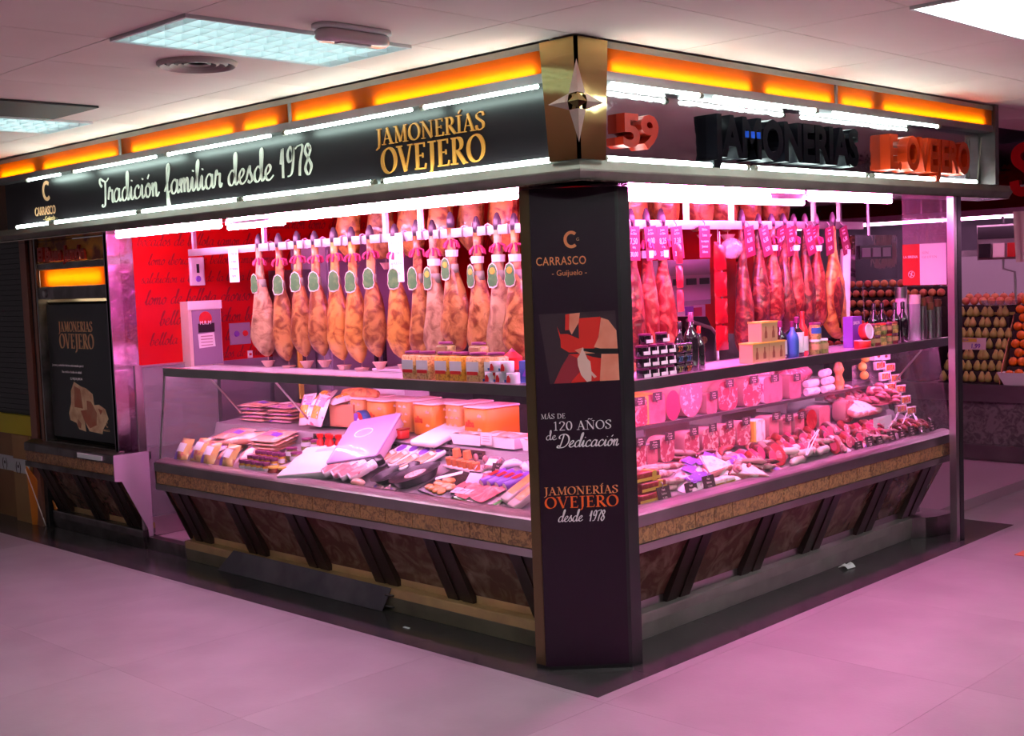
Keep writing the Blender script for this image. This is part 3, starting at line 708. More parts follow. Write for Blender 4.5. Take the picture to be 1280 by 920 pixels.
# sign letters over the window
M['signred'] = mat('dark_red_sign_letter', (.42, .02, .015), .4); M['signyel'] = mat('amber_sign_back', (.90, .42, .05), .5, noise=(7, (.25, .05, .02), .45, .6))
B().box(-5.22, -4.25, .232, .236, 1.91, 2.055).build('sign_backing', 'signyel', t, org=O)
w = script_w('El Buen Jamon', .05) if False else 1
b = B()
text(b, 'El Buen Jamón', .095, face_mx('L', 5.205, .230, 1.925), .018, xs=.98*.97/ .97*0.93, bold=.05); b.build('sign_lettering', 'signred', t, org=O)
B().lathe([(.028, 0), (.028, .008), (.018, .012), (.0001, .012)], 14, (-5.12, .213, 1.70), Matrix.Rotation(PI/2, 3, 'X')).build('lock_knob', 'steel', t, org=O)
B().box(-5.25, -4.21, .215, .30, .640, .668).build('window_sill', 'steel_dk', t, org=O)
b = B().box(-4.66, -4.32, .144, .149, .60, .632); b.build('sticker', 'paper', KT, org=KO)
# left steel side column of the kiosk
t = struct('wall_left')
B().box(-4.24, -4.195, .205, .295, .60, 2.065).build('column_face', mat('pink_steel_strip', (.62, .50, .60), .18, 1.0, bump=(7, .2, .02)), t)
B().box(-4.24, -4.197, .297, .385, .60, 2.065).build('column_face', mat('pink_steel_strip_b', (.55, .42, .53), .15, 1.0, bump=(7, .25, .02)), t)
B().box(-4.27, -4.22, .39, 3.40, 1.19, 2.60).build('red_panel', 'red', t)
B().box(-4.26, -4.215, 1.0, 3.40, .07, 1.19).build('lower_wall_panel', mat('violet_steel', (.34, .26, .36), .3, .8), t)
# script text rows on the red wall
TX = ['bellota salchichon lomo de bellota', 'bocados de bellota jamon de bellota', 'lomo ibericos de bellota jamon', 'salchichon y lomo de la tierra', 'lomo de bellota chorizo', 'bellota salchichon']
SCRX = {c: c for c in SCR}
for ch, src in (('y','u'),('j','i'),('z','s'),('p','n')): SCR[ch] = SCR[src]
b = B(); WX = (Vector((0, 1, 0)), Vector((0, 0, 1)), Vector((1, 0, 0)))
rows = [(2.10, 1.16, .045), (1.985, .43, .040), (1.86, .50, .036), (1.74, .44, .034), (1.60, .46, .046), (1.46, .56, .046), (1.33, .48, .040), (1.21, .9, .036)]
for i, (z, y0, h) in enumerate(rows):
    tx = TX[i % len(TX)] + ' ' + TX[(i+2) % len(TX)]
    wv = script_w(tx, h); script(b, tx[:int(len(tx)*min(1, (3.3-y0)/wv/1.25))], h, face_mx(WX, -4.2195, y0, z), xs=1.25, depth=.0015, T=.22, t=.09, slant=.3)
b.build('wall_script', 'redtext', t)
t = struct('wall_back')
B().box(-4.25, -1.30, 3.40, 3.45, 1.25, 2.60).build('red_panel', 'red', t)
B().box(-4.25, -1.30, 3.40, 3.45, .07, 1.25).build('lower_wall_panel', 'steel_dk', t)
b = B()
for i, z in enumerate((1.5, 1.72, 1.95, 2.16, 2.33)):
    tx = TX[(i+1) % len(TX)]; script(b, tx, .05, face_mx('L', 4.1 - .3*(i % 2), 3.40, z), xs=1.4, depth=.0015, T=.22, t=.09, slant=.3)
script(b, 'Jou', .06, face_mx('L', 2.95, 3.40, 2.2), xs=1.3, depth=.0015, slant=.3)
b.build('wall_script', 'redtext', t)
t = struct('trim_2')   # raised stall floor and its inner ceiling
B().box(-4.21, -.44, .42, 6.0, .001, .07).build('stall_floor', mat('stall_floor_vinyl', (.40, .26, .32), .4), t)
B().box(-4.24, -.17, .17, 3.40, 2.50, 2.52).build('stall_ceiling', mat('stall_ceiling_red', (.50, .10, .13), .5), t)
b = B(); sbox(b, 'L', .16, 4.24, .16, .20, 2.064, 2.56); sbox(b, 'R', .16, 3.9, .16, .20, 2.064, 2.56); b.build('inner_lintel', 'steel_dk', t)
# entrance kerb, gate post and gate
t = thing('entrance_gate', 'low pink tinted glass gate standing open beside the left counter', 'gate', (-4.2, .39, .07)); O = (-4.2, .39, .07)
B().box(-4.215, -4.185, .345, .385, .002, 1.21).build('gate_post', 'steel', t, org=O)
B().box(-4.208, -4.200, .40, .96, .09, 1.195).build('gate_glass', 'pinkglass', t, org=O)
B().box(-4.212, -4.196, .388, .402, .075, 1.205).build('gate_frame', 'steel', t, org=O)
B().box(-4.212, -4.196, .388, .97, 1.195, 1.207).build('gate_frame', 'steel', t, org=O)
B().box(-4.212, -4.196, .388, .97, .075, .20).build('gate_kick_panel', mat('rosy_steel', (.55, .40, .46), .35, .8), t, org=O)
st_ = struct('trim_3')
B().box(-4.19, -3.68, .355, .42, .001, .082).build('entrance_kerb', 'steel_dk', st_)

# ================================================================= PINK TUBES
def tubes(side, segs, label, z=2.045, d=.23):
    for i, (a0, a1, dz, dd) in enumerate(segs):
        t = thing('tube_light', label % (ORD[i]), 'lamp', P(side, a0, d+dd, z+dz)); O = P(side, a0, d+dd, z+dz)
        b = B(); sbox(b, side, a0, a1, d+dd-.018, d+dd+.018, z+dz+.016, z+dz+.04); b.build('tube_holder', 'white', t, org=O)
        B().tube([P(side, a0+.01, d+dd, z+dz), P(side, a1-.01, d+dd, z+dz)], .014, 8).build('tube', 'tube_p' if side == 'L' else 'tube_pr', t, org=O)
tubes('L', [(.56, 1.55, 0, 0), (1.56, 2.42, 0, 0), (2.35, 2.90, -.012, .045), (2.9, 4.10, .0, 0)], 'pink tube lamp under the left canopy, %s from the corner pillar')
tubes('R', [(.50, 1.70, 0, 0), (.56, 2.10, -.022, .05), (2.10, 3.00, 0, .02)], 'pink tube lamp under the right canopy, %s from the corner pillar')
# ================================================================= OUTER HALL (surroundings)
hall = struct('wall_right'); B().box(6.4, 6.5, -9, 11, -.05, 2.7).build('wall_panel', mat('hall_wall', (.20, .17, .17), .7, noise=(2, (.10, .08, .09), .4, .6)), hall)
hall = struct('wall_front'); B().box(-9, 6.5, -9, -8.9, -.05, 2.7).build('wall_panel', bpy.data.materials['hall_wall'], hall)
# ================================================================= MATERIALS FOR GOODS
M['hamskin'] = mat('cured_ham_rind', (.50, .25, .075), .38, noise=(16, (.19, .055, .018), .42, .62, .8), bump=(16, .55, .02), coat=.25)
M['hamskin2'] = mat('amber_ham_fat', (.64, .32, .07), .32, noise=(13, (.26, .07, .02), .45, .66, 1.2), bump=(14, .5, .02), coat=.3)
M['hamskin3'] = mat('dusty_ham_rind', (.50, .33, .17), .5, noise=(14, (.22, .11, .05), .42, .65, 1.0), bump=(18, .6, .02))
M['hamred'] = mat('dark_cured_meat', (.06, .007, .008), .35, noise=(14, (.30, .05, .035), .45, .7, 1.5), bump=(18, .6, .02), coat=.3)
M['hamred2'] = mat('red_cured_meat', (.14, .008, .009), .32, noise=(13, (.50, .12, .07), .48, .7, 1.8), bump=(18, .5, .02), coat=.3)
M['hoof'] = mat('dark_hoof', (.045, .03, .045), .4)
M['cord'] = mat('magenta_cord', (.42, .02, .10), .7); M['cord_y'] = mat('yellow_cord', (.75, .42, .04), .7)
M['greenlab'] = mat('green_collar_label', (.06, .20, .06), .45, noise=(30, (.12, .28, .08), .5, .7)); M['labedge'] = mat('pale_label_border', (.72, .62, .52), .5)
M['labstrap'] = mat('grey_green_strap', (.25, .27, .20), .45); M['emblem'] = mat('gold_emblem', (.75, .42, .05), .4)
M['cup'] = mat('pale_drip_cup', (.72, .45, .38), .4)
M['pinkham'] = mat('pink_cooked_meat', (.62, .17, .22), .35, noise=(16, (.50, .10, .15), .45, .65), coat=.2)
M['mort'] = mat('speckled_mortadella', (.60, .15, .22), .35, noise=(42, (.82, .52, .54), .56, .62), coat=.2)
M['mort2'] = mat('marbled_head_cheese', (.40, .05, .09), .35, noise=(30, (.80, .44, .42), .52, .60, 1.2), coat=.2)
M['darkpink'] = mat('dark_pink_meat', (.52, .04, .12), .35, coat=.2)
M['deepred'] = mat('deep_red_beef', (.36, .008, .02), .3, noise=(18, (.55, .08, .08), .55, .7, 1.0), coat=.3)
M['rind'] = mat('pale_casing', (.46, .22, .22), .4)
M['cutface'] = mat('cut_sausage_face', (.56, .10, .16), .4, noise=(60, (.88, .62, .60), .55, .65))
M['chorizo'] = mat('chorizo_skin', (.26, .012, .012), .35, noise=(30, (.45, .07, .04), .5, .65), coat=.3)
M['dusty'] = mat('floured_sausage_skin', (.62, .40, .38), .6, noise=(28, (.36, .10, .10), .48, .62), bump=(40, .4, .01))
M['brat'] = mat('white_sausage_skin', (.85, .66, .60), .35, coat=.3)
M['fat'] = mat('white_fat', (.88, .78, .74), .4, noise=(12, (.76, .40, .38), .55, .7, 2))
M['bacon'] = mat('bacon_layers', (.70, .22, .22), .35, noise=(7, (.90, .72, .68), .48, .58, 2.0), coat=.2)
M['film'] = mat('printed_film_violet', (.70, .34, .44), .2, noise=(18, (.30, .12, .58), .56, .62), coat=.5)
M['film2'] = mat('printed_film_salmon', (.82, .40, .28), .22, noise=(14, (.90, .62, .50), .5, .62), coat=.5)
M['film3'] = mat('printed_film_yellow', (.80, .48, .16), .25, noise=(22, (.62, .16, .14), .52, .62), coat=.5)
M['film4'] = mat('printed_film_white', (.86, .74, .78), .22, noise=(22, (.70, .16, .28), .58, .64), coat=.5)
M['viol'] = mat('violet_print', (.22, .08, .50), .35); M['purplelid'] = mat('purple_lid', (.18, .02, .10), .3)
M['cardgrey'] = mat('dark_price_card', (.06, .022, .028), .5); M['cardpink'] = mat('mauve_price_card', (.13, .004, .035), .45); M['cardtext'] = mat('pale_card_text', (.85, .62, .62), .5)
M['cardtext2'] = mat('grey_card_text', (.42, .28, .30), .5)
M['foam'] = mat('white_foam', (.88, .84, .84), .5); M['cardboard'] = mat('salmon_cardboard', (.66, .27, .14), .7)
M['clearpl'] = glassmat('clear_plastic', (.96, .92, .96), 1.3, .18); M['violpl'] = mat('violet_plastic_lid', (.55, .40, .66), .2, coat=.5)
M['chick'] = mat('chickpeas', (.72, .45, .16), .5, noise=(90, (.45, .22, .06), .5, .6)); M['corn'] = mat('yellow_beans', (.80, .42, .03), .5, noise=(90, (.50, .22, .02), .5, .6))
M['beans'] = mat('dark_beans', (.22, .02, .03), .4, noise=(80, (.10, .01, .01), .5, .6)); M['olive'] = mat('olive_preserve', (.30, .28, .08), .4, noise=(60, (.15, .14, .04), .5, .6))
M['jarlabel'] = mat('jar_label_pale', (.70, .70, .74), .5); M['blab'] = mat('blue_label', (.03, .10, .34), .45); M['rlab'] = mat('red_label', (.62, .02, .02), .4)
M['winegl'] = mat('dark_wine_glass', (.012, .010, .012), .08, spec=.7, coat=.6)
M['orangebox'] = mat('orange_printed_carton', (.66, .22, .012), .4); M['orangebox2'] = mat('pale_orange_printed_carton', (.66, .28, .07), .4); M['orgtxt'] = mat('red_carton_text', (.50, .01, .005), .5)
M['beigebox'] = mat('beige_carton', (.50, .30, .15), .5); M['brownpr'] = mat('brown_bottle_print', (.22, .07, .03), .5)
M['terra'] = mat('terracotta_cheese', (.72, .22, .08), .5); M['greenpk'] = mat('green_pack_edge', (.12, .45, .08), .35, coat=.4)
M['slices'] = mat('rosy_ham_slices', (.75, .16, .18), .35, noise=(8, (.85, .42, .40), .5, .65, 2), coat=.3)
M['yellowch'] = mat('yellow_rind', (.85, .52, .08), .4); M['lemon'] = mat('yellow_plastic_lemon', (.82, .62, .10), .35)
M['mauvepl'] = mat('mauve_plastic', (.62, .42, .60), .3, coat=.4); M['greypl'] = mat('grey_scale_plastic', (.40, .34, .42), .35)

# ================================================================= PLACING
BASE = {'L': 0.0, 'R': PI/2}
class Kind:
    """one kind of thing: the first put() uses the built one, later ones copy it with its parts"""
    def __init__(s, root): s.root = root; s.used = False
    def put(s, loc, label, rz=0, rx=0, ry=0, group=None, scale=None):
        rot = (Matrix.Rotation(rz, 3, 'Z') @ Matrix.Rotation(rx, 3, 'X') @ Matrix.Rotation(ry, 3, 'Y')).to_euler()
        if s.used: return dup(s.root, loc, label=label, group=group, rot=rot, scale=scale)
        s.used = True; r = s.root; r.location = loc; r.rotation_euler = rot; r['label'] = label
        if scale: r.scale = scale
        if group: r['group'] = group
        elif 'group' in r: del r['group']
        s.g = group; return r
    def at(s, side, sc, d, z, label, rz=0, **k): return s.put(P(side, sc, d, z), label, BASE[side] + math.radians(rz), **k)
def new(name, cat): return thing(name, 'x', cat)
def nth(i): return ORD[i] if i < 20 else 'further'
DS = math.atan(.362)   # slope of the display deck
def zdeck(d): return .64+(d-.235)*.362 if d < .58 else (.765+(d-.58)*3.7 if d < .60 else .84+(d-.6)*.075)

# ---- hams
def ham_kind(skin, w=.085, t=.055, L=.70, label=True, emblem=False, cup=True, tape=False, cat='ham', name='cured_ham', tassel='cord'):
    r = new(name, cat)
    prof = [(.02, .021, .019, 0), (-.04, .020, .018, 0), (-.12, .026, .022, 0), (-.19, .034, .028, 0), (-.25, .050, .036, .002), (-.33, .074, .046, .006), (-.41, .092, .054, .008), (-.49, .101, .058, .004), (-.56, .102, .058, .002), (-.61, .090, .052, .008), (-.650, .064, .042, .018), (-.675, .038, .028, .026), (-.69, .012, .012, .032)]
    k = L/.70; b = B(); n = 14; vs = []; fs = []
    for i, (z, rx, ry, cx) in enumerate(prof):
        rx *= w/.1 if i > 2 else 1; ry *= t/.056 if i > 2 else 1
        for j in range(n):
            a = 2*PI*j/n; q = 1 + .09*math.sin(3*a + i*1.1) + .06*math.sin(5*a - i*1.4)
            if i < 3: q = 1
            vs.append((cx*w/.1 + rx*q*math.cos(a), ry*q*math.sin(a), z*k))
    for i in range(len(prof)-1):
        for j in range(n): fs.append((i*n+j, i*n+(j+1) % n, (i+1)*n+(j+1) % n, (i+1)*n+j))
    fs += [tuple(range(n-1, -1, -1)), tuple(range((len(prof)-1)*n, len(prof)*n))]
    b.add(vs, fs); b.build('ham_body', skin, r, smooth='all')
    B().lathe([(.020, .015), (.024, .045), (.022, .07), (.010, .10), (.001, .105)], 8, (0, 0, 0), None, 1, .8).build('hoof', 'hoof', r, smooth='all')
    if tassel:
        b = B()
        for q in range(7):
            a = q*.9; b.tube([(.012*math.cos(a), .012*math.sin(a), -.045), (.040*math.cos(a), .030*math.sin(a), -.055-.01*(q % 3)), (.045*math.cos(a), .034*math.sin(a), -.085-.006*(q % 2))], .007, 5)
        b.build('cord_tassel', tassel, r)
    if tape: B().lathe([(.032, -.135), (.034, -.10)], 10).build('white_tape', 'paper', r)
    if label:
        B().lathe([(.040*w/.1+.006, -.225), (.036*w/.1+.004, -.175)], 14, sx=1, sy=.82).build('label_strap', 'labstrap', r, smooth='all')
        sh = [(-.026, -.010), (-.030, -.030), (-.022, -.056), (0, -.060), (.022, -.052), (.030, -.030), (.026, -.008), (.028, .015), (.018, .040), (0, .052), (-.018, .042), (-.027, .018)]
        def shield(sc, y): return [(x*sc - .008, y, z*sc - .195) for x, z in sh]
        B().prism(shield(1.12, -.040), (0, -.001, 0)).build('label_border', 'labedge', r)
        s2 = B().prism(shield(1.0, -.0412), (0, -.0012, 0)).build('collar_label', 'greenlab', r)
        if emblem:
            B().lathe([(.017, 0), (.015, .003), (.0001, .004)], 10, (-.008, -.0425, -.178), Matrix.Rotation(PI/2, 3, 'X')).build('gold_emblem', 'emblem', s2)
    if cup: B().lathe([(.0015, 0), (.0015, -.03), (.043, -.032), (.018, -.075), (.001, -.075)], 12, (.040*w/.1, 0, -.685*k)).build('drip_cup', 'cup', r)
    return Kind(r)
KH = [ham_kind('hamskin3', .088, L=.66), ham_kind('hamskin', .062, .048, .66), ham_kind('hamskin2', .064, .05, .66), ham_kind('hamskin', .084, .052, .655, True, True, False, True), ham_kind('hamskin3', .080, .05, .655, True, True, False, True)]
# x, kind, turn, white tape
row = [(3.087, 0, 5), (2.881, 1, 35), (2.699, 1, 42), (2.531, 1, 40), (2.354, 2, 38), (2.196, 2, 45), (2.037, 1, 35), (1.831, 2, 28), (1.658, 1, 20), (1.534, 4, 0), (1.396, 3, -8), (1.210, 3, 0), (1.065, 4, 6), (.950, 3, 0)]
desc = ['broad dusty cured ham at the left end of the front rail, green collar label', 'slim cured ham with a drip cup, second from the left on front rail', 'slim cured ham with a drip cup, third from the left on front rail', 'slim cured ham with a drip cup, fourth from the left on front rail',
 'slim amber cured ham, fifth from the left on front rail', 'slim amber cured ham, sixth from the left on front rail', 'slim brown cured ham just left of the white paper notice', 'amber cured ham hanging directly behind the white paper notice', 'slim cured ham just right of the white paper notice',
 'broad cured ham with gold emblem, fifth from the pillar on left rail', 'broad cured ham hung highest, gold emblem facing out, fourth from the pillar', 'broad cured ham with gold emblem, third from the pillar on left rail', 'broad cured ham behind the tomato cans, second from the pillar', 'broad cured ham hanging right against the corner pillar, left side']
for i, (s, k, a) in enumerate(row):
    KH[k].at('L', s, .60, 1.905 + (.03 if i == 10 else 0) - .006*(i % 2), desc[i], rz=a + 10*math.sin(i*2.1), scale=(1, 1, .97 + .03*math.sin(i*1.7)))
# rail left
def rail(side, s0, s1, d, z, label, hang, to=2.58):
    O = P(side, s0, d, z); t = thing('ham_rail', label, 'rail', O)
    b = B(); sbox(b, side, s0, s1, d-.012, d+.012, z-.022, z+.022); b.build('rail_bar', 'steel', t, org=O)
    for h in hang:
        b = B(); sbox(b, side, h-.010, h+.010, d-.012, d+.012, z+.022, to); b.build('hanger', 'steel', t, org=O)
    return t, O
RL, RLO = rail('L', .62, 3.86, .60, 1.925, 'steel rail carrying the front row of hams, left side', [3.80, 3.02, 1.90, 1.62])
for i, s in enumerate([3.087, 2.96, 2.78, 2.62, 2.45, 2.27, 2.10, 1.93, 1.75, 1.6, 1.47, 1.3, 1.13, .98]):
    b = B().tube([P('L', s, .585, 1.90), P('L', s, .582, 1.952), P('L', s, .60, 1.958), P('L', s, .618, 1.95), P('L', s, .612, 1.90)], .004, 5); b.build('hook', 'steel', RL, org=RLO)
RR, RRO = rail('R', .62, 3.30, .60, 1.925, 'steel rail carrying hams and price cards, right side', [1.50, 1.90, 2.74, 3.03])
# back row (left), hanging from an upper rail
KB = [ham_kind('hamskin2', .092, .06, .74, False, False, False, False), ham_kind('hamskin', .088, .06, .74, False, False, True, False)]
for i, s in enumerate([3.43, 3.29, 3.12, 2.96, 2.82, 2.66, 2.53, 2.39, 2.25, 2.11, 1.98, 1.86, 1.73]):
    KB[i % 3 == 0].at('L', s, 1.5+.06*(-1)**i, 2.57, 'unlabelled ham in the upper back row on the left, %s from the left' % nth(i), rz=25*math.sin(i*2.7))
rail('L', 1.6, 3.6, 1.5, 2.565, 'upper steel rail carrying the back row of hams, left side', [])
for i, s in enumerate([2.03, 2.17, 2.31, 2.50, 2.62, 2.76, 2.92, 3.06, 3.20, 3.34]):
    KB[i % 2].at('R', s, 1.3+.06*(-1)**i, 2.60, 'unlabelled ham in the upper back row on the right, %s from the pillar' % nth(i), rz=30*math.sin(i*1.9), scale=(1.1, 1.1, .92))
rail('R', 1.9, 3.5, 1.3, 2.585, 'upper steel rail carrying the back row of hams, right side', [])
# right rail: cured shoulders, sausages, packs
KS = [ham_kind('hamred', .070, .05, .66, False, False, False, False, name='cured_shoulder', tassel=None), ham_kind('hamred2', .064, .05, .62, False, False, False, True, name='cured_shoulder', tassel='cord'), ham_kind('hamskin2', .105, .06, .66, False, False, False, False, name='cured_shoulder', tassel=None)]
rr = [(1.05, 0, 0, 1, 'dark cured shoulder hanging beside the corner pillar, right side'), (1.17, 1, 30, 1.03, 'red cured shoulder with tape under the 8,00 price card'), (1.29, 1, -30, 1.02, 'red cured shoulder with tape between the 8,25 and 7,38 price cards'),
      (2.00, 0, 40, 1.06, 'long dark cured shoulder reaching down to the beige cartons'), (2.16, 0, 20, .86, 'dark cured shoulder under the fifth price card'), (2.29, 1, -20, .86, 'red cured shoulder under the glaring price card'), (2.41, 0, 70, .9, 'narrow dark cured shoulder right of the glaring price card'), (2.52, 1, 15, .88, 'red cured shoulder above the wine bottles'), (2.64, 0, 30, .9, 'slim dark cured shoulder left of the big cut ham'), (2.76, 1, -10, .92, 'red cured shoulder beside the big cut ham')]
for s, k, a, sc, lab in rr: KS[k].at('R', s, .60, 1.90, lab, rz=a, scale=(1, 1, sc))
KS[2].at('R', 2.95, .60, 1.90, 'big cut ham with orange fat at the right end of the right rail', rz=0)
B().grid(6, 10, lambda u, v: P('R', 2.90+.10*(u-.5)*math.sin(PI*min(1, v*1.1+.05))*1.2, .538-.012*math.sin(PI*u), 1.62-.30*v)).build('cut_lean_face', 'hamred', KS[2].root, org=P('R', 2.95, .60, 1.90)).rotation_euler = (0, 0, -PI/2)
# red vacuum packs hanging in strings
def strip_kind(n, m, w=.07, h=.11):
    r = new('hanging_pack_string', 'sausage packs')
    for k in range(n):
        z = -.06 - k*(h+.012)
        B().grid(5, 6, lambda u, v: ((u-.5)*w, -.016*math.sin(PI*u)*math.sin(PI*v), z-h*v)).grid(5, 6, lambda u, v: ((u-.5)*w, .016*math.sin(PI*u)*math.sin(PI*v), z-h*v)).build('vacuum_pack', m, r, smooth='all')
    B().box(-.002, .002, -.001, .001, -.08, .01).build('string', 'white', r)
    return Kind(r)
sk = strip_kind(3, 'deepred'); sk.at('R', 1.405, .58, 1.90, 'short string of red vacuum packs right of the 7,38 price card', rz=8)
sk2 = strip_kind(4, mat('bright_red_film', (.26, .004, .010), .2, coat=.5), .10, .13); sk2.at('R', 1.79, .60, 1.88, 'bright red pack column hanging behind the slicer guard', rz=-6)
sk2.at('R', 1.86, .66, 1.90, 'second red pack column just right of the first, behind the rail', rz=10)
sk2.at('R', 2.09, .67, 1.92, 'red pack column hanging between two dark shoulders', rz=0)
bb = new('hanging_bag', 'bag')
B().grid(6, 8, lambda u, v: ((u-.5)*(.13-.05*v), -.03*math.sin(PI*u), -.55*v)).grid(6, 8, lambda u, v: ((u-.5)*(.13-.05*v), .03*math.sin(PI*u), -.55*v)).build('bag_body', 'paper', bb, smooth='all')
Kind(bb).at('R', 3.10, .60, 1.78, 'long white plastic bag hanging right of the big cut ham', rz=15, ry=.1)
b_ = new('plastic_bag', 'bag'); B().sphere((0, 0, -.07), .07, 10, 7, 1.1, .7, .8).build('bag_body', 'clearpl', b_, smooth='all')
Kind(b_).at('R', 1.84, .56, 1.87, 'crumpled clear plastic bag on top of red pack columns')

# price cards on the right rail
def card_kind(lines, w=.095, h=.165, m='cardpink'):
    r = new('price_card', 'price card')
    B().box(-w/2, w/2, -.001, .001, -h, 0).build('card', m, r)
    b = B()
    for (s, z, hh) in lines:
        text(b, s, hh, Matrix.Translation((0, -.0012, z)) @ Matrix.Rotation(PI/2, 4, 'X'), .0008, xs=.8, align='CENTER')
    b.build('card_print', 'cardtext', r)
    B().tube([(0, .0, -.004), (0, -.004, .012), (0, .010, .03)], .0025, 5).build('clip', 'steel', r)
    return Kind(r)
def gl(s, d, z): return s, d, z
cards = [(1.036, 0, '7,50', '30,00', 'mauve price card half hidden by the corner pillar'), (1.165, 6, '8,00', '32,00', 'mauve price card reading 8,00, second from the pillar'), (1.262, 4, '8,25', '33,00', 'mauve price card reading 8,25, third from the pillar'), (1.378, 6, '7,38', '29,50', 'mauve price card reading 7,38, fourth from the pillar')]
for s, a, p1, p2, lab in cards:
    ck = card_kind([('Jamón', -.022, .012), ('de Cebo', -.040, .012), (p1, -.085, .030), ('100 g', -.105, .010), (p2, -.145, .024)])
    ck.at('R', s, .575, 1.915, lab, ry=math.radians(-a))
ck = card_kind([('Ibéricos', -.025, .013), ('Lomo', -.055, .015), ('Los mejores', -.085, .012), ('Jamones', -.112, .014), ('Selectos', -.14, .013)]); ck.at('R', 1.62, .575, 1.92, 'mauve text card hanging over the scale display')
ck = card_kind([('Lomo', -.024, .013), ('Cebo', -.044, .013), ('6,38', -.085, .026), ('5,50', -.135, .022)])
for i, (s, lab) in enumerate([(2.02, 'tilted price card right of the crumpled bag'), (2.17, 'tilted price card, second right of the crumpled bag'), (2.35, 'strongly lit glaring price card above red shoulders'), (2.45, 'price card overlapped by the glaring one'), (2.62, 'tilted pale price card left of the last pair'), (2.70, 'price card behind the tilted pale one'), (2.86, 'price card above the big cut ham, last but one'), (3.03, 'last price card at the right end of the rail')]):
    ck.at('R', s, .572 + .006*(i % 2), 1.915, lab, ry=math.radians(-12 - 4*(i % 3)), rx=math.radians([4, -2, 14][i % 3]))
sm = card_kind([('7', -.03, .02), ('2', -.06, .02)], .07, .10, 'yellowch')
sm.at('R', 2.235, .66, 1.80, 'small yellow card behind the price cards, left one'); sm.at('R', 2.56, .66, 1.80, 'small yellow card behind the price cards, right one')
# white notices on the left rail
def notice(w, h, lines, sz, cat='notice', name='paper_notice', mt='cardtext2'):
    r = new(name, cat); B().box(-w/2, w/2, -.001, .001, -h, 0).build('sheet', 'paper', r)
    b = B()
    for i, s in enumerate(lines): text(b, s, sz, Matrix.Translation((0, -.0012, -h*(i+.8)/(len(lines)+.5))) @ Matrix.Rotation(PI/2, 4, 'X'), .0008, xs=.8, align='CENTER')
    b.build('printed_text', mt, r); return Kind(r)
notice(.105, .20, ['A PARTIR', 'La mejor', 'de nuestra', 'tierra'], .018, mt='viol').at('L', 3.33, .58, 1.925, 'small printed white notice at the left end of the ham rail')
notice(.115, .24, ['A PARTIR', 'DEL DIA', 'LA VUESTRA', 'TIENDA'], .016).at('L', 1.80, .578, 1.93, 'white paper notice hanging in front of the hams on rail')

# ================================================================= RED WALL FITTINGS
def wthing(name, label, cat, y, z): return thing(name, label, cat, (-4.22, y, z), PI/2)
t = wthing('ticket_dispenser', 'pale ticket dispenser on the red wall under the rail end', 'dispenser', .855, 1.81)
B().rbox(-.055, .055, -.03, 0, -.095, .095, .01).build('housing', mat('dispenser_shell', (.66, .58, .62), .4), t)
B().box(-.010, .010, -.033, -.03, -.01, .05).build('slot', 'blackpl', t)
B().lathe([(.022, 0), (.018, .006), (.0001, .006)], 12, (0, -.03, -.05), Matrix.Rotation(PI/2, 3, 'X')).build('button', 'viol', t)
t = wthing('electric_cabinet', 'white electric cabinet on the red wall with red sticker and notice', 'cabinet', .845, 1.40)
B().box(-.125, .125, -.10, -.001, -.24, .21).build('cabinet_box', mat('cabinet_paint', (.66, .50, .44), .5), t)
B().box(-.10, .118, -.106, -.101, -.22, .15).build('cabinet_door', mat('cabinet_door_lilac', (.36, .28, .40), .25, .3), t)
B().box(-.128, .128, -.112, -.10, .155, .212).build('cabinet_lid', 'white', t)
B().lathe([(.05, 0), (.048, .002), (.0001, .002)], 16, (.0, -.1065, .09), Matrix.Rotation(PI/2, 3, 'X')).build('round_sticker', 'rlab', t)
B().box(-.06, .065, -.1095, -.107, .0, .06).build('sticker_band', 'blackpl', t)
b = B(); text(b, 'M.R.M', .026, Matrix.Translation((-.048, -.1096, .052)) @ Matrix.Rotation(PI/2, 4, 'X'), .001, xs=.95); b.build('sticker_text', 'paper', t)
B().obox((.0, -.108, -.055), (.125, .002, .095), Matrix.Rotation(-.06, 3, 'Y')).build('pinned_notice', 'paper', t)
b = B()
for k in range(4): b.box(-.045, .045, -.1100, -.1095, -.09+.02*k, -.084+.02*k)
b.build('notice_lines', 'cardtext2', t)
t = wthing('socket_plate', 'grey double socket and switch plate on the red wall', 'socket', 1.175, 1.37)
B().rbox(-.085, .085, -.012, 0, -.075, .075, .006).build('plate', mat('socket_grey', (.36, .30, .40), .35, .3), t)
for x, m in ((-.03, 'viol'), (.04, 'rlab')): B().lathe([(.022, 0), (.018, .010), (.0001, .010)], 12, (x, -.012, .0), Matrix.Rotation(PI/2, 3, 'X')).build('socket_outlet', m, t)
t = wthing('light_switch', 'tiny white switch on the red wall below the socket plate', 'switch', 1.25, 1.22)
B().box(-.018, .018, -.008, 0, -.025, .025).build('plate', 'white', t); B().box(-.010, .010, -.011, -.008, -.008, .008).build('rocker', 'rlab', t)
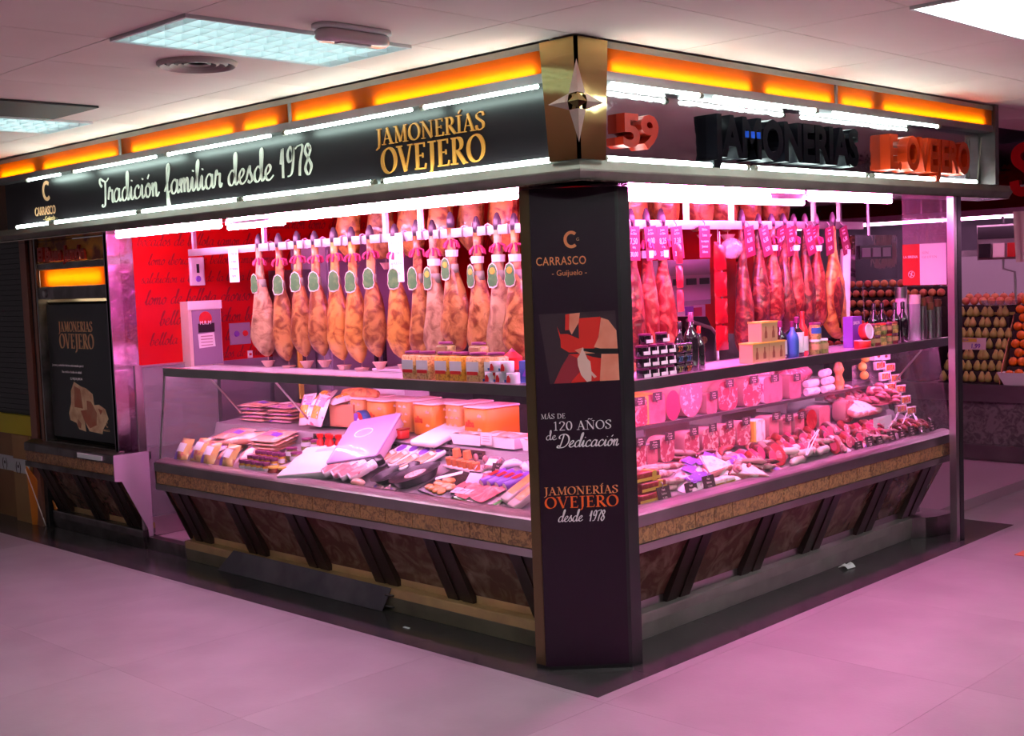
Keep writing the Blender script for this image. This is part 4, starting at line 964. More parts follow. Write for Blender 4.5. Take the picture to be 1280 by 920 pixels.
# steel cooling cabinet on the side wall behind the slim hams
t = thing('cooling_cabinet', 'violet grey steel cooling cabinet against the red wall behind hams', 'cabinet', (-3.98, 2.05, .07)); O = (-3.98, 2.05, .07)
B().box(-4.19, -3.78, 1.62, 2.48, .071, 1.98).build('cabinet_body', mat('cabinet_steel', (.42, .32, .46), .35, .3, bump=(6, .1)), t, org=O)
B().box(-3.779, -3.765, 1.63, 2.04, .10, 1.93).build('cabinet_door', bpy.data.materials['cabinet_steel'], t, org=O); B().box(-3.779, -3.765, 2.06, 2.47, .10, 1.93).build('cabinet_door', bpy.data.materials['cabinet_steel'], t, org=O)
for y in (2.01, 2.09): B().box(-3.764, -3.74, y-.01, y+.01, .9, 1.3).build('handle', 'blackpl', t, org=O)
t = thing('wall_shelf_unit', 'brown steel wall unit with yellow edge behind the second ham', 'shelf', (-4.05, 1.50, .07)); O = (-4.05, 1.5, .07)
B().box(-4.19, -3.90, 1.42, 1.58, .071, 1.80).build('unit_side', 'steel_dk', t, org=O); B().box(-3.899, -3.88, 1.425, 1.455, .9, 1.80).build('yellow_edge', 'yellowch', t, org=O)
# ================================================================= SHELF GOODS
GM = {'glass': glassmat('jar_glass', (.97, .95, .97), 1.0, .03)}
def jar_kind(name, h, r, body, lid, label=None, square=False, lidh=.012, cat='jar', lz=(.35, .7)):
    t = new(name, cat)
    if square: B().rbox(-r, r, -r*.8, r*.8, 0, h-lidh-.006, r*.3).build('jar_body', body, t, smooth=True)
    else: B().lathe([(r*.9, 0), (r, .006), (r, h-lidh-.018), (r*.85, h-lidh-.006), (r*.85, h-lidh)], 12).build('jar_body', body, t, smooth=True)
    rl = r*.92
    B().lathe([(rl, h-lidh), (rl, h-.002), (rl*.94, h), (.0001, h)], 12, sx=1, sy=.82 if square else 1).build('lid', lid, t, smooth=True)
    if label:
        z0, z1 = h*lz[0], h*lz[1]
        if square:
            B().box(-r*.82, r*.82, -r*.8-.0015, -r*.8-.0002, z0, z1).build('label', label, t)
        else:
            n = 8; vs = []; fs = []
            for i in range(n+1):
                a = PI + PI*i/n
                for z in (z0, z1): vs.append((math.cos(a)*(r+.001), math.sin(a)*(r+.001), z))
            fs = [(2*i, 2*i+2, 2*i+3, 2*i+1) for i in range(n)]
            B().add(vs, fs).build('label', label, t, smooth='all')
    return Kind(t)
kj = {'c': jar_kind('bean_jar', .140, .050, 'chick', 'purplelid', 'jarlabel', True), 'y': jar_kind('bean_jar', .140, .050, 'corn', 'purplelid', 'jarlabel', True),
      'p': jar_kind('bean_jar', .138, .048, 'chick', 'cardboard', 'jarlabel', True)}
TZ = 1.210
def redflash(k):
    b = B().box(-.036, .036, -.0425, -.0418, .036, .052); b.build('red_flash', 'rlab', k.root)
for k in kj.values(): redflash(k)
for s, k, d, lab in [(1.425, 'c', .34, 'square jar of chickpeas at the left end of the shelf'), (1.318, 'c', .34, 'square jar of chickpeas, second from the left on shelf'), (1.185, 'y', .34, 'square jar of yellow beans, left one of the pair'), (1.080, 'y', .34, 'square jar of yellow beans, right one of the pair'),
                     (.965, 'c', .34, 'square jar of chickpeas left of the tomato cans'), (.865, 'c', .36, 'square jar of chickpeas behind the tomato cans')]:
    kj[k].at('L', s, d, TZ, lab)
kt = jar_kind('bean_jar', .098, .046, 'beans', 'purplelid', 'jarlabel', True, lz=(.1, .55)); kt2 = jar_kind('olive_jar', .085, .042, 'olive', 'purplelid', 'beigebox', True, lz=(.3, .7))
for s, n in ((1.250, 'left'), (1.020, 'right')):
    kt.at('L', s, .40, TZ, 'dark red bean jar between the chickpea jars, %s one' % n); kt2.at('L', s, .40, TZ+.0985, 'small olive jar standing on the %s dark bean jar' % n)
kc = new('tomato_can', 'can'); B().lathe([(.030, 0), (.032, .003), (.032, .048), (.030, .051)], 14).build('can_body', 'jarlabel', kc, smooth=True)
B().prism([(-.012, -.0335, .008), (.012, -.0335, .008), (.014, -.0335, .025), (.004, -.0335, .042), (-.006, -.0335, .038)], (0, -.001, 0)).build('tomato_print', 'rlab', kc); B().box(-.028, -.016, -.031, -.0295, .008, .02).build('blue_print', 'blab', kc)
kc = Kind(kc)
for i, (s, z, lab) in enumerate([(.875, 0, 'tomato can, leftmost of the bottom row beside the pillar'), (.805, 0, 'tomato can, middle of the bottom row beside the pillar'), (.735, 0, 'tomato can, rightmost of the bottom row beside the pillar'), (.840, .0515, 'tomato can on top of the row, left one'), (.770, .0515, 'tomato can on top of the row, right one')]):
    kc.at('L', s, .335, TZ+z, lab)
cl = new('carton', 'box'); B().box(-.05, .05, -.03, .03, 0, .10).build('carton_body', 'blab', cl); B().prism([(-.03, -.0305, .03), (.03, -.0305, .03), (0, -.0305, .08)], (0, -.001, 0)).build('violet_star_print', 'viol', cl)
Kind(cl).at('L', .700, .42, TZ, 'blue carton with violet print beside the corner pillar')
ct = new('cheese_tub', 'tub'); B().lathe([(.045, 0), (.05, .05), (.05, .055), (.0001, .095)], 12).build('tub_body', 'rlab', ct, smooth=True); B().lathe([(.02, .08), (.0001, .1)], 10).build('tub_tip', 'cardpink', ct)
Kind(ct).at('L', .86, .46, TZ+.055, 'red conical tub behind the tomato cans')
st3 = new('upturned_tub', 'tub'); B().lathe([(.05, 0), (.05, .055), (.0001, .055)], 12).build('tub_body', 'beans', st3); Kind(st3).at('L', .86, .46, TZ, 'dark tub carrying the red conical tub')

# right shelf: black jars with white hook-shaped labels
kb = new('black_jar', 'jar'); B().lathe([(.026, 0), (.028, .004), (.028, .042), (.026, .047)], 12).build('jar_body', 'winegl', kb, smooth=True)
B().lathe([(.029, .040), (.029, .049), (.0001, .050)], 12).build('lid', 'purplelid', kb, smooth=True)
B().box(-.024, .024, -.031, -.029, .006, .022).build('white_label', 'paper', kb); B().box(.012, .020, -.0315, -.0295, .018, .040).build('white_label_tab', 'paper', kb)
kb = Kind(kb)
for c in range(4):
    for l in range(3):
        kb.at('R', .765 + .064*c, .33, 1.209 + .0515*l, 'black jar with white label, %s column from pillar, %s layer up' % (ORD[c], ORD[l]))
for c, (s, lab) in enumerate([(.80, 'black jar on top of stack, nearest the pillar'), (.925, 'black jar on top of stack, farther from the pillar')]): kb.at('R', s, .34, 1.209+.0515*3, lab)
kn = []
for m in (mat('green_on_black', (.12, .18, .03), .4), mat('blue_on_black', (.03, .10, .20), .4), mat('orange_on_black', (.35, .09, .02), .4)):
    t = new('numbered_tin', 'tin'); B().rbox(-.030, .030, -.024, .024, 0, .047, .008).build('tin_body', 'winegl', t, smooth=True)
    b = B(); text(b, '27', .026, Matrix.Translation((-.022, -.0245, .010)) @ Matrix.Rotation(PI/2, 4, 'X'), .001, bold=.02); b.build('number_print', m, t); kn.append(Kind(t))
for c in range(2):
    for l in range(3): kn[(c*2+l*1+c*l) % 3].at('R', 1.030 + .066*c, .33, 1.209 + .0485*l, 'black tin numbered 27, %s column, %s layer up' % (('left', 'right')[c], ORD[l]))
def bottle_kind(h, r, glass, cap, label, name='wine_bottle', lw=.45):
    t = new(name, 'bottle')
    B().lathe([(r*.8, 0), (r, .006), (r, h*.56), (r*.85, h*.64), (r*.38, h*.74), (r*.34, h*.90)], 14).build('bottle_glass', glass, t, smooth='all')
    B().lathe([(r*.38, h*.84), (r*.38, h*.99), (r*.3, h), (.0001, h)], 10).build('capsule', cap, t, smooth=True)
    if label:
        n = 8; vs = []
        for i in range(n+1):
            a = PI + PI*i/n
            for z in (h*.12, h*lw): vs.append((math.cos(a)*(r+.001), math.sin(a)*(r+.001), z))
        B().add(vs, [(2*i, 2*i+2, 2*i+3, 2*i+1) for i in range(n)]).build('label', label, t, smooth='all')
    return Kind(t)
wb = bottle_kind(.285, .036, 'winegl', 'purplelid', None)
wb.at('R', 1.165, .345, 1.209, 'tall dark wine bottle beside the numbered tins')
wb.at('R', .760, .45, 1.209, 'dark wine bottle behind the black jars, half hidden by pillar')
bottle_kind(.215, .028, 'winegl', 'rlab', None).at('R', 1.235, .35, 1.209, 'short dark bottle with red cap right of the tall wine bottle')
bottle_kind(.24, .028, 'winegl', 'blackpl', None).at('R', 1.19, .43, 1.209, 'slim dark bottle behind the tall wine bottle')
bottle_kind(.20, .034, 'winegl', 'purplelid', 'jarlabel', lw=.5).at('R', 1.975, .36, 1.209, 'dark wine bottle with pale label beside the beige cartons')
bottle_kind(.195, .032, 'blab', 'purplelid', 'blab', lw=.5).at('R', 2.045, .33, 1.209, 'wine bottle with blue label')
bottle_kind(.215, .036, 'winegl', 'purplelid', 'paper', lw=.62).at('R', 2.115, .345, 1.209, 'wine bottle with a big white label')
bottle_kind(.24, .030, 'rlab', 'rlab', 'paper', lw=.45).at('R', 2.195, .36, 1.209, 'red bottle with white label right of the blue one')
dk = bottle_kind(.245, .033, 'winegl', 'blackpl', None)
dk.at('R', 3.22, .35, 1.209, 'dark bottle right of the olive jars, front left one'); dk.at('R', 3.32, .35, 1.209, 'dark bottle right of the olive jars, front right one'); dk.at('R', 3.15, .45, 1.209, 'dark bottle right of the olive jars, rear left one'); dk.at('R', 3.27, .46, 1.209, 'dark bottle right of the olive jars, rear right one')
bx = new('beige_carton', 'box'); B().box(-.075, .075, -.04, .04, 0, .095).build('carton_body', 'beigebox', bx); B().box(-.077, .077, -.042, .042, .0955, .103).build('carton_lid', 'yellowch', bx)
for x in (-.035, .035): B().prism([(x-.012, -.0405, .018), (x+.012, -.0405, .018), (x+.012, -.0405, .045), (x+.005, -.0405, .06), (x+.005, -.0405, .078), (x-.005, -.0405, .078), (x-.005, -.0405, .06), (x-.012, -.0405, .045)], (0, -.001, 0)).build('bottle_print', 'brownpr', bx)
bx = Kind(bx)
bx.at('R', 1.725, .36, 1.209, 'beige printed carton, lower left of the three'); bx.at('R', 1.880, .36, 1.209, 'beige printed carton, lower right of the three'); bx.at('R', 1.81, .36, 1.313, 'beige printed carton on top of the two others')
jg = jar_kind('preserve_jar', .085, .034, 'olive', 'white', 'beigebox')
jg.at('R', 2.27, .33, 1.209, 'olive preserve jar right of the red bottle, front left'); jg.at('R', 2.345, .33, 1.209, 'olive preserve jar right of the red bottle, front right')
jb = jar_kind('preserve_jar', .090, .034, 'chick', 'purplelid', 'blab'); jb.at('R', 2.27, .33, 1.295, 'jar with blue label standing on an olive jar'); jb.at('R', 2.40, .40, 1.209, 'jar with blue label behind the olive jars')
# blue sauce box and red tins
t = new('sauce_box', 'box'); B().box(-.055, .055, -.03, .03, 0, .18).build('box_body', 'viol', t)
b = B(); text(b, 'SALSA', .020, Matrix.Translation((-.046, -.0305, .135)) @ Matrix.Rotation(PI/2, 4, 'X'), .001); b.build('box_text', 'paper', t)
Kind(t).at('R', 2.86, .43, 1.209, 'violet blue box reading SALSA behind the red tins')
t = new('red_tin', 'tin'); B().lathe([(.046, 0), (.048, .003), (.048, .040), (.046, .043)], 18).build('tin_body', 'rlab', t, smooth=True); B().lathe([(.046, .0435), (.046, .046), (.038, .046), (.037, .0435)], 18).build('tin_rim', 'paper', t, smooth=True)
t2 = Kind(t); t2.at('R', 2.79, .33, 1.209, 'round red tin lying flat, under the upright one'); t2.at('R', 2.80, .335, 1.301, 'round red tin standing on edge, white rim facing out', rx=math.radians(82))
j3 = [jar_kind('preserve_jar', .066, .034, m, l, lb) for m, l, lb in (('olive', 'rlab', 'beigebox'), ('beans', 'purplelid', 'beigebox'), ('chick', 'brownpr', 'olive'))]
for c in range(5):
    for l in range(2): j3[(c+l) % 3].at('R', 2.885 + .071*c - (.0 if c < 4 else 0), .34, 1.209+.067*l, 'preserve jar, %s from the red tins, %s layer' % (ORD[c], ('lower', 'upper')[l]))
def tin_kind(h, r, body, cap):
    t = new('tall_tin', 'tin'); B().lathe([(r, 0), (r, h*.8)], 14).build('tin_body', body, t, smooth=True); B().lathe([(r*1.03, h*.8), (r*1.03, h), (.0001, h)], 14).build('tin_cap', cap, t, smooth=True); return Kind(t)
tin_kind(.33, .036, 'mauvepl', 'steel').at('R', 3.44, .42, 1.209, 'tall tube tin with silver cap, left one behind dark bottles')
tin_kind(.28, .040, 'greypl', 'cardtext').at('R', 3.53, .38, 1.209, 'tall tube tin with pink cap, right of silver capped one')
tb = tin_kind(.26, .022, 'steel', 'brownpr')
for i in range(6): tb.at('R', 3.60 + .052*i, .36 + .03*(i % 2), 1.209, 'slim metallic tube by the shelf end, %s from the left' % nth(i), scale=(1, 1, 1 - .07*(i % 3)))

# ================================================================= BEHIND THE RIGHT COUNTER
# scale display on its pole
O = P('R', 2.74, 1.5, .07)
t = thing('hanging_scale', 'grey weighing scale display with three dark windows behind the rail', 'scale', O)
b = B(); sbox(b, 'R', 2.50, 2.97, 1.50, 1.62, 1.47, 1.76); b.build('scale_housing', 'greypl', t, org=O)
b = B(); sbox(b, 'R', 2.52, 2.95, 1.485, 1.499, 1.50, 1.66); b.build('display_panel', 'mauvepl', t, org=O)
for k in range(3):
    b = B(); sbox(b, 'R', 2.55+.14*k, 2.65+.14*k, 1.478, 1.484, 1.60, 1.64); b.build('display_window', 'blackpl', t, org=O)
b = B(); sbox(b, 'R', 2.70, 2.80, 1.53, 1.59, .071, 1.47); b.build('scale_column', 'greypl', t, org=O)
for k, (s, z, m) in enumerate(((2.55, 1.40, 'paper'), (2.64, 1.41, 'viol'), (2.73, 1.40, 'darkpink'), (2.56, 1.34, 'film2'), (2.66, 1.34, 'viol'), (2.74, 1.34, 'paper'))):
    b = B(); sbox(b, 'R', s, s+.085, 1.46, 1.465, z, z+.055); b.build('sticker', m, t, org=O)
b = B(); sbox(b, 'R', 2.50, 2.86, 1.466, 1.48, 1.28, 1.47); b.build('sticker_board', 'mauvepl', t, org=O)
# worktop
O = P('R', 2.6, 1.3, .07)
t = thing('work_bench', 'steel work bench behind the right counter carrying the slicer', 'bench', O)
b = B(); sbox(b, 'R', 1.7, 3.35, 1.10, 1.46, 1.02, 1.05); b.build('bench_top', 'steel', t, org=O)
for s in (1.75, 3.30):
    for d in (1.14, 1.42):
        b = B(); sbox(b, 'R', s-.02, s+.02, d-.02, d+.02, .071, 1.02); b.build('leg', 'steel', t, org=O)
# slicer
O = P('R', 2.45, 1.25, 1.051)
t = thing('meat_slicer', 'black meat slicer with a chrome guard loop behind the jars', 'slicer', O)
b = B(); ext(b, 'R', [(1.16, 1.052), (1.40, 1.052), (1.40, 1.12), (1.16, 1.12)], 2.20, 2.62); b.build('slicer_base', 'mauvepl', t, org=O)
b = B(); pr = [(2.26, 1.14), (2.56, 1.14), (2.58, 1.30), (2.50, 1.41), (2.30, 1.42), (2.27, 1.36), (2.32, 1.30), (2.24, 1.22)]
b.prism([P('R', s, 1.20, z) for s, z in pr], Vector(P('R', 0, .14, 0))); b.build('slicer_head', 'blackpl', t, org=O)
b = B().tube([P('R', 2.26, 1.17, 1.40), P('R', 2.50, 1.17, 1.34), P('R', 2.55, 1.17, 1.30), P('R', 2.56, 1.17, 1.12), P('R', 2.53, 1.17, 1.09), P('R', 2.22, 1.17, 1.09)], .011, 8); b.build('guard_loop', 'steel', t, org=O)
b = B(); b.prism([P('R', 2.46+.035*math.cos(a*PI/8), 1.198, 1.27+.022*math.sin(a*PI/8)) for a in range(16)], Vector(P('R', 0, -.002, 0))); b.build('oval_badge', 'olive', t, org=O)
b = B(); b.prism([P('R', 2.46+.018*math.cos(a*PI/6), 1.198, 1.215+.018*math.sin(a*PI/6)) for a in range(12)], Vector(P('R', 0, -.002, 0))); b.build('round_badge', 'cardpink', t, org=O)
t = thing('cardboard_box', 'salmon cardboard box on the bench left of the slicer', 'box', P('R', 2.02, 1.3, 1.051)); b = B(); sbox(b, 'R', 1.86, 2.22, 1.20, 1.42, 1.052, 1.40); b.build('box_body', 'cardboard', t, org=P('R', 2.02, 1.3, 1.051))
b = B(); sbox(b, 'R', 1.86, 2.22, 1.19, 1.199, 1.34, 1.40); b.build('box_flap', 'cardboard', t, org=P('R', 2.02, 1.3, 1.051))
# second hanging scale (chrome) toward the fruit stall
O = P('R', 4.05, .92, 1.9)
t = thing('chrome_scale', 'chrome hanging scale with three windows at right of the hams', 'scale', O)
b = B(); sbox(b, 'R', 3.76, 4.34, .90, 1.02, 1.58, 1.88); b.build('scale_housing', 'mirror', t, org=O)
b = B(); sbox(b, 'R', 3.80, 4.24, .885, .899, 1.72, 1.81); b.build('display_window', 'blackpl', t, org=O)
for k in range(3):
    b = B(); sbox(b, 'R', 3.82+.14*k, 3.93+.14*k, .880, .884, 1.735, 1.795); b.build('display_digit_pane', 'greypl', t, org=O)
b = B().tube([P('R', 4.05, .96, 1.88), P('R', 4.05, .96, 2.59)], .012, 6); b.build('scale_rod', 'steel', t, org=O)
b = B().lathe([(.01, 0), (.12, .01), (.15, .05), (.155, .05), (.12, .0), (.01, -.01)], 16, P('R', 3.85, .96, 1.22)); b.tube([P('R', 3.72, .96, 1.27), P('R', 3.74, .96, 1.58)], .004, 5); b.tube([P('R', 3.98, .96, 1.27), P('R', 3.96, .96, 1.58)], .004, 5); b.build('scale_pan', 'clearpl', t, org=O)

# poster pane at the right end
O = (-.32, 3.55, 1.54)
t = thing('glass_screen', 'hanging glass screen at the right end with a red and white gluten free poster', 'screen', O)
B().box(-.46, -.12, 3.549, 3.5495, 1.545, 2.10).build('glass_pane', 'pinkglass', t, org=O)
B().box(-.458, -.345, 3.542, 3.546, 1.548, 1.80).build('red_poster_half', 'rlab', t, org=O)
B().box(-.345, -.175, 3.542, 3.546, 1.548, 1.80).build('white_poster_half', 'paper', t, org=O)
b = B(); text(b, 'LA SIRENA', .016, face_mx('L', .452, 3.5415, 1.715), .001, xs=.92, bold=.02)
stroke(b, arc(-.400, 1.615, .020, .020, 0, 360, 16), face_mx('L', 0, 3.5415, 0), .003, depth=.001); stroke(b, [(-.418, 1.628), (-.385, 1.602)], face_mx('L', 0, 3.5415, 0), .003, depth=.001); stroke(b, [(-.405, 1.60), (-.395, 1.63)], face_mx('L', 0, 3.5415, 0), .005, depth=.001)
b.build('white_print', 'paper', t, org=O)
b = B(); fit_s(roman, roman_w, b, 'SIN', .013, .045, face_mx('L', .330, 3.5415, 1.738), depth=.001)
ROM['L'] = (.62, [([(.20,0),(.20,1)], .145), ([(.08,.975),(.32,.975)], .05), ([(.08,.025),(.56,.025)], .05)]); ROM['U'] = (.8, [(smoothp([(.18,1),(.18,.3),(.42,.02),(.64,.3),(.64,1)]), None)]); ROM['T'] = (.7, [([(.35,0),(.35,1)], .145), ([(.05,.975),(.65,.975)], .05)])
fit_s(roman, roman_w, b, 'GLUTEN', .013, .098, face_mx('L', .330, 3.5415, 1.712), depth=.001); b.build('grey_print', 'cardtext2', t, org=O)
t = thing('hanging_cloth', 'pink cloth hanging just beyond the corner post on the right', 'cloth', (-.40, 5.2, 1.75)); b = B()
b.grid(8, 8, lambda u, v: (-.45+.18*u+.02*v, 5.2+.02*math.sin(u*14), 2.02-.36*v)); b.build('cloth_sheet', 'cardtext', t, org=(-.40, 5.2, 1.75), smooth='all')
# ================================================================= GOODS IN THE LEFT COUNTER
def pillow_kind(name, cat, w, l, th, m, lab=None, labm='paper', print_=None, nx=7, ny=8):
    """flat sealed pack lying on its back: x width, y length, z up"""
    t = new(name, cat)
    def top(u, v):
        e = (math.sin(PI*u)**.5)*(math.sin(PI*v)**.5) if 0 < u < 1 and 0 < v < 1 else 0
        return ((u-.5)*w, (v-.5)*l, .003 + th*e*(1+.12*math.sin(9*u+5*v)))
    b = B().grid(nx, ny, top).grid(nx, ny, lambda u, v: ((u-.5)*w, (v-.5)*l, .0025-.0))
    b.build('pack_film', m, t, smooth='all')
    if lab:
        lx0, lx1, ly0, ly1 = lab
        B().grid(3, 3, lambda u, v: (lambda p: (p[0], p[1], p[2]+.0022))(top(.5+(lx0+(lx1-lx0)*u), .5+(ly0+(ly1-ly0)*v)))).build('pack_label', labm, t, smooth='all')
    if print_:
        B().grid(3, 3, lambda u, v: (lambda p: (p[0], p[1], p[2]+.0016))(top(print_[0]+(print_[1]-print_[0])*u, print_[2]+(print_[3]-print_[2])*v))).build('pack_print', print_[4], t, smooth='all')
    return Kind(t)
def tiltput(k, side, s, d, z, lab, rz=0, tilt=0, roll=0, scale=None):
    """tilt raises the inner side"""
    m = Matrix.Rotation(BASE[side], 3, 'Z') @ Matrix.Rotation(math.radians(tilt), 3, 'X') @ Matrix.Rotation(math.radians(roll), 3, 'Y') @ Matrix.Rotation(math.radians(rz), 3, 'Z')
    e = m.to_euler()
    if k.used: o = dup(k.root, P(side, s, d, z), label=lab, rot=e, scale=scale)
    else:
        k.used = True; o = k.root; o.location = P(side, s, d, z); o.rotation_euler = e; o['label'] = lab
        if scale: o.scale = scale
    return o
bagk = pillow_kind('snack_bag', 'snack bag', .135, .16, .035, 'film3', (-.3, .3, -.1, .25), 'paper', (.1, .4, .1, .5, 'viol'))
bagk2 = pillow_kind('snack_bag', 'snack bag', .13, .18, .03, 'film2', (-.2, .25, -.3, .0), 'paper', (.55, .9, .55, .85, 'viol'))
for i, (s, d, up, lab) in enumerate([(3.50, .27, 62, 'snack bag standing at the front left corner of the left counter'), (3.20, .27, 60, 'snack bag standing at the front, second from the left end'), (3.00, .27, 60, 'snack bag standing at the front, beside the small lidded jars'), (3.36, .30, 58, 'crinkled bag standing between the first two front bags')]):
    tiltput(bagk, 'L', s, d, zdeck(d)+.058, lab, tilt=up, rz=5*math.sin(i*3))
for i, (s, d, rz, lab) in enumerate([(3.52, .40, 30, 'salmon snack bag lying behind the front left corner bag'), (3.35, .42, -20, 'salmon snack bag lying behind the second front bag'), (3.45, .53, 10, 'salmon snack bag with violet print near the glass end'), (3.18, .40, 25, 'salmon snack bag lying behind the front row, third from left'), (3.27, .55, -15, 'salmon snack bag at the foot of the flat loaf stack'), (2.98, .40, 40, 'salmon snack bag left of the small lidded jars')]):
    tiltput(bagk2, 'L', s, d, zdeck(d)+.012, lab, rz=rz, tilt=20)
lb = new('long_bread_bag', 'bread bag')
B().tube([(-.16, .02, .03), (-.08, .0, .035), (.02, 0, .035), (.12, .01, .03), (.17, .02, .025)], [.012, .042, .050, .045, .015], 10, .6).build('bag_body', 'film2', lb, smooth='all')
B().prism([(.13, -.03, .032), (.19, -.045, .04), (.19, .045, .04), (.13, .04, .032)], (0, 0, .004)).build('bag_neck', 'cardtext', lb)
tiltput(Kind(lb), 'L', 3.13, .46, zdeck(.46)+.03, 'long salmon bread bag lying across the middle of the left end', rz=38, tilt=15)
loaf = pillow_kind('flat_loaf_pack', 'bread pack', .26, .18, .018, 'film2', (-.3, .1, -.2, .2), 'film', (.6, .85, .3, .6, 'viol'))
loafp = pillow_kind('flat_loaf_pack', 'bread pack', .24, .18, .018, 'film', (-.2, .2, -.2, .2), 'cardtext', (.2, .4, .4, .7, 'viol'))
for st, (s, d, n, nm) in enumerate([(3.33, .52, 3, 'left stack near the glass end'), (2.90, .50, 4, 'middle stack left of the cardboard box')]):
    for k in range(n): tiltput(loaf, 'L', s+.01*math.sin(k*5+st), d, zdeck(d)+.012+.021*k, 'flat bread pack in the %s, %s from the bottom' % (nm, ORD[k]), tilt=14, rz=3*math.sin(k*7))
for st, (s, d, n, nm) in enumerate([(3.42, .78, 5, 'back stack at the glass end'), (3.15, .80, 5, 'second back stack'), (2.86, .86, 6, 'back stack behind the bagged snacks')]):
    for k in range(n): tiltput((loaf, loafp)[(k+st) % 2], 'L', s+.012*math.sin(k*5+st), d, zdeck(d)+.004+.022*k, 'flat bread pack in the %s, %s from the bottom' % (nm, ORD[k]), tilt=3, rz=4*math.sin(k*7+st))
lidj = jar_kind('lidded_jar', .062, .026, 'corn', 'purplelid', 'jarlabel', lidh=.018, lz=(.1, .5))
for r in range(3):
    for c in range(5): lidj.at('L', 2.86 - .057*c, .265 + .055*r, zdeck(.265+.055*r)-.004, 'small jar with purple lid, %s row, %s from the left' % (('front', 'middle', 'rear')[r], ORD[c]))
pj = jar_kind('pate_jar', .055, .036, 'chorizo', 'yellowch', None); pj2 = jar_kind('pate_jar', .072, .036, 'olive', 'purplelid', 'jarlabel')
pj.at('L', 2.545, .255, zdeck(.255)-.004, 'red pate jar with amber lid, left one in front'); pj.at('L', 2.455, .26, zdeck(.26)-.004, 'red pate jar with amber lid, right one in front')
pj2.at('L', 2.60, .42, zdeck(.42), 'dark lidded jar behind the pate jars, leftmost'); pj2.at('L', 2.50, .38, zdeck(.38), 'dark lidded jar behind the pate jars, nearest'); pj2.at('L', 2.60, .53, zdeck(.53), 'dark lidded jar under the cardboard box, left one'); pj2.at('L', 2.50, .52, zdeck(.52), 'dark lidded jar under the cardboard box, right one')
rb = new('red_bottle', 'bottle'); B().lathe([(.020, 0), (.021, .004), (.021, .075), (.012, .09), (.012, .10)], 12).build('bottle_body', 'rlab', rb, smooth=True); B().lathe([(.019, .098), (.019, .118), (.0001, .121)], 12).build('cap', mat('bright_red_cap', (.75, .01, .01), .3), rb, smooth=True); B().box(-.013, .013, -.0225, -.020, .02, .055).build('label', 'cardtext', rb)
rb = Kind(rb)
for i in range(4): rb.at('L', 2.435 - .046*i, .50 + .022*(i % 2), zdeck(.5)+.002, 'small red sauce bottle below the cardboard box, %s from the left' % ORD[i])
# cardboard box with snacks
t = new('open_carton', 'box')
B().box(-.19, .19, -.12, .12, 0, .008).box(-.19, .19, -.12, -.115, 0, .13).box(-.19, .19, .115, .12, 0, .13).box(-.19, -.185, -.115, .115, 0, .13).box(.185, .19, -.115, .115, 0, .13).build('carton_walls', 'cardboard', t)
B().box(-.06, .0, -.1205, -.1202, .0, .128).build('carton_corner', 'dark', t)
Kind(t).at('L', 2.62, .82, .865, 'salmon open cardboard carton holding snack bags', rz=8)
sb = pillow_kind('glossy_snack_bag', 'snack bag', .12, .19, .035, 'film4', (-.3, .3, -.3, .1), 'corn', (.1, .9, .6, .9, 'film'))
for i, (s, d, z, rx_, rz, lab) in enumerate([(2.76, .665, .96, 70, 8, 'glossy white snack bag hanging over the carton front, left one'), (2.64, .665, .96, 68, -6, 'glossy white snack bag hanging over the carton front, right one'), (2.70, .74, 1.02, 20, 30, 'glossy white snack bag on top of the carton, front one'), (2.55, .78, 1.015, 12, -20, 'glossy white snack bag on top of the carton, right one')]): tiltput(sb, 'L', s, d, z, lab, tilt=rx_, roll=0, rz=rz)
br = new('seeded_bread', 'bread'); B().tube([(-.16, 0, .03), (-.12, 0, .035), (0, 0, .04), (.12, 0, .035), (.16, 0, .025)], [.01, .05, .06, .05, .01], 10, .55).build('loaf', mat('seeded_crust', (.72, .30, .10), .6, noise=(40, (.45, .14, .05), .5, .6), bump=(50, .5)), br, smooth='all')
Kind(br).at('L', 2.47, .83, 1.015, 'long seeded bread on top of the cardboard carton')
t = new('cheese_tag', 'price card'); B().box(-.04, .04, -.001, .001, -.06, .0).build('card', 'cardtext', t); b = B()
for k in range(3): b.box(-.025, .025, -.0016, -.0012, -.02-.012*k, -.016-.012*k)
b.build('card_lines', 'cardtext2', t); dgt = Kind(t); tiltput(dgt, 'L', 2.80, .655, .935, 'mauve price tag tilted on the front of the cardboard carton', roll=-40)
rt = new('round_cheese_tin', 'tin'); B().lathe([(.055, -.025), (.058, -.02), (.058, .02), (.055, .025)], 18, (0, 0, 0), Matrix.Rotation(PI/2, 3, 'X')).build('tin_rim', 'blab', rt, smooth=True)
B().lathe([(.050, .0), (.0001, .002)], 18, (0, -.0255, 0), Matrix.Rotation(PI/2, 3, 'X')).build('tin_face', 'rlab', rt); B().lathe([(.016, .0), (.0001, .002)], 12, (0, -.0285, 0), Matrix.Rotation(PI/2, 3, 'X')).build('face_centre', 'paper', rt)
B().box(-.05, -.004, -.0282, -.0275, -.02, .04).build('blue_face_half', 'viol', rt)
Kind(rt).at('L', 2.31, .71, .915, 'round red and blue tin standing beside the cardboard carton', rz=-10)
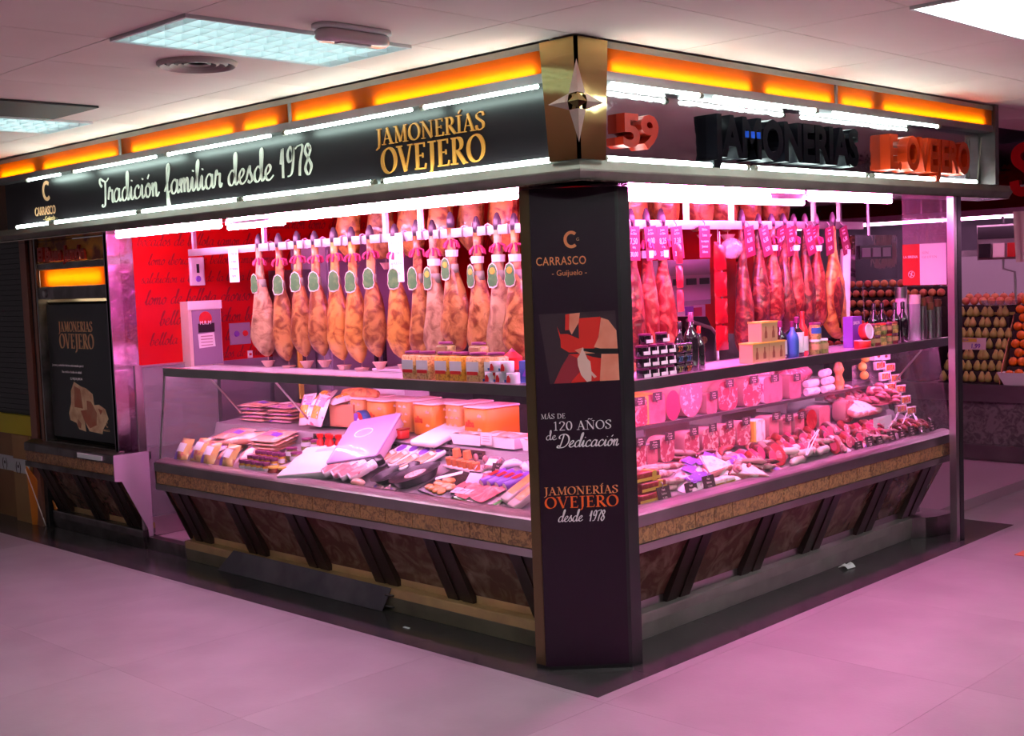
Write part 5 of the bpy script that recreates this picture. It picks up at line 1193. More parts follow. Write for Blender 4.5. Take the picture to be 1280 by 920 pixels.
# polystyrene and plastic trays
t = new('foam_slab', 'tray'); B().rbox(-.19, .19, -.16, .16, 0, .045, .01).build('slab', 'foam', t, smooth=True); B().box(-.08, .08, .09, .12, .0452, .0462).build('slab_print', 'cardtext', t)
tiltput(Kind(t), 'L', 2.28, .385, zdeck(.385)+.008, 'big white foam slab tilted at the front of the left counter', rz=18, tilt=22)
t = new('plastic_crate', 'tray'); B().rbox(-.16, .16, -.17, .17, 0, .06, .02).build('crate_body', 'mauvepl', t, smooth=True); B().rbox(-.17, .17, -.18, .18, .06, .075, .02).build('crate_lid', 'violpl', t, smooth=True)
B().tube([(.06*math.cos(a*PI/8)-.02, .045+.035*math.sin(a*PI/8), .0765) for a in range(17)], .004, 4).build('lid_drawing', 'paper', t); B().box(-.1, .10, -.1715, -.1705, .015, .045).build('side_label', 'cardtext', t)
tiltput(Kind(t), 'L', 2.02, .52, zdeck(.5)+.065, 'violet lidded plastic crate leaning behind the foam slab', rz=18, tilt=34)
wbx = new('white_carton', 'box'); B().box(-.15, .15, -.1, .1, 0, .21).build('carton_body', mat('pale_mauve_card', (.76, .66, .76), .5), wbx); B().box(.05, .08, -.1012, -.1005, .09, .12).build('carton_stamp', 'cardtext2', wbx)
Kind(wbx).at('L', 2.66, 1.30, .95, 'pale mauve carton standing behind the seeded bread')
t = new('carton_stand', 'stand'); B().box(-.9, .9, -.18, .18, 0, .879).build('stand_body', 'dark', t); Kind(t).at('L', 2.5, 1.32, .071, 'dark low stand behind the left counter carrying the pale carton')
t = new('plastic_bin', 'bin'); B().tube([(-.13, 0, 0), (-.13, 0, .10), (-.10, 0, .13), (.12, 0, .14)], .010, 6).build('bin_rim', 'mauvepl', t); B().box(-.12, .12, .01, .015, 0, .12).build('bin_front', 'clearpl', t); B().box(-.10, .0, .0, .008, 0, .065).build('brown_block', 'cardboard', t)
Kind(t).at('L', 2.38, .92, .866, 'mauve plastic bin edge left of the orange cartons')
# packs of red slices with dark tops
t = new('slice_sleeve', 'meat pack'); B().rbox(-.035, .035, -.09, .07, 0, .03, .01).build('sleeve', 'film4', t, smooth=True); B().rbox(-.034, .034, .07, .115, .0, .034, .01).build('dark_end', 'blackpl', t, smooth=True)
B().box(-.030, .030, -.08, .02, .0302, .0312).build('meat_window', 'slices', t); B().box(-.028, .012, .03, .062, .0302, .0316).build('bar_label', 'paper', t)
sl = Kind(t)
for i, (s, d) in enumerate([(2.06, .335), (1.97, .33), (1.90, .325), (1.83, .33)]): tiltput(sl, 'L', s, d, zdeck(d)+.04, 'sleeve of red slices with dark end, %s from the foam slab' % ORD[i], tilt=30, rz=-28)
t = new('snack_bag_small', 'snack bag'); B().sphere((0, 0, .02), .04, 10, 6, 1.2, .8, .6).build('bag_body', 'film2', t, smooth='all'); Kind(t).at('L', 1.81, .26, zdeck(.26), 'small round orange bag at the front beside the red slice sleeves')
# five long trays with pate packs
t = new('oval_meat_pack', 'meat pack'); B().rbox(-.042, .042, -.11, .11, 0, .022, .02).build('pack_tray', 'foam', t, smooth=True); B().rbox(-.034, .034, -.10, .02, .0222, .028, .015).build('pack_meat', mat('amber_meat', (.72, .34, .18), .35, noise=(20, (.8, .55, .45), .5, .65), coat=.5), t, smooth=True)
B().prism([(-.018+.028*math.cos(a*PI/6)+.018, .055+.034*math.sin(a*PI/6), .0222) for a in range(12)], (0, 0, .0012)).build('violet_logo', 'viol', t); B().box(-.022, .022, -.012, .008, .0285, .0292).build('white_tag', 'paper', t); B().box(-.020, .020, .095, .110, .0222, .0232).build('dark_tag', 'blackpl', t)
om = Kind(t)
for i, (s, d) in enumerate([(1.98, .56), (1.83, .53), (1.74, .54), (1.64, .52), (1.55, .56)]): tiltput(om, 'L', s, d, zdeck(min(d, .57))+.022, 'long foam meat pack with violet logo, %s from the left' % ORD[i], tilt=28, rz=-24)
t = new('red_plastic_tub', 'tub'); B().rbox(-.07, .07, -.035, .035, 0, .05, .015).build('tub_body', 'rlab', t, smooth=True); B().rbox(-.074, .074, -.039, .039, .05, .058, .015).build('tub_lid', 'chorizo', t, smooth=True); Kind(t).at('L', 1.93, .64, .846, 'red plastic tub behind the long foam meat packs')
# dark oval pans
t = new('oval_pan', 'pan'); B().lathe([(.055, 0), (.072, .035), (.078, .037), (.068, .034), (.055, .012), (.0001, .012)], 20, sx=1, sy=1.75).build('pan_body', 'blackpl', t, smooth=True)
pan = Kind(t)
t2 = new('oval_pan', 'pan'); B().lathe([(.060, 0), (.076, .045), (.082, .047), (.072, .044), (.068, .040)], 20, sx=1, sy=1.7).build('pan_body', 'blackpl', t2, smooth=True); B().lathe([(.070, .036), (.0001, .044)], 18, sx=1, sy=1.65).build('minced_filling', mat('pale_minced_filling', (.80, .50, .46), .6, noise=(60, (.6, .25, .22), .5, .65), bump=(70, .6)), t2, smooth=True)
tiltput(pan, 'L', 1.63, .375, zdeck(.375)+.004, 'empty dark oval pan beside the filled one', tilt=20, rz=-32); tiltput(Kind(t2), 'L', 1.475, .375, zdeck(.375)+.004, 'dark oval pan filled with pale minced meat', tilt=20, rz=-32)
t = new('small_leaflet', 'leaflet'); B().box(-.04, .04, -.035, .035, 0, .003).build('leaflet_sheet', 'cardtext', t); B().box(-.03, .03, .0, .025, .0032, .004).build('leaflet_print', 'film', t); lf = Kind(t)
tiltput(lf, 'L', 1.66, .255, zdeck(.255)+.006, 'pink leaflet at the front edge below the empty pan', tilt=30, rz=-20); tiltput(lf, 'L', 1.56, .25, zdeck(.25)+.006, 'pale leaflet at the front edge below the filled pan', tilt=30, rz=-20)
# platters
t = new('black_platter', 'platter'); B().rbox(-.14, .14, -.12, .12, 0, .012, .02).build('platter_tray', 'blackpl', t, smooth=True)
for i in range(9): B().sphere((-.05+.035*(i % 4), -.07+.03*(i//3), .018), .026, 8, 5, 1.2, .9, .45).build('meat_piece', mat('orange_marinated_meat', (.80, .30, .08), .35, noise=(18, (.85, .5, .3), .5, .65), coat=.4) if i == 0 else 'orange_marinated_meat', t, smooth='all') if False else None
M['orangemeat'] = mat('orange_marinated_meat', (.80, .30, .08), .35, noise=(18, (.85, .5, .3), .5, .65), coat=.4)
for i in range(10): B().sphere((-.07+.038*(i % 4)+.01*(i//4), -.08+.045*(i//4), .018), .027, 8, 5, 1.2, .9, .45, Matrix.Rotation(i*.7, 3, 'Z')).build('meat_piece', 'orangemeat', t, smooth='all')
B().obox((-.05, .03, .03), (.03, .14, .002), Matrix.Rotation(-.7, 3, 'Z')).build('white_strip', 'paper', t)
tiltput(Kind(t), 'L', 1.22, .37, zdeck(.37)+.004, 'black platter of orange marinated meat under film', tilt=20, rz=-12)
t = new('sliced_ham_platter', 'platter'); B().rbox(-.19, .19, -.14, .14, 0, .008, .02).build('green_tray', 'greenpk', t, smooth=True); B().rbox(-.175, .175, -.125, .125, .008, .0095, .02).build('pack_rim', 'film4', t)
for i in range(6): B().grid(5, 4, lambda u, v: (-.13+.045*i+.10*(u-.5), -.02+.05*math.sin(i*2)+.15*(v-.5), .014+.003*i+.006*math.sin(7*u+i)*math.sin(PI*v))).build('ham_slice', 'slices', t, smooth='all')
B().obox((-.06, -.09, .022), (.16, .05, .001), Matrix.Rotation(.2, 3, 'Z')).build('folded_film', 'film4', t)
tiltput(Kind(t), 'L', .97, .375, zdeck(.375)+.004, 'green-edged platter of rosy sliced ham at the front', tilt=20, rz=-14)
# terracotta egg tray
t = new('cheese_tray', 'cheese'); B().box(-.14, .14, -.05, .05, 0, .008).build('tray', 'cardtext', t)
for i in range(6): B().lathe([(.017, .008), (.021, .045), (.0001, .05)], 8, (-.115+.046*i, -.02, 0)).build('red_cheese', 'terra', t, smooth=True)
for i in range(2): B().lathe([(.024, .05), (.020, .09), (.0001, .095)], 8, (-.07+.09*i, .0, 0)).build('red_cheese', 'terra', t, smooth=True)
for i in range(4): B().sphere((-.11+.08*i, .028, .05), .017, 8, 6, .8, .8, 1.3).build('pink_egg', 'rind', t, smooth='all')
tiltput(Kind(t), 'L', 1.28, .535, zdeck(.53)+.006, 'tray of terracotta coloured little cheeses and pink eggs', tilt=8, rz=-8)
# white trays of mince on the step
for i, (s, lab) in enumerate([(1.36, 'left of three, under the pink price card'), (1.12, 'middle of three'), (.86, 'right of three, nearest the pillar')]):
    t = thing('foam_meat_tray', 'foam tray of rosy carpaccio, ' + lab, 'meat tray', P('L', s, .70, .852))
    B().add([(-.11, -.095, .055), (.11, -.095, .055), (.10, -.085, 0), (-.10, -.085, 0), (-.11, .095, .055), (.11, .095, .055), (.10, .085, 0), (-.10, .085, 0)], [(0,1,2,3), (4,5,6,7), (0,4,7,3), (1,5,6,2), (2,6,7,3)]).build('tray', 'foam', t)
    B().grid(8, 6, lambda u, v: ((u-.5)*.21, (v-.5)*.17, .052+.010*math.sin(9*u+i)*math.sin(7*v+2))).build('meat_layer', mat('salmon_mince', (.82, .36, .26), .4, noise=(20, (.9, .62, .55), .5, .62), bump=(40, .6), coat=.2) if i == 0 else bpy.data.materials['salmon_mince'], t, smooth='all')
    if i == 2: B().grid(6, 3, lambda u, v: ((u-.5)*.18, -.06+v*.05, .07+.008*math.sin(17*u))).build('browned_strip', 'orangemeat', t, smooth='all')
t = new('big_foam_tray', 'tray'); B().rbox(-.10, .10, -.14, .14, 0, .03, .02).build('tray', 'foam', t, smooth=True); tiltput(Kind(t), 'L', 1.62, .68, .865, 'plain white foam tray behind the long foam meat packs', tilt=14)
tag_card = card_kind([('Carpaccio', -.02, .010), ('18,50', -.05, .02)], .085, .06, 'cardtext')
tiltput(dgt, 'L', 1.20, .60, .925, 'pink price card clipped on the front of the middle foam tray')
# orange cartons
def carton(m, txt, w, label):
    t = new('orange_carton', 'box'); B().rbox(-w/2, w/2, -.08, .16, 0, .155, .02).build('carton_body', m, t, smooth=True); B().rbox(-w/2-.002, w/2+.002, -.083, .163, .155, .163, .02).build('carton_lid', 'cardtext', t, smooth=True)
    b = B()
    if txt:
        text(b, 'alba', .035, Matrix.Translation((-w/2+.02, -.0805, .065)) @ Matrix.Rotation(PI/2, 4, 'X'), .001, xs=.85, bold=.03); b.build('carton_name', 'orgtxt', t)
        b = B()
        for (x, z) in ((w/2-.06, .115), (w/2-.06, .05), (w/2-.02, .015)): text(b, 'alba', .015, Matrix.Translation((x, -.0805, z)) @ Matrix.Rotation(PI/2, 4, 'X'), .001, xs=.9)
        b.build('carton_pattern', 'cardtext', t)
    else:
        for (i, j) in [(i, j) for i in range(3) for j in range(4)]: text(b, 'alba', .014, Matrix.Translation((-w/2+.006+.040*i-.012*(j % 2), -.0805, .015+.037*j)) @ Matrix.Rotation(PI/2, 4, 'X'), .001, xs=.8)
        b.build('carton_pattern', 'cardtext', t)
    return Kind(t)
co, cp = carton('orangebox', True, .17, ''), carton('orangebox2', False, .12, '')
for i, (s, k, d, lab) in enumerate([(2.40, 1, .82, 'small patterned orange carton, leftmost on the counter step'), (2.20, 0, .80, 'big orange carton with red name, left one of three'), (2.02, 1, .84, 'small patterned orange carton between the first two big ones'), (1.80, 0, .80, 'big orange carton with red name, middle one of three'), (1.61, 1, .84, 'small patterned orange carton between the last two big ones'), (1.40, 0, .80, 'big orange carton with red name, right one of three')]):
    (co, cp)[k].at('L', s, d, zdeck(d), lab, rz=-6, scale=(1.12 if k == 0 else 1.15, 1, 1.1))
t = new('magenta_roll', 'roll'); B().lathe([(.035, -.07), (.036, -.065), (.036, .065), (.03, .07)], 12, (0, 0, .036), Matrix.Rotation(PI/2, 3, 'Y')).build('roll_body', mat('magenta_film', (.75, .02, .35), .3), t, smooth=True); Kind(t).at('L', 1.06, .86, .862, 'magenta roll lying right of the orange cartons')
# perforated riser
b = B(); sbox(b, 'L', 1.2, 2.62, .588, .592, .775, .835); b.build('perforated_strip', 'steel_dk', CL, org=CLO)
b = B()
for k in range(34):
    for j in range(2): sbox(b, 'L', 1.22+.041*k, 1.246+.041*k, .5865, .5878, .790+.024*j, .800+.024*j)
o = b.build('perforations', 'dark', CL, org=CLO); tag(o, kind='stuff')
# little tray, cards, rolls, bowls near the pillar
t = new('clear_meat_box', 'meat pack'); B().rbox(-.05, .05, -.04, .04, 0, .03, .01).build('box_tray', 'clearpl', t, smooth=True); B().rbox(-.044, .044, -.034, .034, .004, .026, .01).build('meat', 'hamred2', t, smooth=True); B().box(-.03, .03, -.02, .02, .0305, .0315).build('white_label', 'paper', t); tiltput(Kind(t), 'L', 1.10, .555, zdeck(.55)+.02, 'small clear meat box with white label leaning on the step', tilt=45)
t = new('violet_plate', 'plate'); B().lathe([(.03, 0), (.055, .008), (.056, .010), (.0001, .006)], 18, sx=1.2).build('plate_body', 'violpl', t, smooth=True); Kind(t).at('L', 1.13, .50, zdeck(.5)+.004, 'violet oval plate in front of the small clear meat box')
dark = card_kind([('Paté', -.018, .010), ('Ibérico', -.034, .010), ('2,50', -.056, .014)], .075, .065, 'cardgrey')
for s, d, z, lab in [(1.02, .50, .80, 'dark price card behind the white-ended rolls'), (1.10, .42, .765, 'dark price card left of the white-ended rolls')]: tiltput(dark, 'L', s, d, z, lab, tilt=-12)
t = new('violet_leaflet', 'leaflet'); B().box(-.045, .045, -.04, .04, 0, .002).build('leaflet_sheet', 'violpl', t); tiltput(Kind(t), 'L', 1.085, .39, zdeck(.39)+.03, 'violet leaflet below the dark price card', tilt=50)
t = new('white_ended_roll', 'sausage'); B().lathe([(.022, -.07), (.024, -.065), (.024, .07), (.022, .072)], 14, (0, 0, .024), Matrix.Rotation(PI/2, 3, 'X')).build('roll_wrap', 'viol', t, smooth=True); B().lathe([(.020, .0), (.018, .003), (.0001, .003)], 14, (0, -.070, .024), Matrix.Rotation(PI/2, 3, 'X')).build('white_end', 'paper', t); B().box(-.012, .016, -.02, .03, .0475, .049).build('red_print', 'rlab', t)
wr = Kind(t)
for i in range(4): tiltput(wr, 'L', .985 - .056*i, .44 - .004*i, zdeck(.44)+.006, 'violet roll with white end, %s from the left' % ORD[i], tilt=18, rz=-16)
t = new('shell_snack_pack', 'snack bag'); B().tube([(-.06, 0, .02), (-.02, 0, .035), (.02, 0, .04), (.06, 0, .02)], [.01, .03, .03, .012], 8, .7).build('pack_body', 'film4', t, smooth='all')
ws = Kind(t); tiltput(ws, 'L', .95, .53, zdeck(.53)+.02, 'white crinkled pack behind the white-ended rolls, left one', tilt=20, rz=30); tiltput(ws, 'L', .84, .52, zdeck(.52)+.02, 'white crinkled pack behind the white-ended rolls, right one', tilt=20, rz=-30)
t = new('salad_tub', 'tub'); B().lathe([(.045, 0), (.055, .04)], 16).build('tub_content', 'terra', t, smooth=True); B().lathe([(.057, .04), (.06, .055), (.04, .075), (.0001, .08)], 16).build('domed_lid', 'clearpl', t, smooth=True); Kind(t).at('L', .80, .55, zdeck(.55), 'clear domed tub of red salad beside the corner pillar', scale=(1.1, 1.1, 1.1))
t = new('spice_pack', 'spice pack'); B().rbox(-.032, .032, -.10, .10, 0, .035, .012).build('pack_body', 'cardtext', t, smooth=True); B().box(-.027, .027, -.055, .092, .0352, .0362).build('spice_window', 'orangemeat', t)
sp = Kind(t); tiltput(sp, 'L', .74, .37, zdeck(.37)+.02, 'tall spice pack leaning beside the pillar, left one', tilt=32, rz=-18); tiltput(sp, 'L', .655, .33, zdeck(.33)+.02, 'tall spice pack leaning beside the pillar, right one', tilt=32, rz=-18)
tiltput(lf, 'L', .83, .25, zdeck(.25)+.004, 'pink leaflet at the front edge near the spice packs', tilt=20, rz=10)

# ================================================================= GOODS IN THE RIGHT COUNTER
b = B(); sbox(b, 'R', 1.0, 3.80, .575, .84, .930, .936); b.build('middle_shelf', 'shelfglass', CR, org=CRO); b = B(); sbox(b, 'R', 1.0, 3.80, .568, .575, .926, .942); b.build('middle_shelf_edge', 'steel', CR, org=CRO)
for k in range(5):
    b = B(); s = 1.1+.65*k; sbox(b, 'R', s, s+.015, .60, .80, .86, .93); b.build('shelf_bracket', 'steel', CR, org=CRO)
def block_kind(w, h, l, face, skin, shape='rect', band=None):
    """cold cut log with its cut face towards the customer"""
    t = new('cold_cut_block', 'cold cut'); n = 20; pts = []
    for i in range(n):
        a = 2*PI*i/n; c, s = math.cos(a), math.sin(a)
        e = {'rect': .30, 'oval': 1.0, 'soft': .55}[shape]
        x = w/2*math.copysign(abs(c)**e, c); z = h/2 + h/2*math.copysign(abs(s)**e, s); pts.append((x, z))
    vs = [(x*.985, 0, z*.985+.002) for x, z in pts] + [(x, .008, z) for x, z in pts] + [(x, l*.85, z) for x, z in pts] + [(x*.8, l, h/2+(z-h/2)*.8) for x, z in pts]
    fs = [(k*n+i, k*n+(i+1) % n, (k+1)*n+(i+1) % n, (k+1)*n+i) for k in range(3) for i in range(n)] + [tuple(range(3*n, 4*n))]
    B().add(vs, fs).build('rind', skin, t, smooth=True); B().add([(x*.986, -.0006, z*.986+.002) for x, z in pts], [tuple(range(n))]).build('cut_face', face, t)
    if band: B().box(-w/2-.001, -w/2+w*.16, -.002, l*.85, .004, h-.004).build('coloured_edge', band, t)
    return Kind(t)
tagk = new('price_card', 'price card'); B().box(-.036, .036, -.001, .001, 0, .042).build('card', 'cardgrey', tagk); b = B()
for k in range(3): text(b, ('Extra', 'Cocido', '12,90')[k], .008, Matrix.Translation((0, -.0014, .029-.012*k)) @ Matrix.Rotation(PI/2, 4, 'X'), .0006, xs=1.2, align='CENTER')
b.build('card_print', 'cardtext', tagk); B().tube([(0, .001, .003), (0, .004, -.018)], .002, 4).build('card_pin', 'steel', tagk); tagk = Kind(tagk)
bk = {'mot': block_kind(.15, .14, .20, 'mort2', 'rind', 'rect'), 'pk': block_kind(.12, .135, .20, 'pinkham', 'rind', 'rect', None), 'pky': block_kind(.15, .15, .20, 'pinkham', 'yellowch', 'rect', 'yellowch'), 'dp': block_kind(.12, .155, .22, 'darkpink', 'rind', 'oval'),
      'mor': block_kind(.22, .225, .26, 'mort', 'rind', 'oval'), 'sm': block_kind(.10, .11, .2, 'pinkham', 'rind', 'rect'), 'so': block_kind(.17, .16, .2, 'mort2', 'rind', 'soft'), 'wide': block_kind(.22, .15, .2, 'pinkham', 'film4', 'rect'),
      'ch': block_kind(.13, .13, .16, 'fat', 'foam', 'rect', 'yellowch'), 'mb': block_kind(.14, .14, .18, 'mort2', 'rind', 'soft'), 'dr': block_kind(.11, .13, .16, 'deepred', 'hamred', 'oval')}
shA = [(1.06, 'mot', 'marbled square', 1), (1.20, 'pky', 'pink square yellow-edged', 1), (1.345, 'dp', 'dark pink oval', 0), (1.50, 'mor', 'huge round speckled', 1), (1.68, 'sm', 'small pink square', 1), (1.83, 'so', 'rounded orange-sided', 1), (2.06, 'so', 'rounded marbled', 1), (2.27, 'wide', 'wide pink', 1), (2.50, 'pk', 'pink square right of the wide', 1)]
DA = {'marbled square': 'marbled square cold cut at the pillar end of the middle shelf', 'pink square yellow-edged': 'pink square cold cut with yellow edge on the middle shelf', 'dark pink oval': 'dark pink oval cold cut left of the huge mortadella', 'huge round speckled': 'huge round speckled mortadella on the middle shelf', 'small pink square': 'small pink square cold cut right of the huge mortadella', 'rounded orange-sided': 'rounded marbled cold cut, first right of the small pink square', 'rounded marbled': 'rounded marbled cold cut left of the wide pink block', 'wide pink': 'wide pink cooked ham block on the middle shelf', 'pink square right of the wide': 'pink square cold cut right of the wide ham block'}
HT = {'mot': .14, 'pk': .135, 'pky': .15, 'dp': .155, 'mor': .225, 'sm': .11, 'so': .16, 'wide': .15, 'ch': .13, 'mb': .14, 'dr': .13}
for s, k, nm, tg in shA:
    bk[k].at('R', s, .60, .937, DA[nm], rz=4*math.sin(s*9))
    if tg: tagk.at('R', s, .585, .937+HT[k]-.045+(.03 if k == 'mor' else .012), 'dark price card pinned on the ' + DA[nm].split(' on the')[0].split(' at the')[0].replace('cold cut', 'block'), rz=3*math.sin(s*5))
shB = [(.90, 'mb', 'marbled block under the shelf, nearest the pillar', 1), (1.01, 'sm', 'small pink block under the shelf, second from the pillar', 1), (1.13, 'mb', 'marbled block under the shelf, third from the pillar', 1), (1.33, 'mb', 'rounded marbled block under the shelf, fourth from the pillar', 1), (1.49, 'mb', 'marbled block under the shelf, fifth from the pillar', 1), (1.64, 'mb', 'marbled block under the shelf, sixth from the pillar', 1), (1.79, 'mb', 'marbled block left of the white cheese block', 1),
       (1.94, 'ch', 'white cheese block with yellow rind under the shelf', 0), (2.08, 'pk', 'pink block just right of the white cheese block', 1), (2.21, 'sm', 'small pink block, second right of the white cheese', 1), (2.34, 'sm', 'small pink block, third right of the white cheese', 1), (2.47, 'dr', 'dark red oval cured loin under the shelf', 0), (2.61, 'pk', 'round pink block right of the dark red loin', 0), (2.90, 'mb', 'marbled block beyond the round pink block', 0)]
for s, k, nm, tg in shB:
    bk[k].at('R', s, .478, zdeck(.48)+.035, nm, rz=5*math.sin(s*7), scale=(.92, .5, .92))
    if tg: tagk.at('R', s, .462, zdeck(.48)+.05+HT[k]*.92-.035, 'dark price card pinned on the ' + nm, rz=4*math.sin(s*5))
# white rolls stacked on the shelf end
t = new('white_cheese_roll', 'cheese'); B().lathe([(.018, -.065), (.024, -.058), (.024, .058), (.018, .065)], 12, (0, 0, .024), Matrix.Rotation(PI/2, 3, 'Y')).build('roll_body', 'fat', t, smooth=True); cr = Kind(t)
for i, (s, z, d) in enumerate([(2.68, 0, .60), (2.69, .045, .61), (2.86, 0, .60), (2.86, .047, .60), (2.85, .094, .61)]): cr.at('R', s, d, .937+z, 'white goat cheese roll on the shelf, %s stack, %s from below' % (('left', 'left', 'right', 'right', 'right')[i], ORD[(0, 1, 0, 1, 2)[i]]), rz=3*i)
t = new('pink_fat_mound', 'meat'); B().sphere((0, 0, .04), .13, 14, 8, 1.4, .7, .45).build('mound_body', 'mort', t, smooth='all', wob=.004); bgk = Kind(t)
bgk.at('R', 2.73, .76, .937+.07, 'pale bagged meat heaped behind the goat cheese rolls'); bgk.at('R', 2.38, .80, .94+.10, 'pale bagged meat behind the wide ham block')
t = new('meat_stand', 'stand'); B().box(-.5, .5, -.07, .10, 0, .07).build('stand_body', 'deck', t); Kind(t).at('R', 2.60, .78, .937, 'low steel stand carrying the pale bagged meat')
t = new('orange_jar_figure', 'jar'); B().lathe([(.03, 0), (.035, .05), (.02, .09), (.035, .12), (.02, .16), (.0001, .17)], 10).build('jar_body', 'orangemeat', t, smooth=True); Kind(t).at('R', 3.06, .64, .937, 'orange knobbly sausage column at the shelf end')
# dried sausages at the front near the pillar
def sausage_kind(l, r, m, bend=.02, cat='sausage', name='dry_sausage', tie=True):
    t = new(name, cat); n = 7
    pts = [(-l/2 + l*i/n, bend*math.sin(PI*i/n), r) for i in range(n+1)]; rad = [r*.3] + [r*(.95+.08*math.sin(i*2.3)) for i in range(1, n)] + [r*.3]
    B().tube(pts, rad, 9).build('sausage_body', m, t, smooth='all')
    if tie: B().tube([pts[-1], (l/2+.02, 0, r*.8)], .0022, 4).build('tie_string', 'cord', t)
    return Kind(t)
s1 = sausage_kind(.26, .017, 'dusty'); s2 = sausage_kind(.22, .015, 'chorizo', .03); s3 = sausage_kind(.17, .022, 'brat', .015, tie=False)
for i, (s, d, dz, rz) in enumerate([(.86, .30, .0, 4), (.88, .335, .01, -6), (.84, .37, .0, 8), (.90, .40, .02, -3), (.86, .43, .0, 5), (.92, .36, .03, 12), (.88, .31, .028, -10), (.93, .44, .03, -4), (.85, .465, .02, 6), (.99, .405, .04, -14)]):
    tiltput(s1, 'R', s, d, zdeck(d)+dz, 'floured dry sausage in the heap beside the pillar, %s from the front' % ORD[i], rz=rz, tilt=0)
t = new('sausage_bundle_bag', 'sausage packs'); B().grid(8, 8, lambda u, v: ((u-.5)*.17, (v-.5)*.12, .05*math.sin(PI*u)**.5*math.sin(PI*v)**.5+.008*math.sin(12*u)*math.sin(9*v))).build('bag_body', 'film4', t, smooth='all'); B().box(-.05, .05, -.03, .03, .052, .054).build('bag_label', 'viol', t); sbg = Kind(t)
for i, (s, d, rz) in enumerate([(1.05, .285, 8), (1.14, .30, -15), (1.13, .37, 25), (1.28, .40, -10), (1.22, .43, 12), (1.38, .43, 30)]): tiltput(sbg, 'R', s, d, zdeck(d)+.004, 'glossy sausage bag in the front heap, %s from the pillar' % ORD[i], rz=rz, tilt=20)
t = new('red_yellow_pack', 'meat pack'); B().rbox(-.09, .09, -.03, .03, 0, .045, .01).build('pack_body', 'chorizo', t, smooth=True); B().box(-.091, .091, -.031, -.0302, .006, .020).build('yellow_stripe', 'yellowch', t); B().box(.03, .06, -.032, .031, .0, .0465).build('amber_band', 'yellowch', t)
ry = Kind(t)
for i in range(3): ry.at('R', .70+.03*(i % 2), .27+.012*i, zdeck(.27)+.002+.047*i, 'red and yellow pack stacked against the pillar, %s from below' % ORD[i])
long_pack = pillow_kind('long_vacuum_pack', 'meat pack', .07, .24, .02, 'film4', (-.35, .35, -.45, -.2), 'paper', (.2, .5, .4, .9, 'viol'))
for i, (s, d, rz) in enumerate([(1.50, .35, -42), (1.60, .35, -45), (1.69, .36, -42), (1.40, .37, -35)]): tiltput(long_pack, 'R', s, d, zdeck(d)+.02, 'long white and violet vacuum pack, %s from the pillar' % ORD[i], rz=rz, tilt=20)
wp = new('ham_wedge', 'meat'); B().prism([(-.12, -.06, 0), (.12, -.07, 0), (.10, .05, 0), (.02, .08, 0)], (0, 0, .03)).build('wedge_body', 'bacon', wp); B().prism([(-.11, -.055, .0305), (.11, -.065, .0305), (.09, .04, .0305), (.02, .07, .0305)], (0, 0, .004)).build('fat_layer', 'fat', wp); wp = Kind(wp)
tiltput(wp, 'R', 1.30, .36, zdeck(.36)+.03, 'triangular salmon ham wedge lying over the sausage bags', tilt=24, rz=8); tiltput(wp, 'R', 1.47, .29, zdeck(.29)+.01, 'salmon ham wedge left of the long vacuum packs', tilt=20, rz=-20)
t = new('white_cheese_slab', 'cheese'); B().rbox(-.042, .042, -.03, .03, 0, .035, .006).build('slab_body', 'fat', t, smooth=True); B().box(-.0422, .0422, -.0305, -.0300, .002, .018).build('amber_side', 'corn', t); wc = Kind(t)
wc.at('R', 1.21, .262, zdeck(.26)+.002, 'white cheese slab at the front, left one'); wc.at('R', 1.305, .264, zdeck(.26)+.002, 'white cheese slab at the front, right one')
# cut sausages pointing at the customer, cut face showing
def salami_kind(r, l, face, skin):
    t = new('cut_salami', 'salami'); rot = Matrix.Rotation(PI/2, 3, 'X')
    ring = [(r*math.cos(2*PI*i/12), r + r*math.sin(2*PI*i/12)) for i in range(12)]
    vs = [(x, z*1.25, z) for x, z in ring] + [(x, l*.9, z) for x, z in ring] + [(x*.4, l, r+(z-r)*.4) for x, z in ring]
    B().add(vs, [(q*12+i, q*12+(i+1) % 12, (q+1)*12+(i+1) % 12, (q+1)*12+i) for q in range(2) for i in range(12)] + [tuple(range(24, 36)), tuple(range(11, -1, -1))]).build('salami_skin', skin, t, smooth=True)
    B().add([(x*.95, (r+(z-r)*.95)*1.25-.0012, r+(z-r)*.95+.0006) for x, z in ring], [tuple(range(12))]).build('cut_face', face, t); return Kind(t)
sal = [salami_kind(.021, .12, 'cutface', 'chorizo'), salami_kind(.019, .13, 'mort', 'rind'), salami_kind(.024, .12, 'darkpink', 'hamred'), salami_kind(.020, .12, 'mort2', 'darkpink')]
cnt = 0
for r_, (d, s0, n, sp_) in enumerate([(.40, 1.62, 10, .075), (.43, 1.74, 9, .08), (.46, 2.00, 9, .08), (.37, 2.35, 8, .075), (.44, 2.72, 6, .075)]):
    for i in range(n):
        s = s0 + sp_*i
        if 1.74 < s < 2.2 and d < .38: continue
        k = (i*3 + r_*2) % 4
        tiltput(sal[k], 'R', s, d-.10+.012*math.sin(i*2.2), zdeck(d-.10)+.022+.010*r_*(r_ < 3), 'cut salami with its face forward, %s group, %s from the left' % (('lowest', 'second', 'third', 'right-hand', 'far right')[r_], nth(i)), rz=-30+14*math.sin(i*1.7+r_), tilt=22); cnt += 1
bigr = salami_kind(.046, .16, 'deepred', 'hamred')
tiltput(bigr, 'R', 1.83, .285, zdeck(.285)+.004, 'big dark red cured beef end facing the customer', rz=-35, tilt=12); tiltput(bigr, 'R', 2.36, .27, zdeck(.27)+.004, 'second dark red cured beef end, right of the white sausages', rz=-40, tilt=12, scale=(.8, .8, .8))
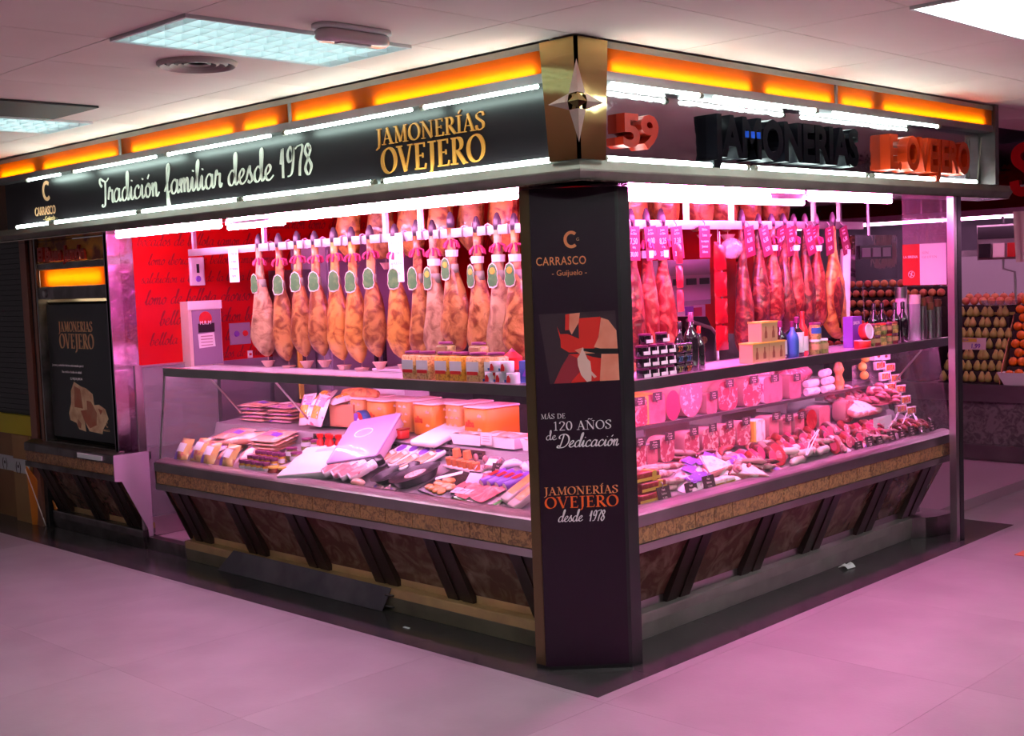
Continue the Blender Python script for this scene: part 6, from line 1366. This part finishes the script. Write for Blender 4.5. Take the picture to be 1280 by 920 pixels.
for i, (s, d, dz, rz) in enumerate([(1.98, .265, 0, 8), (2.05, .30, .012, -6), (2.10, .265, .03, 14), (2.18, .30, .0, -10), (2.13, .34, .02, 4), (2.24, .27, .02, 12), (2.02, .35, .02, -14), (2.24, .35, .02, 8), (1.93, .32, .03, -30)]): tiltput(s3, 'R', s, d, zdeck(d)+dz, 'white fresh sausage in the bright heap, %s from the left' % ORD[i], rz=rz)
for i, (s, d, dz, rz) in enumerate([(2.55, .33, .01, 5), (2.60, .36, .03, -6), (2.70, .31, .01, 8), (2.50, .38, .04, 3), (2.80, .34, .02, -8), (2.64, .29, .02, 6), (2.76, .28, .0, -4), (2.90, .30, .01, 6)]): tiltput(s2 if i % 2 else s1, 'R', s, d, zdeck(d)+dz, 'thin curved sausage in the right-hand front heap, %s from the left' % ORD[i], rz=rz)
t = new('green_white_cheese', 'cheese'); B().lathe([(.045, 0), (.048, .01), (.048, .05), (.04, .06), (.0001, .062)], 14).build('cheese_body', 'fat', t, smooth=True); B().box(-.03, .03, -.0495, -.044, .01, .04).build('green_label', 'greenpk', t); Kind(t).at('R', 2.42, .36, zdeck(.36), 'round white cheese with green label among salamis')
t = new('steel_tongs', 'tongs'); B().tube([(-.14, 0, 0), (0, .0, .01), (.14, 0, .02)], .0035, 6).build('tong_arm', 'paper', t); B().tube([(-.14, .006, 0), (0, .02, .01), (.14, .006, .02)], .0035, 6).build('tong_arm', 'paper', t); sk_ = Kind(t); tiltput(sk_, 'R', 2.12, .262, zdeck(.26)+.095, 'long white tongs lying over the bright sausages', rz=15, roll=-18)
# filling the lower deck: more dry sausages, dark chorizos and small packs
s4 = sausage_kind(.20, .014, 'hamred', .03); s5 = sausage_kind(.19, .016, 'rind', .02)
R3 = random.Random(5)
zones = [(1.42, 1.66, .27, .30, 'left of the big cured beef end'), (1.95, 2.45, .30, .46, 'among the white sausages'), (2.45, 3.10, .26, .36, 'in the right-hand front heap'), (1.10, 1.60, .42, .50, 'below the marbled blocks')]
for zi, (a0, a1, d0, d1, where) in enumerate(zones):
    for i in range(9):
        s = a0 + (a1-a0)*(i+.5)/9; d = R3.uniform(d0, d1)
        tiltput((s4, s5, s1, s2)[(i+zi) % 4], 'R', s, d, zdeck(d)+.012+.014*(i % 3), 'thin dry sausage %s, %s from the left' % (where, ORD[i]), rz=R3.uniform(-35, 35), tilt=8)
smp = pillow_kind('small_slice_pack', 'meat pack', .10, .13, .014, 'slices', (-.3, .1, .1, .4), 'cardtext', (.1, .5, .1, .4, 'viol'))
smp2 = pillow_kind('small_slice_pack', 'meat pack', .10, .13, .014, 'darkpink', (-.3, .2, -.4, -.1), 'paper', (.5, .9, .5, .9, 'film4'))
for i, (s, d) in enumerate([(1.62, .44), (1.74, .42), (1.86, .46), (1.98, .43), (2.36, .42), (2.48, .46), (2.62, .43), (2.74, .46), (2.88, .43), (1.36, .27), (1.74, .27), (2.46, .28), (2.66, .27)]):
    tiltput((smp, smp2)[i % 2], 'R', s, d, zdeck(d)+.012, 'small flat pack of sliced meat on the right counter, %s in the sequence from pillar' % ORD[i] if i < 9 else 'small flat pack of sliced meat at the front edge, %s from the pillar' % ORD[i-9], rz=20*math.sin(i*2.2), tilt=22)
# front dark cards
for i, s in enumerate([.775, .985, 1.125, 2.56, 2.68, 2.80, 2.94, 3.07, 3.19, 3.32, 3.45]): tiltput(dark, 'R', s, .243, zdeck(.243)+.075 - .012*(i % 2), 'dark price card standing along the front edge, %s from the pillar' % nth(i), tilt=-14, scale=(1.25, 1.25, 1.1) if i < 3 else (1.1, 1.1, .9))
# bacon slab, heaps
t = new('bacon_slab', 'meat'); B().rbox(-.16, .16, -.09, .09, 0, .035, .03).build('slab_body', 'bacon', t, smooth=True); B().grid(8, 6, lambda u, v: ((u-.5)*.30, (v-.5)*.165, .037+.03*math.sin(PI*u)*math.sin(PI*v))).build('fat_top', 'fat', t, smooth='all'); tiltput(Kind(t), 'R', 3.02, .50, zdeck(.5)+.075, 'bright slab of bacon below the right end of the shelf', tilt=14)
def heap(name, label, s, d, z, w, l, h, n, m, cat, r0=.014, rr_=.02):
    t = thing(name, label, cat, P('R', s, d, z)); R2 = random.Random(int(s*100)); b = B()
    for i in range(n):
        a = R2.random()*2*PI; q = R2.random()**.5; x = (w/2)*q*math.cos(a); y = (l/2)*q*math.sin(a); zz = h*(1-q*q)*R2.uniform(.6, 1)
        th = R2.random()*PI; k = 6; rad = rr_*R2.uniform(.8, 1.5)
        pts = [(x+rad*math.cos(th+j*.7), y+rad*math.sin(th+j*.7), zz+.010*math.sin(j)) for j in range(k)]
        b.tube([P('R', s+p[0], d+p[1], z+p[2]+.012) for p in pts], [r0*.5, r0, r0*1.1, r0, r0*.9, r0*.4], 6, .6)
    o = b.build('curled_slices', m, t, smooth='all', org=P('R', s, d, z)); o['kind'] = 'stuff'
    o2 = B(); o2.lathe([(w*.5, 0), (w*.4, .01), (.0001, h*.7)], 14, P('R', s, d, z), None, l/w, 1); o2.build('heap_base', m, t, smooth='all', org=P('R', s, d, z)); return t
heap('rib_heap', 'heap of curled pink rib pieces above the white card', 3.20, .66, .845, .36, .20, .10, 60, 'bacon', 'meat')
heap('pork_heap', 'heap of pale pork pieces on a tray near the orange packs', 3.22, .46, .845, .30, .18, .10, 40, 'pinkham', 'meat', .020, .02)
t = new('white_fat_pieces', 'meat'); 
for i in range(5): B().sphere((-.07+.035*i, .01*(i % 2), .03), .026, 8, 5, 1, .8, .8).build('fat_piece', 'fat', t, smooth='all')
Kind(t).at('R', 3.22, .46, .90, 'row of white fat pieces on top of the pork heap')
heap('chop_heap', 'heap of dark red chops in front of the metal skewers', 3.36, .33, zdeck(.33), .36, .16, .05, 34, 'hamred2', 'meat', .018, .025)
heap('offcut_heap', 'heap of magenta offcuts left of the white card', 2.98, .40, zdeck(.40), .26, .16, .05, 30, 'darkpink', 'meat', .014, .02)
t = new('white_sign_card', 'sign'); B().box(-.11, .11, -.001, .001, 0, .085).build('card', 'paper', t); b = B(); text(b, 'OFERTA', .014, Matrix.Translation((-.05, -.0014, .06)) @ Matrix.Rotation(PI/2, 4, 'X'), .0008); text(b, '7,90', .026, Matrix.Translation((-.035, -.0014, .02)) @ Matrix.Rotation(PI/2, 4, 'X'), .0008); b.build('card_print', 'cardtext', t); Kind(t).at('R', 3.02, .335, zdeck(.335)+.03, 'large white card leaning in the right part of the counter', rx=0)
t = new('steel_skewer', 'skewer'); B().tube([(-.11, 0, 0), (-.04, 0, .004), (-.035, 0, .0), (.11, 0, .006)], .004, 6, .5).build('skewer_blade', 'paper', t); skw = Kind(t)
for i, (s, d, dz, rz, ro) in enumerate([(3.20, .35, .07, 12, -14), (3.30, .34, .06, 18, -14), (3.37, .28, .05, 34, -22), (3.38, .30, .06, 34, -22), (3.36, .40, .09, 14, -16)]): tiltput(skw, 'R', s, d, zdeck(d)+dz, 'bright metal skewer lying over dark red chops, %s from the left' % ORD[i], rz=rz, roll=ro)
t = new('clear_sneeze_panel', 'panel'); B().box(-.20, .20, -.001, .001, 0, .12).build('panel_sheet', 'clearpl', t); Kind(t).at('R', 3.38, .66, .95, 'small clear plastic panel standing behind the rib heap', rz=12)
# orange packs hung in two columns, white boxes, lemons
t = new('orange_printed_pack', 'meat pack'); B().rbox(-.055, .055, -.012, .012, 0, .052, .006).build('pack_body', 'film4', t, smooth=True); B().box(-.050, .016, -.0135, -.0122, .010, .046).build('orange_print', 'orangebox', t); B().tube([(-.016+.017*math.cos(a*PI/5), -.0145, .026+.013*math.sin(a*PI/5)) for a in range(11)], .0018, 4).build('ring_print', 'film', t); B().box(.022, .038, -.0135, -.0122, .014, .042).build('red_print', 'rlab', t); op = Kind(t)
for c in range(2):
    for l in range(5): op.at('R', 3.375 + .125*c, .40 + .034*l, .770 + .066*l - .024*c, 'orange printed pack, %s column, %s from below' % (('left', 'right')[c], ORD[l]), rz=-4)
t = new('pack_rack', 'rack'); B().add([(-.14, 0, 0), (.14, 0, 0), (.14, .20, .36), (-.14, .20, .36)], [(0, 1, 2, 3)]).build('rack_panel', 'clearpl', t); Kind(t).at('R', 3.44, .425, .73, 'clear sloping rack carrying the orange printed packs')
t = new('white_pack_box', 'box'); B().box(-.055, .055, -.02, .02, 0, .055).build('box_body', 'paper', t); B().lathe([(.018, 0), (.0001, .001)], 12, (0, -.0205, .022), Matrix.Rotation(PI/2, 3, 'X'), 1, .5).build('oval_logo', 'chorizo', t); wpb = Kind(t)
wpb.at('R', 3.375, .56, 1.095, 'white box with red oval, left one on the rack'); wpb.at('R', 3.50, .575, 1.085, 'white box with red oval, right one on the rack')
t = new('plastic_lemon', 'lemon'); B().sphere((0, 0, .028), .028, 12, 8, 1, 1, 1.0).build('lemon_body', 'lemon', t, smooth='all'); B().lathe([(.008, .052), (.008, .062), (.0001, .063)], 8).build('lemon_cap', 'yellowch', t); lm = Kind(t)
for i, (s, z) in enumerate([(3.30, .975), (3.28, 1.03), (3.32, 1.08), (3.33, 1.135)]): lm.at('R', s, .60, z, 'yellow plastic lemon left of the orange packs, %s from below' % ORD[i])
# ================================================================= FRUIT STALL BEHIND
FO = (-1.5, 6.6, 0)
t = thing('fruit_counter', 'pink lit fruit stall counter with marble front beyond the corner post', 'counter', FO)
B().box(-4.5, 1.6, 6.40, 7.8, .56, .645).build('counter_top', 'steel', t, org=FO)
B().box(-4.5, 1.6, 6.43, 6.46, .50, .56).build('lower_rail', 'steel', t, org=FO)
for k in range(5): B().box(-4.5+1.22*k+.05, -4.5+1.22*(k+1)-.05, 6.50, 6.54, .13, .50).build('marble_panel', mat('mottled_marble', (.26, .20, .22), .35, noise=(16, (.12, .09, .10), .42, .6, 1.5)) if k == 0 else bpy.data.materials['mottled_marble'], t, org=FO)
for k in range(6): B().box(-4.5+1.22*k-.05, -4.5+1.22*k-.012, 6.47, 6.55, .13, .50).box(-4.5+1.22*k+.012, -4.5+1.22*k+.05, 6.47, 6.55, .13, .50).build('batten', 'steel_dk', t, org=FO)
B().box(-4.5, 1.6, 6.46, 6.60, .002, .13).build('kick_plate', 'steel', t, org=FO)
M['pear'] = mat('pear_skin', (.46, .42, .10), .4, noise=(9, (.58, .40, .12), .45, .7)); M['orangef'] = mat('orange_peel', (.92, .20, .01), .45, bump=(90, .25)); M['peach'] = mat('peach_skin', (.80, .32, .12), .5, noise=(6, (.65, .10, .08), .45, .65)); M['tomato'] = mat('tomato_skin', (.78, .03, .015), .25, coat=.4); M['crate'] = mat('dark_crate', (.035, .02, .022), .6)
def fruit(name, cat, m, prof=None, r=.035, stem=None, **k):
    t = new(name, cat); b = B()
    if prof: b.lathe(prof, 10)
    else: b.sphere((0, 0, r), r, 10, 7)
    b.build('fruit_body', m, t, smooth='all'); B().tube([(0, 0, (prof[-1][1] if prof else 2*r)-.002), (.003, 0, (prof[-1][1] if prof else 2*r)+.010)], .0022, 4).build('stem', 'brownpr', t); return Kind(t)
pear = fruit('pear', 'pear', 'pear', [(.0001, 0), (.026, .008), (.033, .030), (.028, .052), (.016, .075), (.011, .088), (.0001, .092)])
orng = fruit('orange', 'orange', 'orangef', r=.038); tom = fruit('tomato', 'tomato', 'tomato', r=.036); pch = fruit('peach', 'peach', 'peach', r=.036)
# stepped crate of pears: z rises with depth
t = thing('pear_crate', 'dark stepped crate full of pears beside the oranges', 'crate', (-1.28, 6.7, .646)); O = (-1.28, 6.7, .646)
for k in range(7):
    y = 6.46 + .075*k; z = .655 + .088*k
    B().box(-1.62, -1.09-.016*k, y-.006, y+.075, .647, z).build('crate_step', 'crate', t, org=O)
B().add([(-1.083, 6.44, .647), (-1.18, 7.0, .647), (-1.18, 7.0, 1.24), (-1.083, 6.44, .70), (-1.075, 6.44, .647), (-1.172, 7.0, .647), (-1.172, 7.0, 1.24), (-1.075, 6.44, .70)], [(0,1,2,3),(7,6,5,4),(0,4,5,1),(1,5,6,2),(2,6,7,3),(3,7,4,0)]).build('crate_side', 'cardboard', t, org=O)
n = 0
for k in range(7):
    y = 6.46 + .075*k + .034; z = .656 + .088*k
    for c in range(8 if k < 5 else 7):
        x = -1.590 + .066*c - .005*k + .012*math.sin(c*3+k)
        pear.put((x, y, z), 'pear in the stepped crate, %s row from below, %s from the left' % (ORD[k], ORD[c]), rz=c*1.3+k, rx=.12*math.sin(c*2.2+k*3)); n += 1
tg = new('fruit_price_card', 'price card'); B().box(-.11, .11, -.002, .002, 0, .10).build('card', 'cardtext', tg); B().box(-.10, .03, -.0032, -.0022, .065, .095).build('yellow_band', 'yellowch', tg); b = B(); text(b, '1,99', .040, Matrix.Translation((-.02, -.0032, .012)) @ Matrix.Rotation(PI/2, 4, 'X'), .001, xs=.9, bold=.03); text(b, 'PERA', .016, Matrix.Translation((-.09, -.0042, .072)) @ Matrix.Rotation(PI/2, 4, 'X'), .001); b.build('card_print', 'viol', tg)
Kind(tg).put((-1.33, 6.50, .93), 'price card reading 1,99 stuck in the pear crate', rx=-.15)
# oranges
t = thing('orange_display', 'sloping crate heaped with bright oranges at the right edge', 'crate', (-.62, 6.8, .646)); O = (-.62, 6.8, .646)
for k in range(8):
    y = 6.56 + .060*k; z = .79 + .070*k; B().box(-1.065-.014*k, -.20, y-.004, y+.060, .647, z).build('crate_step', 'crate', t, org=O)
for k in range(8):
    y = 6.56+.060*k + .027; z = .791+.070*k
    for c in range(10): orng.put((-1.025-.014*k + .074*c + .037*(k % 2), y, z), 'orange in the sloping heap, %s row from below, %s from the left' % (ORD[k], ORD[c]), rz=c)
t = thing('white_fruit_tray', 'white foam tray of loose oranges at the counter edge', 'tray', (-.80, 6.47, .646)); O = (-.80, 6.47, .646)
B().add([(-1.09, 6.41, .75), (-.56, 6.41, .75), (-.58, 6.43, .646), (-1.04, 6.43, .646), (-1.09, 6.55, .75), (-.56, 6.55, .75), (-.58, 6.54, .646), (-1.04, 6.54, .646)], [(0,1,2,3), (4,5,6,7), (0,4,7,3), (1,5,6,2), (2,6,7,3)]).build('tray_shell', 'foam', t, org=O)
for c in range(6): orng.put((-1.015+.078*c, 6.485, .69+.012*(c % 2)), 'loose orange in the white foam tray, %s from the left' % ORD[c])
# peaches above pears, mixed mound and tomatoes seen through the stall
n = 0
for k in range(2):
    for c in range(9): pch.put((-1.62+.077*c, 7.02+.075*k, 1.285+.03*k), 'peach on the crate above the pears, %s row, %s from the left' % (('front', 'rear')[k], ORD[c]), rz=c)
t = thing('peach_shelf', 'dark shelf carrying the peaches above the pears', 'shelf', (-1.3, 7.1, .646)); B().box(-1.66, -.94, 6.985, 7.16, .647, 1.284).build('shelf_box', 'crate', t, org=(-1.3, 7.1, .646)); B().box(-1.66, -.94, 6.978, 6.984, 1.20, 1.225).build('shelf_lip', 'pear', t, org=(-1.3, 7.1, .646))
t = thing('tomato_mound', 'dark stand under the tomatoes and peaches seen through the stall', 'stand', (-2.2, 6.8, .646)); O = (-2.2, 6.8, .646)
for k in range(7): B().box(-2.75, -1.72, 6.50+.07*k, 6.575+.07*k, .647, .92+.09*k).build('stand_step', 'crate', t, org=O)
for k in range(7):
    for c in range(12):
        kk = tom if k < 3 else pch
        kk.put((-2.70+.083*c, 6.537+.07*k, .921+.09*k), '%s in the mound seen through the stall, %s row, %s from the left' % ('tomato' if k < 3 else 'peach', ORD[k], ORD[c]), rz=c*2.1+k)
# back wall of fruit stall, lights, fittings
w = struct('wall_back_fruit'); w.name = 'wall_far'
B().box(-9, 6.4, 9.0, 9.1, -.05, 2.62).build('wall_panel', mat('far_wall_grey', (.24, .24, .27), .5, noise=(2, (.16, .16, .18), .4, .7)), w)
B().box(-1.05, 6, 8.90, 8.96, 1.0, 2.3).build('wall_panel', mat('grey_steel_door', (.30, .31, .34), .3, .6, bump=(3, .3, .03)), w)
t = thing('fruit_canopy', 'long pink lit canopy of the fruit stall with two tube lamps', 'canopy', (-1.5, 6.3, 2.1)); O = (-1.5, 6.3, 2.1)
B().box(-7.0, 4.4, 6.22, 6.30, 2.04, 2.09).build('canopy_lip', mat('mauve_canopy', (.55, .30, .42), .3, .5), t, org=O)
B().box(-7.0, 4.4, 6.30, 7.9, 2.20, 2.24).build('canopy_soffit', mat('red_soffit', (.42, .16, .20), .4), t, org=O)
B().box(-7.0, 4.4, 6.26, 6.30, 2.09, 2.60).build('canopy_fascia', 'mirror', t, org=O)
B().box(-7.0, 4.4, 6.15, 6.26, 2.22, 2.26).build('cream_ledge', 'alu', t, org=O)
for x0, x1, y, z in ((-6.8, -3.2, 6.45, 2.05), (-3.1, -.2, 6.45, 2.05), (-.1, 3.2, 6.45, 2.05), (-3.6, -1.0, 7.3, 2.06), (-.9, 2.4, 7.3, 2.06)):
    B().tube([(x0, y, z), (x1, y, z)], .015, 8).build('canopy_tube', 'tube_f', t, org=O); B().box(x0, x1, y-.03, y+.03, z+.02, z+.06).build('tube_holder', 'steel_dk', t, org=O)
t = thing('fruit_scale', 'grey hanging scale display with three windows in the fruit stall', 'scale', (-1.25, 6.9, 1.9)); O = (-1.25, 6.9, 1.9)
B().box(-1.46, -1.05, 6.90, 6.98, 1.68, 1.98).build('scale_housing', 'steel', t, org=O); B().box(-1.45, -1.07, 6.888, 6.899, 1.86, 1.965).build('dark_text_strip', 'blackpl', t, org=O)
for k, m in enumerate(('blackpl', 'cardtext', 'orgtxt')): B().box(-1.44+.125*k, -1.34+.125*k, 6.886, 6.899, 1.70, 1.82).build('display_window', m, t, org=O)
B().tube([(-1.25, 6.94, 1.98), (-1.25, 6.94, 2.20)], .012, 6).build('scale_rod', 'blackpl', t, org=O)
B().tube([(-1.25, 6.94, 1.68), (-1.25, 6.94, 1.60), (-1.15, 6.94, 1.57), (-1.14, 6.94, 1.30)], .010, 6).build('pan_arm', 'steel', t, org=O); B().lathe([(.01, 0), (.14, .02), (.16, .06), (.155, .06), (.13, .025)], 16, (-1.28, 6.94, 1.27)).build('scale_pan', 'clearpl', t, org=O)
t = thing('red_neon_letter', 'large glossy red letter S on the neighbouring fascia at right edge', 'sign letter', (-.62, 6.20, 2.2))
b = B(); mxs = face_mx('L', .85, 6.20, 2.20); stroke(b, [(x*.36, y*.36) for x, y in smoothp([(.52, .78), (.46, .93), (.30, .985), (.13, .88), (.13, .70), (.30, .54), (.46, .38), (.46, .14), (.28, .015), (.12, .07), (.07, .26)], 4)], mxs, .075, depth=.06); b.build('letter_body', mat('glossy_red_letter', (.70, .01, .015), .2, coat=.6), t, org=(-.62, 6.20, 2.2))
t = thing('white_board', 'pale board leaning at the back of the fruit stall', 'board', (-1.75, 8.6, .9)); B().box(-2.6, -1.62, 8.60, 8.63, .9, 1.72).build('board_panel', 'white', t, org=(-1.75, 8.6, .9)); B().box(-2.62, -1.60, 8.59, 8.60, 1.72, 1.78).build('board_rail', 'steel_dk', t, org=(-1.75, 8.6, .9)); t2 = t
for x in (-2.55, -1.68): B().box(x-.02, x+.02, 8.60, 8.63, .0, .9).build('board_leg', 'steel_dk', t, org=(-1.75, 8.6, .9))

# ================================================================= LEFT BACKGROUND
w = struct('wall_left_corner'); w.name = 'wall_left_far'
B().box(-9.0, -5.66, .62, .70, 0, 2.6).build('wall_panel', mat('brown_board', (.34, .16, .06), .5, noise=(3, (.26, .11, .04), .4, .7)), w)
t = thing('dark_roller_shutter', 'closed black roller shutter left of the poster window', 'shutter', (-6.2, .36, .80)); O = (-6.2, .36, .80)
for k in range(34): B().box(-7.6, -5.70, .352, .362, .80+.039*k, .80+.039*k+.036).build('shutter_slat', 'blackpl', t, org=O)
B().box(-7.6, -5.68, .363, .40, .80, 2.15).build('shutter_back', 'dark', t, org=O)
t = thing('shutter_post', 'narrow reddish bronze post between shutter and poster window', 'post', (-5.52, .33, 0)); B().box(-5.66, -5.56, .29, .36, .001, 2.065).build('post_body', mat('reddish_bronze', (.34, .14, .10), .4, .6), t, org=(-5.52, .33, 0)); B().box(-5.555, -5.50, .31, .40, .001, 2.065).build('dark_strip', 'blackpl', t, org=(-5.52, .33, 0))
t = thing('yellow_panel', 'bright yellow strip below the black roller shutter', 'panel', (-6.2, .33, .66)); B().box(-7.6, -5.70, .31, .349, .655, .800).build('strip_body', mat('yellow_strip', (.72, .58, .02), .5), t, org=(-6.2, .33, .66))
b = B().box(-7.6, -5.70, .345, .349, .80, .801); b.build('strip_edge', 'alu', t, org=(-6.2, .33, .66))
t = thing('brown_board', 'tall brown board under the yellow strip with pale printed tape', 'board', (-6.3, .33, 0)); O = (-6.3, .33, 0)
B().box(-7.6, -6.02, .335, .350, .001, .654).build('board_sheet', 'brown_board' if False else bpy.data.materials['brown_board'], t, org=O); B().box(-6.0, -5.72, .29, .31, .001, .654).build('board_sheet', mat('tan_board', (.46, .24, .10), .55), t, org=O)
B().box(-7.6, -6.02, .332, .3345, .36, .475).build('printed_tape', 'jarlabel', t, org=O); B().box(-6.0, -5.72, .2865, .2895, .37, .475).build('printed_tape', 'jarlabel', t, org=O)
b = B()
for k in range(7): text(b, '(•)' if k % 2 else ')(', .07, face_mx('L', 7.3-.2*k, .3318, .385), .0006, bold=.02)
text(b, '(•)', .07, face_mx('L', 5.96, .2862, .385), .0006, bold=.02); b.build('tape_print', 'blackpl', t, org=O)
t = thing('orange_sheet', 'orange triangular sheet leaning beside the far left counter', 'sheet', (-5.6, .30, 0)); B().prism([(-5.70, .27, .002), (-5.44, .40, .002), (-5.50, .34, .19), (-5.70, .25, .44)], (.004, .008, 0)).build('sheet_body', mat('orange_card', (.80, .22, .03), .5), t, org=(-5.6, .30, 0)); B().tube([(-5.70, .245, .42), (-5.54, .30, .005)], .005, 4).build('pale_tape', 'cardtext', t, org=(-5.6, .30, 0))
# ================================================================= FLOOR THINGS
t = thing('loose_steel_panel', 'loose dark steel panel leaning against the left kick plate', 'panel', (-2.4, .30, 0)); O = (-2.4, .30, 0)
B().add([(-3.25, .298, .003), (-1.71, .298, .003), (-1.66, .326, .125), (-3.11, .326, .135), (-3.25, .302, .003), (-1.71, .302, .003), (-1.66, .329, .125), (-3.11, .329, .135)], [(0,1,2,3), (4,7,6,5), (0,4,5,1), (1,5,6,2), (2,6,7,3), (3,7,4,0)]).build('panel_sheet', mat('dark_scuffed_sheet', (.12, .11, .13), .28, .7, noise=(3, (.2, .18, .2), .5, .7), bump=(4, .1)), t, org=O)
for z in (.03, .09): B().tube([(-1.70, .315, z), (-1.64, .322, z)], .006, 5).build('edge_clip', 'steel_dk', t, org=O)
t = thing('paper_scrap', 'crumpled white paper scrap on the dark slabs', 'litter', (-.28, 2.47, .002)); B().grid(4, 4, lambda u, v: ((u-.5)*.06+.01*v, (v-.5)*.07, .004+.025*math.sin(PI*u)*abs(math.sin(4*v+u)))).build('paper_sheet', 'paper', t)
t = thing('floor_plate', 'small orange floor plate at the right edge', 'plate', (.42, 3.36, .0)); B().prism([(.33, 3.28, .0005), (.52, 3.28, .0005), (.55, 3.46, .0005), (.33, 3.43, .0005)], (0, 0, .003)).build('plate_body', mat('orange_brown_tile', (.55, .16, .05), .5), t, org=(.42, 3.36, 0))
t = thing('wet_paper_strip', 'tiny white litter strip on the slabs by the loose panel', 'litter', (-1.38, .18, .002)); B().box(-.02, .02, -.006, .006, 0, .003).build('strip_sheet', 'paper', t)
# drop prototypes that were never placed
for o in [o for o in COL.objects if o.parent is None and o.get('label') == 'x']:
    for c in list(o.children_recursive): bpy.data.objects.remove(c)
    bpy.data.objects.remove(o)
